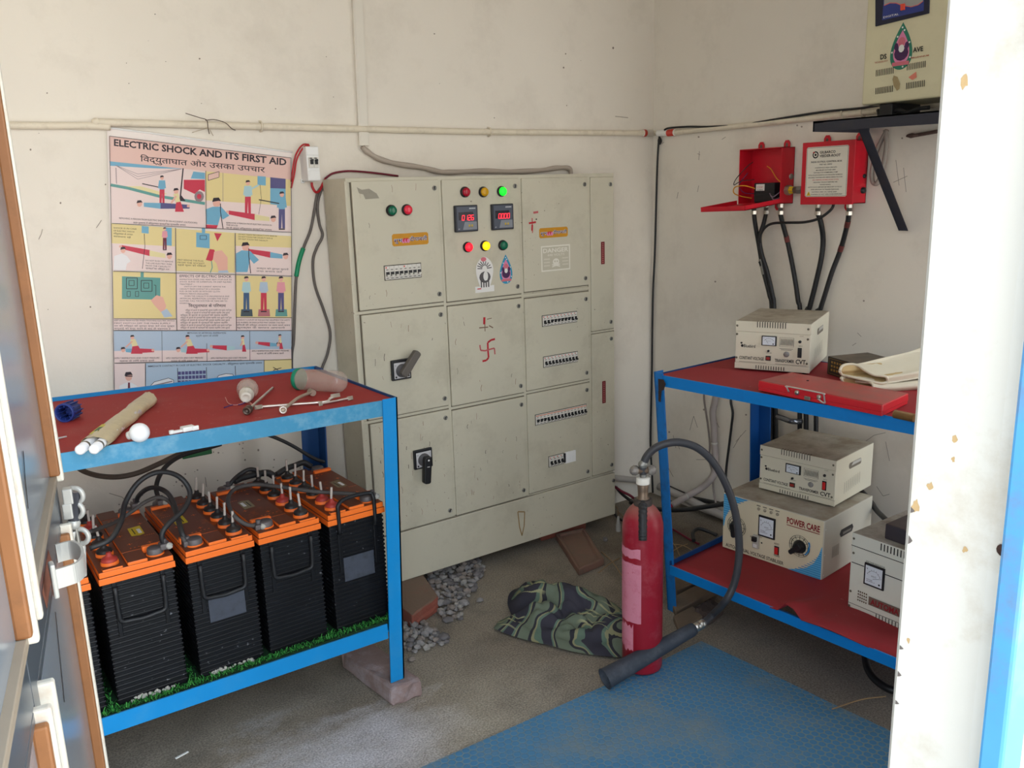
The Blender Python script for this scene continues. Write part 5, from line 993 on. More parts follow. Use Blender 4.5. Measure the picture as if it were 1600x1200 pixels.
# control boxes
m_rb = M('red_box_enamel', (202, 24, 44), .4, var=.05, scale=8, dirt=(150, 24, 40), amt=.3, dscale=12)
def tab(b, y, z, up):
    ff = lambda u, v, h=0: V((XR-.004-h, y+u, z+v*up)); b.prism([(-.016, -.012), (.016, -.012), (.016, .018), (.008, .03), (-.008, .03), (-.016, .018)], ff, 0, .004, m_rb, .001); b.ink(lambda u, v, h=0: ff(u, v, .004+h)); b.ell(0, .01, .006, .009, M('lug_hole', (110, 96, 88), .8), 10)
def gland(y, z, x, par):
    b = MB().cyl((x, y, z), (x, y, z-.016), .0125, m_steel, n=6, smooth=False).cyl((x, y, z-.016), (x, y, z-.03), .010, m_dull).cyl((x, y, z-.03), (x, y, z-.045), .0135, m_steel, n=6, smooth=False); obj('cable_gland', b, par, 'steel gland')
def cbox(lab, y0, y1, z0, z1, xf, open_):
    t = thing('control_box', lab, 'control box', (XR, (y0+y1)/2, z0)); b = MB(); k = .003
    b.box((XR-.004-k, y0, z0), (XR-.004, y1, z1), m_rb); b.box((xf, y0, z0), (XR-.004, y0+k, z1), m_rb); b.box((xf, y1-k, z0), (XR-.004, y1, z1), m_rb); b.box((xf, y0, z0), (XR-.004, y1, z0+k), m_rb); b.box((xf, y0, z1-k), (XR-.004, y1, z1), m_rb)
    for y in (y0+.04, y1-.05): tab(b, y, z1, 1)
    for y in (y0+.075,): tab(b, y, z0, -1)
    obj('housing', b, t); return t
xf = 3.06
c1 = cbox('open red metal control box with its lid hanging down, left of the labelled one', 2.357, 2.582, 1.556, 1.79, xf, True)
b = MB(); H0, H1 = V((xf, 2.352, 1.558)), V((xf, 2.587, 1.552)); tip = at(1103, 331, 'X', 2.83); dd = V((2.83-xf, 0, tip.z-1.553)); up_ = V((dd.z, 0, -dd.x)).normalized()
b.hexa([H0, H1, H1+dd, H0+dd], [p+up_*.003 for p in (H0, H1, H1+dd, H0+dd)], m_rb)
for p, q in ((H0, H0+dd), (H1, H1+dd), (H0+dd, H1+dd)): b.hexa([p, q, q+V((0, .003, 0)) if p.y == q.y else q+V((.003, 0, 0)), p+V((0, .003, 0)) if p.y == q.y else p+V((.003, 0, 0))], [p+up_*.02, q+up_*.02, (q+V((0, .003, 0)) if p.y == q.y else q+V((.003, 0, 0)))+up_*.02, (p+V((0, .003, 0)) if p.y == q.y else p+V((.003, 0, 0)))+up_*.02], m_rb)
obj('lid', b, c1, 'drop-down lid')
b = MB().box((3.075, 2.40, 1.575), (3.14, 2.51, 1.645), M('black_block', (26, 26, 30), .5, var=.1), bev=.004).box((3.07, 2.395, 1.56), (3.12, 2.505, 1.60), m_black, bev=.006); b.ink(lambda u, v, h=0: V((3.075-h, u, v))); b.rect(2.452, 1.612, 2.498, 1.64, m_wht); b.text('COIL', (2.492, 1.63), (2.46, 1.63), .006, m_rink); b.text('230V', (2.492, 1.619), (2.46, 1.619), .006, m_dark); obj('relay_block', b, c1)
for lab_, P, r_, m_ in [('yellow wire', [(3.10, 2.36, 1.63), (3.09, 2.4, 1.66), (3.1, 2.44, 1.7), (3.11, 2.47, 1.715)], .002, M('yellow_wire', (214, 150, 30), .5)), ('yellow wire', [(3.08, 2.5, 1.62), (3.05, 2.54, 1.635), (3.04, 2.585, 1.63), (3.045, 2.595, 1.605), (3.07, 2.575, 1.59), (3.1, 2.54, 1.58)], .0026, M('yellow_wire', (214, 150, 30))), ('black wire', [(3.09, 2.52, 1.66), (3.05, 2.56, 1.655), (3.04, 2.592, 1.64), (3.05, 2.585, 1.67), (3.08, 2.55, 1.72), (3.1, 2.54, 1.735)], .002, m_black), ('violet wire', [(3.09, 2.5, 1.6), (3.06, 2.55, 1.605), (3.05, 2.57, 1.64), (3.08, 2.55, 1.69)], .0018, m_viol), ('grey wire', [(3.07, 2.42, 1.6), (3.05, 2.39, 1.585), (3.07, 2.375, 1.6), (3.1, 2.38, 1.615)], .0024, M('mauve_wire', (132, 110, 128), .5)), ('grey wire', [(3.07, 2.41, 1.59), (3.045, 2.38, 1.575), (3.08, 2.37, 1.582)], .0024, M('mauve_wire', (132, 110, 128)))]: obj('wire', MB().tube(P, r_, m_, 6), c1, lab_)
b = MB(); b.lathe([(.012, 0), (.012, .004), (0, .004)], (3.125, 2.357, 1.668), (0, -1, 0), m_dull, 12); obj('side_bolt', b, c1)
for px, py, xx in ((1178, 326, 3.085), (1197, 324, 3.12), (1220, 320, 3.085)): q = at(px, py, 'X', xx); gland(q.y, 1.556, xx, c1)
c2 = cbox('closed red metal control box with a printed white label, nearest the bracket', 2.014, 2.25, 1.555, 1.797, xf, False)
b = MB().box((xf-.006, 2.012, 1.553), (xf+.002, 2.252, 1.799), m_rb, bev=.002); obj('cover', b, c2)
lf = lambda u, v, h=0: V((xf-.006-h, 2.252-u, 1.553+v)); b = MB(); m_lbl = M('label_white', (230, 224, 210), .45)
b.prism([(.022, .036), (.027, .031), (.208, .031), (.213, .036), (.213, .222), (.208, .227), (.027, .227), (.022, .222)], lf, 0, .001, m_lbl); b.ink(lambda u, v, h=0: lf(u, v, .0005+h))
b.line([(.025, .034), (.21, .034), (.21, .224), (.025, .224), (.025, .034)], .0012, m_dark); b.ring(.064, .196, .014, .014, .005, m_dark, 20); b.ell(.064, .196, .005, .005, m_dark); b.poly([(.05, .204), (.056, .21), (.06, .203)], m_rink)
b.text('GILBARCO', (.083, .2), (.155, .2), .0095, m_dark, .03); b.text('VEEDER-ROOT', (.083, .186), (.178, .186), .0095, m_dark, .03)
b.text('INDIA ISOTROL CONTROL BOX', (.045, .165), (.186, .165), .0065, m_dark, .02); b.text('PART NO. 330020', (.085, .155), (.142, .155), .005, m_dark, .01)
for k, (a_, e_, s_) in enumerate([(.065, .165, 'HAZARDOUS AREA CIRCUITS'), (.07, .16, 'MAXIMUM VOLTAGE 240V'), (.06, .17, 'SUITABLE FOR SUBMERSIBLE PUMP'), (.035, .192, 'INSTALL IN NON HAZARDOUS LOCATION AS PER THE MANUAL'), (.035, .192, 'DISCONNECT THE POWER SUPPLY BEFORE OPENING THE COVER'), (.055, .175, 'ALL WIRING AS PER LOCAL CODE'), (.06, .17, 'GROUND THE BOX BEFORE USE'), (.09, .14, 'WARNING'), (.035, .192, 'SUBSTITUTION OF COMPONENTS MAY IMPAIR SAFETY OF THE UNIT'), (.05, .18, 'REFER SERVICING TO TRAINED PERSONNEL'), (.055, .17, 'RATING 240V AC 50HZ 2HP'), (.05, .195, 'WARNING: DO NOT OPEN WHEN ENERGISED')]): b.text(s_, (a_, .143-.0095*k), (e_, .143-.0095*k), .0042, m_dark if k != 5 else m_rink, .01)
b.poly([(.03, .036), (.05, .036), (.04, .053)], M('warning_yellow', (226, 190, 40), .5)); b.rect(.039, .0395, .041, .048, m_dark); obj('label_plate', b, c2, 'printed white label')
b = MB().lathe([(.008, 0), (.008, .006), (.005, .008), (0, .008)], (3.125, 2.014, 1.66), (0, -1, 0), m_black, 14).lathe([(.012, 0), (.012, .01), (.006, .012), (0, .012)], (3.12, 2.014, 1.605), (0, -1, 0), m_black, 16); obj('side_plug', b, c2)
for px, py, xx in ((1278, 323, 3.085), (1327, 322, 3.085)): q = at(px, py, 'X', xx); gland(q.y, 1.555, xx, c2)
t = thing('pipe_nipple', 'metal nipple with a yellow nut joining the two red control boxes', 'pipe fitting', (3.1, 2.305, 1.6)); obj('nipple', MB().cyl((3.1, 2.252, 1.612), (3.1, 2.335, 1.612), .0145, m_dull, n=16).cyl((3.1, 2.278, 1.612), (3.1, 2.3, 1.612), .0175, m_dull, n=6, smooth=False), t)
obj('yellow_nut', MB().cyl((3.1, 2.318, 1.612), (3.1, 2.34, 1.612), .0165, M('yellow_paint', (222, 182, 30), .5), n=6, smooth=False), t); obj('locknut', MB().cyl((3.1, 2.337, 1.612), (3.1, 2.356, 1.612), .021, M('galvanised', (170, 164, 152), .4, .7), n=8, smooth=False), t)
def wcab(lab, pts, r, bands=()):
    P = [at(x, y, 'X', X_) for x, y, X_ in pts]; P.append(V((3.12, P[-1].y-.03, .62))); P.append(V((3.12, P[-1].y-.02, .34))); o = obj('supply_cable', MB().tube(P, r, m_rubber, 10), cat_='cable', label=lab, group='black cables below the control boxes')
    C_ = cat(P, 6)
    for px, py in bands:
        q = at(px, py, 'X', 3.1); k = min(range(len(C_)-1), key=lambda i: abs(C_[i].z-q.z)); d_ = (C_[k+1]-C_[k]).normalized(); obj('tape_band', MB().cyl(C_[k]-d_*.013, C_[k]+d_*.013, r+.0012, M('faded_red_tape', (120, 62, 60), .6), n=12), o, 'faded red tape band')
    return o
wcab('leftmost black cable dropping from the open red box, with a metal clip on it', [(1178, 333, 3.085), (1180, 350, 3.09), (1186, 385, 3.115), (1192, 420, 3.13), (1202, 460, 3.13), (1206, 490, 3.13)], .0095)
wcab('black cable curving in to join the leftmost one under the open red box', [(1197, 333, 3.12), (1193, 350, 3.11), (1187, 370, 3.1), (1190, 395, 3.105), (1199, 425, 3.115), (1207, 460, 3.12), (1210, 490, 3.12)], .0088)
wcab('third black cable, under the open red box, at its right, with one red tape band', [(1219, 333, 3.085), (1223, 350, 3.1), (1231, 380, 3.13), (1241, 430, 3.13), (1247, 470, 3.13), (1250, 495, 3.13)], .0098, [(1229, 373)])
wcab('black cable bulging slightly under the left gland of the labelled red box', [(1278, 333, 3.085), (1283, 350, 3.1), (1286, 375, 3.13), (1283, 405, 3.13), (1274, 445, 3.13), (1265, 480, 3.13), (1260, 500, 3.13)], .0105)
wcab('rightmost black cable with two red tape bands under the labelled red box', [(1326, 334, 3.085), (1324, 350, 3.1), (1314, 388, 3.13), (1300, 425, 3.13), (1289, 460, 3.13), (1281, 485, 3.13), (1276, 500, 3.13)], .0098, [(1323, 348), (1313, 389)])
wire('link_cable', 'thin black cable sweeping across from the labelled red box to the left cable bundle', [(1303, 318, 'X', 3.08), (1298, 328, 'X', 3.07), (1280, 341, 'X', 3.065), (1258, 347, 'X', 3.07), (1232, 348, 'X', 3.075), (1208, 349, 'X', 3.08), (1196, 355, 'X', 3.085), (1189, 366, 'X', 3.085), (1187, 380, 'X', 3.09)], .0058, m_rubber, 'cable')
q0, q1 = at(1187, 405, 'X', 3.10), at(1192, 429, 'X', 3.10); b = MB().bar(q0, q1, .012, .004, m_dull, up=(1, 0, 0), bev=.001).bar(q0+V((-.003, 0, -.01)), q0.lerp(q1, .45)+V((-.003, 0, 0)), .007, .004, m_black, up=(1, 0, 0)); obj('metal_clip', b, cat_='clip', label='narrow metal clip tied on the leftmost cable below the open red box')
# bracket and inverter
br = thing('wall_bracket', 'dark steel wall bracket shelf with a slanting strut carrying the inverter', 'bracket', (XR, 1.7, 1.82)); m_dst = M('dark_steel_paint', (44, 46, 58), .45, var=.12, dirt=(70, 60, 56), amt=.4, dscale=14)
obj('front_angle', MB().hexa([(2.8, 2.024, 1.824), (2.8, 1.25, 1.812), (2.805, 1.25, 1.812), (2.805, 2.024, 1.824)], [(2.8, 2.024, 1.861), (2.8, 1.25, 1.856), (2.805, 1.25, 1.856), (2.805, 2.024, 1.861)], m_dst).hexa([(2.8, 2.024, 1.856), (2.8, 1.25, 1.851), (2.86, 1.25, 1.851), (2.86, 2.024, 1.856)], [(2.8, 2.024, 1.861), (2.8, 1.25, 1.856), (2.86, 1.25, 1.856), (2.86, 2.024, 1.861)], m_dst), br)
for y in (2.021, 1.3): obj('side_angle', MB().box((2.8, y-.003, 1.824), (XR, y+.002, 1.859), m_dst).box((2.8, y-.04, 1.853), (XR, y-.003, 1.8575), m_dst), br)
obj('deck_sheet', MB().box((2.86, 1.26, 1.846), (XR, 1.985, 1.852), M('galvanised_sheet', (140, 136, 134), .6, var=.1)), br)
for y in (1.844, 1.33): obj('strut', MB().hexa([(3.115, y-.003, 1.452), (XR, y-.003, 1.452), (XR, y+.003, 1.452), (3.115, y+.003, 1.452)], [(2.81, y-.003, 1.825), (2.85, y-.003, 1.825), (2.85, y+.003, 1.825), (2.81, y+.003, 1.825)], m_dst).hexa([(3.115, y-.034, 1.452), (3.119, y-.034, 1.452), (3.119, y, 1.452), (3.115, y, 1.452)], [(2.81, y-.034, 1.825), (2.814, y-.034, 1.825), (2.814, y, 1.825), (2.81, y, 1.825)], m_dst), br)
iv = thing('inverter', 'tall cream inverter cabinet with a navy display standing on the dark wall bracket', 'inverter', (3.0, 1.65, 1.86)); xi, y1, y0 = 2.87, 1.877, 1.44; zi = 1.906
m_inv = M('cream_inverter_enamel', (214, 206, 172), .42, var=.03, dirt=(190, 178, 144), amt=.3, dscale=8); b = MB().box((xi, y0, zi), (3.1, y1, 2.45), m_inv, bev=.006); fi = lambda px, py: (at(px, py, 'X', xi).y, at(px, py, 'X', xi).z)
pi_ = lambda u, v, h=0: V((xi-h, at(u, v, 'X', xi).y, at(u, v, 'X', xi).z)); b.ink(pi_)
for x0, y0_, x1, y1_ in [(1369.5, 114.5, 1396, 110), (1418, 105, 1446, 100), (1369, 142.5, 1395, 138.5), (1417, 134.5, 1445, 130)]:
    for k in range(11): s_ = k/10; x, y = x0+(x1-x0)*s_, y0_+(y1_-y0_)*s_; b.line([(x, y-5), (x-.4, y+5)], 1.15, m_slot)
b.text('DS', (1376, 93), (1386, 91.5), 7.4, m_dark, .03, up=(0, -1)); b.text('AVE', (1427, 82), (1443, 79.5), 7.4, m_dark, .03, up=(0, -1)); mrd = M('brick_print', (176, 84, 60), .6); b.text('TECHNOLOGY', (1367, 99.5), (1388, 96), 2.4, mrd, .01, up=(0, -1)); b.text('MILLENNIUM', (1424, 92), (1452, 87.5), 2.4, mrd, .01, up=(0, -1))
b.poly([(1397, 118), (1403, 120), (1407, 131), (1406, 139), (1402, 142), (1397, 134), (1395, 124)], M('tan_residue', (160, 142, 104), .8, var=.2, scale=60)); b.poly([(1420, 121), (1432, 112), (1433, 121), (1426, 125)], M('pink_scrap', (220, 130, 110), .7))
obj('cabinet', b, iv)
b = MB(); c4 = [(1369, 41.5), (1452.5, 21), (1455, -60), (1369, -45)]; b.hexa([pi_(x, y, 0) for x, y in c4], [pi_(x, y, .006) for x, y in c4], M('display_navy_frame', (22, 24, 48), .4), .001); b.ink(lambda u, v, h=0: pi_(u, v, .006+h))
b.poly([(1380, 32), (1445, 17), (1446, -20), (1384, -20)], M('display_blue', (40, 56, 128), .35, var=.05)); b.poly([(1383, 9), (1392, 5), (1402, 5), (1412, 9), (1425, 11), (1436, 8), (1444, 2), (1446, -20), (1384, -20)], M('display_grey', (150, 152, 148), .4)); b.line([(1383, 9), (1392, 5), (1402, 5), (1412, 9), (1425, 11), (1436, 8), (1444, 2)], 1.2, M('display_coral', (210, 96, 84), .4)); b.text('DIGITAL', (1382, 29), (1406, 23.5), 3, m_wht, .01, up=(0, -1))
obj('display', b, iv)
b = MB().hexa([pi_(x, y, .006) for x, y in [(1410, 17), (1416, 15.6), (1416, 6), (1410, 7)]], [pi_(x, y, .012) for x, y in [(1410, 17), (1416, 15.6), (1416, 6), (1410, 7)]], M('switch_orange', (226, 80, 56), .4)); obj('power_switch', b, iv, 'orange switch')
q = at(1409, 72, 'X', xi); b = MB(); b.ink(lambda u, v, h=0: V((xi-h, q.y-u, q.z+v))); leafy(0, 0, .076, M('ink_green', (40, 120, 96), .5, var=.15, scale=60), None)(b); obj('leaf_sticker', b, iv, 'leaf-shaped green and pink sticker')
for y in (1.5, 1.8): obj('stand_block', MB().box((2.9, y-.025, 1.857), (3.08, y+.025, zi), m_black, bev=.003), iv)
m_gh = M('grey_hose', (150, 142, 134), .5, var=.06)
obj('grey_hose', MB().tube([at(x, y, 'X', 3.135) for x, y in [(1386, 203), (1380, 214), (1371, 232), (1365, 252), (1362, 272), (1364, 285), (1371, 286), (1377, 270), (1382, 248), (1385, 225), (1384, 210), (1383, 203)]], .0085, m_gh, 10), cat_='hose', label='grey hose hanging in a loop on the wall behind the bracket strut')
obj('hanging_cable', MB().tube([at(x, y, 'X', X_) for x, y, X_ in [(1372, 172, 2.95), (1376, 183, 2.93), (1388, 180, 2.92), (1404, 172, 2.92), (1418, 176, 2.92), (1434, 170, 2.92), (1452, 168, 2.92)]], .007, m_rubber, 8), cat_='cable', label='black cable bunched between the inverter and its bracket')
obj('hanging_cable', MB().tube([at(x, y, 'X', X_) for x, y, X_ in [(1378, 172, 2.97), (1384, 186, 2.95), (1398, 184, 2.94), (1412, 180, 2.94), (1440, 181, 2.94)]], .006, M('grey_cable', (98, 92, 88)), 8), cat_='cable', label='grey cable lying under the inverter on the bracket')
b = MB(); q = at(1425, 212, 'X', 3.12); b.ball(q, .018, M('brown_lump', (84, 66, 60), .8, var=.2), 2, .18, (.5, 1.2, .5)); b.bar(q+V((.02, .01, 0)), q+V((.02, -.09, .01)), .02, .012, M('brown_lump', (84, 66, 60)), bev=.003); obj('terminal_block', b, cat_='terminal block', label='brown lump of a terminal under the right end of the bracket')
# low on the right wall
m_lag = M('taped_grey_pipe', (158, 148, 144), .7, var=.1, scale=24)
t = thing('taped_pipe', 'grey taped pipe coming down the right wall and turning across the floor', 'pipe', at(1114, 700, 'X', 3.12))
P = [at(x, y, 'X', X_) for x, y, X_ in [(1121, 606, 3.12), (1117, 628, 3.12), (1113.5, 645, 3.12), (1115.5, 668, 3.12), (1116, 692, 3.12), (1118, 720, 3.12), (1116, 738, 3.115), (1110, 750, 3.09)]]+[at(1095, 763, 'Z', .165), at(1072, 776, 'Z', .135), at(1049, 790, 'Z', .105)]
obj('pipe', MB().tube(P, .0165, m_lag, 12, 8), t); d = (P[-1]-P[-2]).normalized(); obj('red_end', MB().tube([P[-1]-d*.005, P[-1]+d*.02, P[-1]+d*.034+V((0, 0, -.008))], .0105, M('red_insulation', (178, 30, 40)), 8), t, 'red wires at the end')
for q in (P[4], P[-2]): obj('wire_tie', MB().lathe([(.0172, -.004), (.019, 0), (.0172, .004)], q, (0, .05, 1) if q is P[4] else d, M('grey_ring', (180, 176, 168)), 14), t)
wire('wall_cable', 'thin grey cable running down beside the taped pipe on the right wall', [(1101, 606, 'X', 3.135), (1100, 622, 'X', 3.135), (1103, 645, 'X', 3.135), (1106, 665, 'X', 3.135), (1109, 695, 'X', 3.135), (1108, 718, 'X', 3.135), (1113, 738, 'X', 3.135), (1115, 767, 'X', 3.13), (1120, 794, 'X', 3.1)], .0048, M('mauve_grey_cable', (140, 130, 126), .6), 'cable')
wire('wall_cable', 'black cable coming down the right wall behind the curved extinguisher hose', [(1143, 608, 'X', 3.135), (1142, 628, 'X', 3.135), (1145, 645, 'X', 3.13), (1143, 665, 'X', 3.135), (1140, 690, 'X', 3.135), (1135, 730, 'X', 3.135), (1134, 757, 'X', 3.13), (1133, 790, 'X', 3.12)], .006, m_rubber, 'cable')
P = [at(1030, 760, 'X', 3.122), at(1082, 784, 'X', 3.118), at(1126, 804, 'X', 3.115), V((3.11, 2.3, .04))]
obj('floor_pipe', MB().tube(P, .021, M('grey_white_pipe', (178, 172, 166), .5, var=.06, dirt=(120, 112, 104), amt=.4), 12), cat_='pipe', label='whitish pipe lying along the foot of the right wall')
obj('skirting_cable', MB().tube([at(1037, 758, 'X', 3.14), at(1068, 772, 'X', 3.14), at(1078, 778, 'X', 3.14), at(1100, 782, 'X', 3.14), V((3.138, 2.6, .09)), V((3.138, 2.3, .08))], .012, m_rubber, 8), cat_='cable', label='dark cable lying along the right wall just above the floor pipe')
t = thing('conduit_pipe', 'pale conduit pipe low on the back wall beside the cabinet ending in an elbow', 'pipe', (2.9, YB-.02, .1)); P = [at(x, y, 'Y', YB-.021) for x, y in [(930, 744), (962, 747), (1000, 751)]]; obj('pipe', MB().tube(P, .0165, M('grey_white_pipe', (178, 172, 166)), 12), t)
q = P[-1]; obj('elbow', MB().cyl(q-V((.02, 0, 0)), q+V((.03, 0, 0)), .0205, M('grey_white_pipe', (178, 172, 166)), n=16).ball(q+V((.03, 0, 0)), .022, M('grey_white_pipe', (178, 172, 166)), 2).cyl(q+V((.03, 0, 0)), q+V((.03, 0, -.07)), .018, M('grey_white_pipe', (178, 172, 166)), n=14), t)
wire('thick_cable', 'thick black cable passing behind the shelf leg towards the stabiliser', [(985, 785, 'Z', .1), (1012, 793, 'Z', .11), (1040, 796.5, 'Z', .13), (1070, 796, 'Z', .16), (1100, 792, 'Z', .19), (1130, 787, 'Z', .22), (1150, 780, 'Z', .25)], .0115, m_rubber, 'cable')
wire('thick_cable', 'black cable bending down the wall behind the half-hidden stabiliser', [(1341, 762, 'X', 3.0), (1352, 774, 'X', 2.98), (1362, 786, 'X', 2.96), (1370, 798, 'X', 2.94), (1383, 811, 'X', 2.9), (1395, 822, 'X', 2.9)], .0105, m_rubber, 'cable')
b = MB(); q = at(1233, 655, 'X', 3.1); b.tube([q+V((0, .06, 0)), q+V((-.02, .02, .004)), q+V((-.02, -.03, 0)), q+V((.02, -.05, -.003))], .013, M('shiny_clamp', (120, 122, 128), .25, .8), 8); obj('pipe_clamp', b, cat_='clamp', label='shiny metal clamp round the cable bundle under the top tier of the shelf')
# ================================================================ floor things
# blue rubber mat with a pattern of round studs
def stud_material():
    m = M('blue_stud_rubber', (70, 124, 162), .6, var=.14, scale=5, dirt=(128, 136, 132), amt=.85, dscale=3.2, bump=0)
    n = m.node_tree.nodes; L = m.node_tree.links; bs = n['Principled BSDF']; src = bs.inputs['Base Color'].links[0].from_socket; geo = n.new('ShaderNodeNewGeometry')
    def cells(off):
        a = n.new('ShaderNodeVectorMath'); a.operation = 'MULTIPLY_ADD'; a.inputs[1].default_value = (40, 40, 0); a.inputs[2].default_value = off; L.new(geo.outputs['Position'], a.inputs[0])
        w_ = n.new('ShaderNodeVectorMath'); w_.operation = 'WRAP'; w_.inputs[1].default_value = (.5, .866, 1); w_.inputs[2].default_value = (-.5, -.866, 0); L.new(a.outputs[0], w_.inputs[0])
        s_ = n.new('ShaderNodeVectorMath'); s_.operation = 'MULTIPLY'; s_.inputs[1].default_value = (1, 1, 0); L.new(w_.outputs[0], s_.inputs[0])
        l = n.new('ShaderNodeVectorMath'); l.operation = 'LENGTH'; L.new(s_.outputs[0], l.inputs[0]); return l.outputs['Value']
    mn = n.new('ShaderNodeMath'); mn.operation = 'MINIMUM'; L.new(cells((0, 0, 0)), mn.inputs[0]); L.new(cells((.5, .866, 0)), mn.inputs[1])
    k = n.new('ShaderNodeMapRange'); k.inputs[1].default_value = .40; k.inputs[2].default_value = .46; L.new(mn.outputs[0], k.inputs[0])
    t = n.new('ShaderNodeTexNoise'); t.inputs['Scale'].default_value = 2.6; t.inputs['Detail'].default_value = 5; L.new(geo.outputs['Position'], t.inputs['Vector'])
    r = n.new('ShaderNodeMapRange'); r.inputs[1].default_value = .35; r.inputs[2].default_value = .6; r.inputs[3].default_value = .9; r.inputs[4].default_value = .35; L.new(t.outputs['Fac'], r.inputs[0])
    g = n.new('ShaderNodeMath'); g.operation = 'MULTIPLY'; L.new(k.outputs[0], g.inputs[0]); L.new(r.outputs[0], g.inputs[1])
    x = n.new('ShaderNodeMix'); x.data_type = 'RGBA'; x.inputs[7].default_value = (*[lin(v) for v in (124, 140, 138)], 1); L.new(g.outputs[0], x.inputs[0]); L.new(src, x.inputs[6]); L.new(x.outputs[2], bs.inputs['Base Color'])
    bp = n.new('ShaderNodeBump'); bp.inputs['Strength'].default_value = .5; bp.inputs['Distance'].default_value = .003; bp.invert = True; L.new(k.outputs[0], bp.inputs['Height']); L.new(bp.outputs[0], bs.inputs['Normal'])
    return m
b = MB(); cs = [(.25, 1.97), (1.027, 1.962), (1.3, 1.958), (1.69, 1.947), (1.98, 1.942), (2.18, 1.952), (2.2, 1.7), (2.215, 1.45), (2.226, 1.25), (2.235, .62), (.25, .62)]
b.prism([(x+random.uniform(-.004, .004), y+random.uniform(-.004, .004)) for x, y in cs], lambda u, v, h: V((u, v, h)), .0005, .006, stud_material()); obj('floor_mat', b, cat_='floor mat', label='dusty blue rubber floor mat with a round stud pattern')

# ---------------------------------------------------------------- fire extinguisher
EX = V((1.884, 1.956, .0065)); ex = thing('fire_extinguisher', 'red fire extinguisher standing on the floor with a black hose and discharge horn', 'fire extinguisher', EX)
m_exr = M('red_cylinder_paint', (146, 22, 40), .42, var=.1, scale=10, dirt=(186, 104, 112), amt=.4, dscale=9, dust=(150, 104, 92), damt=.95, dr=(.1, .5), speck=(150, 30, 40))
R_ = .069; prof = [(0, .004), (.058, .004), (.066, .01), (R_, .02), (R_, .525)] + [(R_*math.cos(a), .525+.088*math.sin(a)) for a in [k*PI/16 for k in range(1, 7)]] + [(.018, .616), (.018, .62), (0, .62)]
obj('cylinder', MB().lathe(prof, EX, (0, 0, 1), m_exr, 40), ex)
def wrap(a0, a1, z0, z1, n=10, edge=.0):   # curved label; angles from the camera direction, positive to the right
    b = MB(); base = math.atan2(-EX.y, -EX.x); m = M('faded_pink_label', (206, 128, 146), .6, var=.1, scale=20, dirt=(176, 62, 82), amt=.5, dscale=24, speck=(170, 40, 66)); rws = []
    for i in range(n+1):
        a = base+a0+(a1-a0)*i/n; rws.append([b.bm.verts.new(EX+V((math.cos(a)*(R_+.0007), math.sin(a)*(R_+.0007), z+random.uniform(-edge, edge)))) for z in (z0, z1)])
    ii = b.mi(m)
    for p, q in zip(rws, rws[1:]): f = b.bm.faces.new([p[0], q[0], q[1], p[1]]); f.material_index = ii; f.smooth = True
    obj('paper_label', b, ex, 'faded pink label')
wrap(-1.55, -.1, .435, .468, edge=.004); wrap(-1.55, -.06, .2, .415, edge=.002); wrap(-1.5, -.45, .095, .185, edge=.012)
top = EX+V((0, 0, .612))
b = MB().lathe([(.0215, 0), (.0215, .016), (.0165, .02), (.0175, .045), (.019, .06), (.0165, .066)], top, (0, 0, 1), M('dirty_brass', (126, 108, 92), .5, .7, var=.25, scale=50), 20); obj('valve_body', b, ex)
b = MB().lathe([(.0225, .066), (.0225, .085), (.019, .088), (.012, .088)], top, (0, 0, 1), M('white_collar', (220, 216, 206), .5), 24); obj('collar', b, ex, 'white collar')
vd = V((.82, -.57, 0)); b = MB().cyl(top+V((0, 0, .088)), top+V((0, 0, .135)), .011, m_dull, n=14).cyl(top+V((0, 0, .112))-vd*.027, top+V((0, 0, .112))+vd*.03, .0125, M('dirty_brass', (126, 108, 92)), n=10)
for s_ in (-1, 1): b.ball(top+V((0, 0, .112))+vd*.028*s_, .0175, M('grey_knob', (140, 134, 128), .5, .5, var=.2, scale=50), 2, .06)
b.ball(top+V((0, 0, .133)), .0165, m_dull, 2, .08); obj('valve_wheel', b, ex)
hd = V((-EX.x, -EX.y, 0)).normalized(); b = MB().tube([top+V((0, 0, .005))+hd*.012, top+V((0, 0, -.004))+hd*.032, top+V((0, 0, -.03))+hd*.058, top+V((0, 0, -.075))+hd*.078, top+V((0, 0, -.1))+hd*.083], lambda s_: .014-.001*abs(s_-.5)+.0012*math.sin(s_*70), M('black_grip', (40, 40, 42), .5, var=.15), 12, 10); b.lathe([(.031, -.006), (.031, .012), (.022, .016), (.02, .016)], top+V((0, 0, -.002)), (0, 0, 1), M('dark_ring', (70, 62, 58), .6, .4), 18); obj('carry_grip', b, ex)
def atv(px, py, p0, n):
    d = RT*((px-800)/FPX)+UP*((600-py)/FPX)+_f; p0, n = V(p0), V(n); return CAM+d*((p0-CAM).dot(n)/d.dot(n))
hn = (.60, .80, 0)
P = [top+V((0, 0, .1)), top+V((0, 0, .125))]+[atv(x, y, EX+V((0, -.0, 0)), hn) for x, y in [(1003, 733), (1010, 714), (1024, 700), (1044, 692.5), (1064, 691.5), (1088, 699), (1110, 717), (1128, 744), (1142, 776), (1151, 812), (1155, 850), (1153, 885), (1146, 915), (1133, 940)]]
Hn = at(945, 1061, 'Z', .048); Hf = at(1090, 979, 'Z', .135); P += [at(1115, 959, 'Z', .16), Hf+(Hf-Hn).normalized()*.03, Hf]
obj('hose', MB().tube(P, .0128, M('grey_black_hose', (58, 58, 62), .5, var=.1, scale=14), 12, 8), ex)
hd2 = (Hn-Hf).normalized(); obj('ferrule', MB().lathe([(.0135, -.03), (.0165, -.028), (.0165, -.012), (.0145, -.01), (.0165, -.006), (.0165, .012), (.013, .014)], Hf, hd2, m_steel, 18), ex, 'steel ferrule')
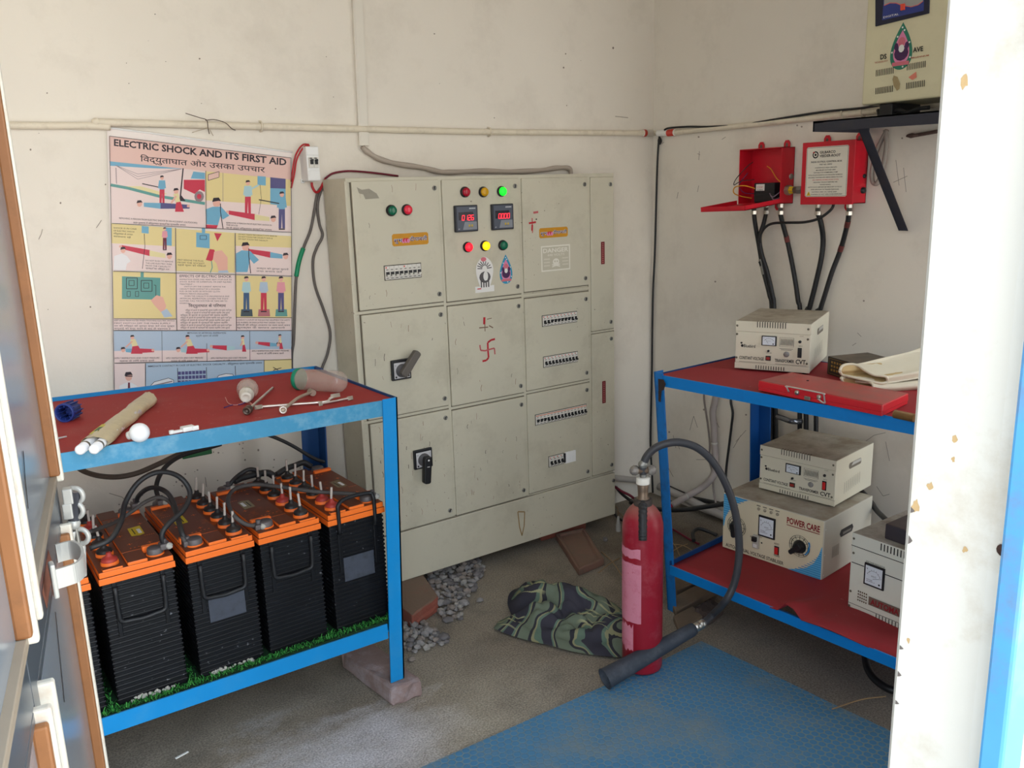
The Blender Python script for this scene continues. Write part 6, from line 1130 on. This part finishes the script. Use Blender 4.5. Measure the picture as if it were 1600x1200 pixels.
Lh = (Hn-Hf).length; m_horn = M('dusty_black_horn', (52, 58, 68), .6, var=.2, scale=16, dirt=(96, 100, 106), amt=.6, dscale=10)
obj('horn', MB().lathe([(.012, .012), (.021, .016), (.0235, .03), (.025, .1), (.029, .2), (.0345, Lh-.006), (.037, Lh), (.033, Lh), (.028, .2), (0, .18)], Hf, hd2, m_horn, 32), ex)

# ---------------------------------------------------------------- camouflage cloth
def camo():
    m = M('camouflage_cloth', (92, 112, 92), .95, var=.08, scale=12, spec=.1); n = m.node_tree.nodes; L = m.node_tree.links; bs = n['Principled BSDF']; tc_ = n.new('ShaderNodeTexCoord')
    def wave(sc, dist, ang, dsc):
        mp = n.new('ShaderNodeMapping'); mp.inputs['Rotation'].default_value = (0, 0, ang); L.new(tc_.outputs['Object'], mp.inputs[0]); w_ = n.new('ShaderNodeTexWave'); w_.inputs['Scale'].default_value = sc; w_.inputs['Distortion'].default_value = dist; w_.inputs['Detail'].default_value = 2; w_.inputs['Detail Scale'].default_value = dsc; L.new(mp.outputs[0], w_.inputs[0]); return w_.outputs['Fac']
    r = n.new('ShaderNodeValToRGB'); r.color_ramp.interpolation = 'CONSTANT'; e = r.color_ramp.elements
    cl = [(0, (62, 61, 70)), (.24, (98, 118, 104)), (.43, (142, 140, 108)), (.54, (56, 56, 62)), (.74, (108, 118, 102))]
    while len(e) < 5: e.new(.5)
    for i, (p, c) in enumerate(cl): e[i].position = p; e[i].color = (*[lin(v) for v in c], 1)
    L.new(wave(1.6, 7, .9, 2.2), r.inputs[0]); k = n.new('ShaderNodeMapRange'); k.inputs[1].default_value = .86; k.inputs[2].default_value = .93; L.new(wave(9, 5, -.5, .8), k.inputs[0])
    g = n.new('ShaderNodeMath'); g.operation = 'MULTIPLY'; t = n.new('ShaderNodeTexNoise'); t.inputs['Scale'].default_value = 5; L.new(tc_.outputs['Object'], t.inputs['Vector']); kk = n.new('ShaderNodeMapRange'); kk.inputs[1].default_value = .56; kk.inputs[2].default_value = .62; L.new(t.outputs['Fac'], kk.inputs[0]); L.new(k.outputs[0], g.inputs[0]); L.new(kk.outputs[0], g.inputs[1])
    x = n.new('ShaderNodeMix'); x.data_type = 'RGBA'; x.inputs[7].default_value = (*[lin(v) for v in (160, 160, 124)], 1); L.new(g.outputs[0], x.inputs[0]); L.new(r.outputs[0], x.inputs[6]); L.new(x.outputs[2], bs.inputs['Base Color']); return m
b = MB(); out = [at(x, y, 'Z', .004) for x, y in [(771, 984), (781, 972), (800, 968), (793, 945), (797, 928), (812, 920), (835, 917), (858, 925), (885, 922), (912, 926), (938, 934), (958, 944), (976, 960), (985, 985), (982, 1016), (970, 1029), (930, 1026), (893, 1020), (860, 1011), (825, 1003), (795, 994)]]
C_ = sum(out, V())/len(out); ring_n = 72; O2 = cat(out+[out[0]], 4)[:-1]; NR = 22; rows = []
from mathutils import noise as NZ
for k in range(NR+1):
    s_ = k/NR; row = []
    for j in range(ring_n):
        q = O2[int(j*len(O2)/ring_n) % len(O2)]; p = C_.lerp(q, s_); env = (1-s_**3.2)
        fold = abs(NZ.noise(V((p.x*7, p.y*7, 3))))*.08+abs(NZ.noise(V((p.x*16+p.y*5, p.y*14, 7))))*.055; crest = .05*math.exp(-((p.x-1.98)**2+(p.y-2.42)**2)/.012)+.035*math.exp(-((p.x-1.87)**2+(p.y-2.55)**2)/.006)
        row.append(b.bm.verts.new(V((p.x, p.y, .004+env*(.02+fold+crest)+.006*s_))))
    rows.append(row)
ii = b.mi(camo())
for r0, r1 in zip(rows, rows[1:]):
    for j in range(ring_n):
        f = b.bm.faces.new([r0[j], r1[j], r1[(j+1) % ring_n], r0[(j+1) % ring_n]]); f.smooth = True; f.material_index = ii
bmesh.ops.remove_doubles(b.bm, verts=b.bm.verts[:], dist=.0001)
obj('camouflage_cloth', b, cat_='cloth', label='crumpled camouflage cloth lying on the floor left of the fire extinguisher')

# ---------------------------------------------------------------- bricks, gravel, planks
def brick(lab, c, m, bev=.006, jit=.003, frog=False, extra=None):
    """c: four top corners; standing on the floor"""
    c = [V(p) for p in c]; b = MB(); bm2 = bmesh.new(); B0 = [bm2.verts.new((p.x, p.y, .0005)) for p in c]; T0 = [bm2.verts.new(p) for p in c]; bm2.faces.new(B0[::-1]); tf = bm2.faces.new(T0)
    for i in range(4): bm2.faces.new([B0[i], B0[(i+1) % 4], T0[(i+1) % 4], T0[i]])
    bmesh.ops.recalc_face_normals(bm2, faces=bm2.faces[:])
    if frog:
        r = bmesh.ops.inset_individual(bm2, faces=[tf], thickness=.022); bmesh.ops.inset_individual(bm2, faces=[tf], thickness=.004, depth=-.012)
    bmesh.ops.bevel(bm2, geom=[e for e in bm2.edges if e.calc_length() > .03], offset=bev, segments=2, profile=.5, affect='EDGES'); bmesh.ops.subdivide_edges(bm2, edges=[e for e in bm2.edges if e.calc_length() > .05], cuts=3, use_grid_fill=True)
    for v in bm2.verts:
        if v.co.z > .003: v.co += V((random.uniform(-jit, jit), random.uniform(-jit, jit), random.uniform(-jit, 0)))
    b.merge(bm2, m)
    if extra: extra(b)
    return obj('brick', b, cat_='brick', label=lab)
m_bg = M('grey_mauve_brick', (138, 118, 114), .95, var=.18, scale=16, dirt=(176, 170, 176), amt=.7, dscale=7, bump=.6, bscale=90); m_br = M('red_brick', (146, 82, 68), .95, var=.15, scale=20, dirt=(130, 108, 94), amt=.4, dscale=9, bump=.6, bscale=90, dust=(120, 104, 88), damt=.9, dr=(.0, .45))
brick('long grey brick carrying the right front leg of the battery shelf', [(1.05, 2.62, .0695), (1.082, 2.292, .0695), (1.19, 2.285, .0695), (1.165, 2.62, .0695)], m_bg, .012, .005)
brick('red brick with a dusty top half under the left corner of the cabinet', [(1.40, 3.02, .0655), (1.378, 2.695, .0655), (1.536, 2.765, .0655), (1.60, 3.02, .0655)], m_br)
q0, q1 = at(846, 846, 'Z', .0), at(914, 826, 'Z', .0); brick('red brick lying flat under the cabinet near its right end', [(q0.x, q0.y, .0655), (q1.x, q1.y-.01, .0655), (q1.x+.02, q1.y+.1, .0655), (q0.x+.02, q0.y+.1, .0655)], m_br)
F_ = [at(x, y, 'Z', .035) for x, y in [(868, 833), (904, 889), (944, 872), (913, 824)]]; brick('half-sunk dusty brick with a stamped frog lying in front of the cabinet brick', F_, M('dusty_red_brick', (132, 98, 84), .95, var=.15, scale=18, dirt=(112, 98, 84), amt=.9, dust=(118, 102, 86), damt=.6, dscale=8, bump=.6, bscale=90), .005, .002, True)
F_ = [at(x, y, 'Z', .04) for x, y in [(1085, 948), (1108, 964), (1132, 946), (1110, 933)]]; brick('dark broken brick on the floor under the right shelf', F_, M('dark_brick', (78, 66, 62), .95, var=.2, scale=18, bump=.6, bscale=90), .008, .006)
m_wd = M('old_grey_plank', (112, 96, 80), .9, var=.2, scale=14, bump=.4, bscale=60)
for lab, pts, z in [('grey plank on the floor behind the shelf leg, the nearest of the three', [(1046, 935), (1056, 955), (1120, 920), (1105, 905)], .03), ('grey plank on the floor under the right shelf, the middle one of the three', [(1050, 902), (1058, 922), (1115, 898), (1095, 885)], .03), ('short plank offcut lying between brick and horn under the right shelf', [(1052, 962), (1062, 985), (1098, 962), (1082, 946)], .025)]:
    c = [at(x, y, 'Z', z) for x, y in pts]; b = MB().hexa([V((p.x, p.y, .0005)) for p in c], c, m_wd, .004); obj('wooden_plank', b, cat_='plank', label=lab, group=None)
# gravel: every stone is its own object
kinds = []
m_st = [M('gravel_grey', (142, 138, 136), .95, var=.2, scale=30, bump=.4, bscale=80), M('gravel_pale', (152, 148, 142), .95, var=.15, scale=30, bump=.4, bscale=80), M('gravel_dark', (112, 108, 108), .95, var=.2, scale=30, bump=.4, bscale=80), M('gravel_warm_grey', (138, 128, 120), .95, var=.15, scale=30, bump=.4, bscale=80)]
def stone_mesh(k):
    bm2 = bmesh.new(); bmesh.ops.create_icosphere(bm2, subdivisions=1, radius=1); rr = random.Random(k)
    sx, sy, sz = rr.uniform(.8, 1.3), rr.uniform(.7, 1), rr.uniform(.5, .75)
    for v in bm2.verts: v.co = V((v.co.x*sx, v.co.y*sy, v.co.z*sz))*rr.uniform(.8, 1.12)
    z0 = min(v.co.z for v in bm2.verts)
    for v in bm2.verts: v.co.z -= z0
    me = bpy.data.meshes.new('gravel_stone'); bm2.to_mesh(me); bm2.free(); me.materials.append(m_st[k % 4 if k % 5 else 0]); return me
protos = {}
def stones(pile, lab, grp, poly, cnt, hmax, smin, smax, pref):
    P = [at(x, y, 'Z', .0) for x, y in poly]; placed = []; c = sum(P, V())/len(P); rr = random.Random(len(poly)*cnt); tries = 0
    def inside(x, y):
        r = False
        for i in range(len(P)):
            a, e = P[i], P[i-1]
            if (a.y > y) != (e.y > y) and x < (e.x-a.x)*(y-a.y)/(e.y-a.y)+a.x: r = not r
        return r
    xs, ys = [p.x for p in P], [p.y for p in P]
    while len(placed) < cnt and tries < 20000:
        tries += 1; x, y = rr.uniform(min(xs), max(xs)), rr.uniform(min(ys), max(ys))
        if not inside(x, y): continue
        s = rr.uniform(smin, smax); lvl = 0 if len(placed) < cnt*.7 else 1
        if any((x-a)**2+(y-b_)**2 < ((s+t_)*(.72 if lvl == l2 else .3))**2 for a, b_, t_, l2 in placed): continue
        placed.append((x, y, s, lvl)); k = rr.randrange(12)
        if k not in kinds: kinds.append(k); protos[k] = stone_mesh(k)
        o = bpy.data.objects.new('gravel_stone', protos[k]); COL.objects.link(o); z = .0005 if not lvl else smin*.75
        o.location = (x, y, z); o.rotation_euler = (0, 0, rr.uniform(0, 6.28)); o.scale = (s, s, s); props(o, lab, 'stone', grp)
stones(0, 'grey crushed stone in the heap at the bottom edge of the cabinet', 'gravel heap at the cabinet edge', [(668, 897), (700, 880), (740, 868), (757, 893), (742, 920), (728, 945), (722, 968), (690, 975), (683, 945), (672, 915)], 165, .03, .013, .022, 0)
stones(1, 'grey crushed stone in the small heap behind the blue shelf leg', 'gravel heap behind the shelf leg', [(632, 975), (655, 972), (676, 985), (692, 998), (700, 1008), (672, 1016), (645, 1022), (632, 1015)], 60, .02, .012, .02, 0)
for x, y, s, lab in [(750, 941, .019, 'pale loose stone lying alone between the gravel heap and the camouflage cloth'), (749, 894, .02, 'larger square stone at the right end of the gravel heap'), (694, 1000, .024, 'largest stone at the right tip of the small gravel heap'), (643, 1034, .016, 'orange-brown pebble beside the brick under the blue leg'), (946, 846, .016, 'white pebble beside the half-sunk brick')]:
    o = bpy.data.objects.new('loose_stone', stone_mesh(int(x))); COL.objects.link(o); q = at(x, y, 'Z', 0); o.location = (q.x, q.y, .0005); o.scale = (s, s, s); props(o, lab, 'stone')
# litter by the corner
wire('floor_cable', 'black cable on the floor coming out from under the right end of the cabinet', [(955, 782, 'Z', .02), (962, 805, 'Z', .012), (975, 815, 'Z', .01), (990, 822, 'Z', .01), (1010, 824, 'Z', .01)], .006, m_rubber, 'cable')
wire('floor_cable', 'brown-black cable rising from the floor beside the cabinet to the corner', [(958, 755, 'Z', .1), (970, 770, 'Z', .07), (985, 782, 'Z', .05), (1005, 792, 'Z', .04), (1030, 806, 'Z', .03)], .008, m_rubber, 'cable')
wire('red_cable', 'dark red cable lying beside the cabinet corner', [(960, 760, 'Z', .11), (972, 768, 'Z', .09), (984, 774, 'Z', .07), (996, 783, 'Z', .05)], .007, M('dark_red_wire', (112, 22, 44)), 'cable')
wire('red_cable', 'dark red cable lying on the floor under the left end of the right shelf', [(1042, 822, 'Z', .02), (1060, 832, 'Z', .012), (1078, 843, 'Z', .01), (1092, 850, 'Z', .01)], .005, M('dark_red_wire', (112, 22, 44)), 'cable')
wire('floor_cable', 'looped black cable on the floor behind the bottom tier', [(1084, 845, 'Z', .03), (1083, 832, 'Z', .04), (1092, 826, 'Z', .04), (1106, 830, 'Z', .03), (1120, 836, 'Z', .02)], .009, m_rubber, 'cable')
for k, (x0, y0_, x1, y1_) in enumerate([(962, 790, 966, 806), (964, 798, 978, 820), (1046, 865, 1075, 850), (1050, 850, 1085, 862), (1044, 842, 1062, 868), (1300, 1108, 1384, 1088), (940, 862, 975, 905), (935, 895, 968, 872)]):
    q0, q1 = at(x0, y0_, 'Z', .012), at(x1, y1_, 'Z', .006); obj('dry_twig', MB().tube([q0, q0.lerp(q1, .5)+V((.006, 0, .008)), q1], .0022, M('dry_straw', (150, 124, 92), .9, var=.2), 5), cat_='twig', label=['dry twig at the cabinet corner above the half-sunk brick', 'pale twig lying toward the extinguisher from the cabinet corner', 'straw on the floor under the left end of the bottom tier', 'second straw crossing the first under the bottom tier', 'straw next to the shelf leg behind the extinguisher', 'long twig on the floor beside the blue mat near the jamb', 'twig lying beside the fire extinguisher shoulder', 'short twig between the half-sunk brick and the extinguisher'][k])
obj('rubber_ring', MB().tube([at(x, y, 'Z', .03) for x, y in [(1352, 1025), (1356, 1045), (1368, 1062), (1386, 1075), (1402, 1080)]], .013, m_black, 10), cat_='rubber ring', label='black rubber ring on the floor under the bottom tier by the jamb')
b = MB(); q = at(966, 830, 'Z', .0); b.lathe([(.012, 0), (.013, .03), (.009, .045), (.006, .075), (.0, .08)], (q.x, q.y, .0005), (0, 0, 1), M('dusty_bottle_plastic', (160, 156, 150), .4, var=.15), 12); obj('plastic_nozzle', b, cat_='nozzle', label='small dusty plastic nozzle standing under the right end of the cabinet')
b = MB(); q = at(285, 1182, 'Z', 0); b.bar((q.x-.02, q.y, .002), (q.x+.02, q.y+.01, .002), .006, .003, m_wht); obj('matchstick', b, cat_='stick', label='tiny white stick on the floor in front of the battery shelf')

# ================================================================ the door, opened inwards
th = math.radians(10.3); DU = V((-math.sin(th), -math.cos(th), 0)); DN = V((math.cos(th), -math.sin(th), 0)); D0 = V((.137, 1.462, 0))
df = lambda s_, z, h=0: D0+DU*s_+V((0, 0, z))+DN*h
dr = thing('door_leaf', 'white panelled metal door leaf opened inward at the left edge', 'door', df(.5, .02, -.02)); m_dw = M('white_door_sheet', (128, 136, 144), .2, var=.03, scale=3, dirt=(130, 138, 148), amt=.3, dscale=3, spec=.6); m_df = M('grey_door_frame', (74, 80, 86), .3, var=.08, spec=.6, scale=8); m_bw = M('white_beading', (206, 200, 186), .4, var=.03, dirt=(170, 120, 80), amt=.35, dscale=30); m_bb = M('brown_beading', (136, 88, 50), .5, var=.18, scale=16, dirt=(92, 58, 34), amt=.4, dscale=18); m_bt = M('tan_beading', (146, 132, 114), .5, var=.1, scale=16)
def dbox(b, s0, s1, z0, z1, h0, h1, m, bev=.001): b.hexa([df(s0, z0, h0), df(s1, z0, h0), df(s1, z0, h1), df(s0, z0, h1)], [df(s0, z1, h0), df(s1, z1, h0), df(s1, z1, h1), df(s0, z1, h1)], m, bev)
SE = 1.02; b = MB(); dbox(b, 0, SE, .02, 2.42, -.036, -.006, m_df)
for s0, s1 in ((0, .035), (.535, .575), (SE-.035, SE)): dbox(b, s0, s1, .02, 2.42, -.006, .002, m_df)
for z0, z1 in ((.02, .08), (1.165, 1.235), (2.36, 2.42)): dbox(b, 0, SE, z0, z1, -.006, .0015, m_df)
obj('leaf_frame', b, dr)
for z0, z1 in ((.08, 1.165), (1.235, 2.36)):
    for s0, s1 in ((.035, .535), (.575, SE-.035)):
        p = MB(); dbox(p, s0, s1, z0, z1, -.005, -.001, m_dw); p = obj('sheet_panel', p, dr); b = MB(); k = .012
        for a0, a1 in ((s0, s0+k), (s1-k, s1)): dbox(b, a0, a1, z0, z1, -.002, .017, m_bw, .003)
        for c0, c1, mk_ in ((z0, z0+k, m_bt), (z1-k, z1, m_df if z0 < .5 else m_bt)): dbox(b, s0+k, s1-k, c0, c1, -.002, .008 if mk_ is m_bt else .002, mk_, .001)
        obj('beading', b, p, 'white beading'); b = MB()
        for a0, a1 in ((s0+k, s0+k+.012), (s1-k-.012, s1-k)): dbox(b, a0, a1, z0+k, z1-k, -.002, .0135, m_bb, .003)
        obj('beading', b, p, 'brown beading')
for L_ in [[(.70, 1.415), (.66, 1.425), (.65, 1.40), (.67, 1.375), (.70, 1.36), (.71, 1.335), (.68, 1.325), (.65, 1.335)], [(.76, 1.41), (.755, 1.34)], [(.32, 1.36), (.345, 1.33), (.36, 1.30)], [(.26, 1.12), (.32, 1.02)], [(.3, .74), (.36, .66), (.34, .63)]]:
    b = MB(); b.ink(lambda u, v, h=0: df(u, v, h-.0008)); b.line(L_, .011 if L_[0][0] > .6 else .006, m_dark); obj('panel_stroke', b, dr, 'black stroke')  # thin black strokes drawn on the door panels
# bolt and hasp on the free edge
m_al = M('bright_painted_metal', (176, 174, 168), .3, .2, var=.03)
def hp(px, py, Y_=1.452): return at(px, py, 'Y', Y_)
def loop(b, px, py, r, wd, a0=-2.4, a1=2.4):
    c = hp(px, py); x, y = RT, V((0, 0, 1)); P = [c+x*r*math.cos(a0+(a1-a0)*k/10)+y*r*math.sin(a0+(a1-a0)*k/10) for k in range(11)]
    for p, q in zip(P, P[1:]): b.bar(p, q, wd, .0045, m_al, up=(p+q)/2-c)
def cring(b, px, py, r, a0, a1, t=.0042):
    c = hp(px, py); b.tube([c+RT*r*math.cos(a0+(a1-a0)*k/12)+V((0, 0, 1))*r*math.sin(a0+(a1-a0)*k/12) for k in range(13)], t, m_al, 8, 2)
for px, py in ((117, 774), (117, 797)):
    bt = MB(); cring(bt, px, py, .0125, -2.2, 2.2); q = hp(px-10, py); bt.bar(q+V((-.008, 0, 0)), q+V((.006, -.003, 0)), .016, .026, m_al, bev=.002); obj('bolt_staple', bt, dr, 'white bolt staple')
b = MB().cyl(hp(118, 768), hp(115, 818), .0085, M('bolt_steel', (120, 120, 128), .35, .7), n=14).ball(hp(115, 818), .0105, m_al, 2).tube([hp(117, 820), hp(121, 838), hp(124, 858)], .0035, m_dull, 8); obj('sliding_bolt', b, dr)
b = MB(); cring(b, 126, 838, .0125, -3.1, 3.1); q = hp(110, 838); b.bar(q, hp(117, 838), .012, .018, m_al, bev=.002); obj('padlock_eye', b, dr)
P = [at(x, y, 'Z', 1.205) for x, y in [(84, 906), (104, 900), (120, 894), (129, 885), (131, 874), (126, 864), (114, 859), (98, 862), (88, 865)]]; C2 = cat(P, 5); b = MB()
for p, q in zip(C2, C2[1:]): b.bar(p, q+(q-p)*.06, .0035, .025, m_al)
obj('hasp_strap', b, dr, 'white strap hasp'); q = P[0]; obj('handle_foot', MB().bar(q+V((0, 0, -.022)), q+V((0, 0, .022)), .006, .018, m_al, up=(0, 1, 0), bev=.002), dr)
b = MB().hexa([at(x, y, 'Y', 1.45) for x, y in [(119, 846), (134, 852), (136, 900), (124, 905)]], [at(x, y, 'Y', 1.47) for x, y in [(119, 846), (134, 852), (136, 900), (124, 905)]], m_al, .002); obj('latch_plate', b, dr, 'pale latch plate'); b = MB().ink(lambda u, v, h=0: df(u, v, .0012+h)); b.poly([(.22, 1.172), (.36, 1.17), (.38, 1.2), (.25, 1.205)], M('rust_patch', (132, 78, 58), .9, var=.3, scale=50)); obj('rust_patch', b, dr, 'rusty patch')
# blue post standing outside by the jamb
q = at(1583, 1045, 'Y', .37); m_po = M('bright_blue_post', (74, 140, 186), .4, var=.1, dirt=(120, 74, 58), amt=.55, dscale=7, scale=8); b = MB().box((q.x, .37, -.06), (q.x+.05, .396, 2.2), m_po, bev=.004); obj('gate_post', b, cat_='post', label='bright blue rusty steel post outside the jamb at the right edge')

# scuffs and hairline cracks in the plaster of the right wall
ms = M('plaster_scuff', (156, 147, 136), .9, var=.2); b = MB(); b.ink(lambda u, v, h=0: at(u, v, 'X', XR)+V((-h, 0, 0)))
for L_ in [[(1052, 680), (1056, 700)], [(1058, 690), (1062, 702)], [(1044, 730), (1052, 745)], [(1078, 672), (1084, 650), (1090, 668)], [(1092, 250), (1093, 236)], [(1134, 214), (1128, 218)], [(1090, 240), (1094, 242)], [(1092, 290), (1090, 300)], [(1370, 760), (1380, 775), (1390, 772)], [(1400, 250), (1405, 290)], [(1412, 262), (1416, 300)], [(1396, 285), (1418, 275)], [(1340, 520), (1346, 526)], [(1332, 540), (1338, 536)], [(1352, 690), (1366, 680), (1384, 676)], [(1384, 690), (1390, 720)], [(1146, 700), (1158, 680)], [(1150, 690), (1166, 672)], [(1088, 718), (1110, 718)], [(1034, 225), (1038, 222)], [(1060, 300), (1058, 310)], [(1120, 660), (1124, 668)]]: b.line(L_, .8, ms)
for x, y in [(1046, 675), (1100, 640), (1166, 648), (1092, 214), (1350, 470), (1246, 196), (1253, 198), (1118, 440), (1410, 216)]: b.ell(x, y, 1.6, 1.6, ms, 7)
struct('trim_3', b)
mb2 = M('plaster_speck', (132, 122, 110), .9, var=.2); b = MB(); b.ink(lambda u, v, h=0: at(u, v, 'Y', YB)+V((0, -h, 0))); rr = random.Random(4)
for k in range(60):
    x, y = rr.uniform(30, 1000), rr.uniform(20, 760); s_ = rr.uniform(.5, 1.5); b.ell(x, y, s_, s_*rr.uniform(.6, 1.4), mb2, 6)
for k in range(70): x, y = rr.uniform(180, 500), rr.uniform(690, 800); s_ = rr.uniform(.6, 1.7); b.ell(x, y, s_, s_*rr.uniform(.6, 1.4), ms, 6)
for L_ in [[(60, 374), (64, 366), (66, 358)], [(150, 356), (158, 344)], [(245, 775), (262, 786), (275, 780)], [(170, 770), (190, 776), (205, 790)], [(120, 790), (135, 800)], [(320, 745), (322, 760)], [(960, 182), (980, 184)]]: b.line(L_, 1.1, ms)
struct('trim_4', b)
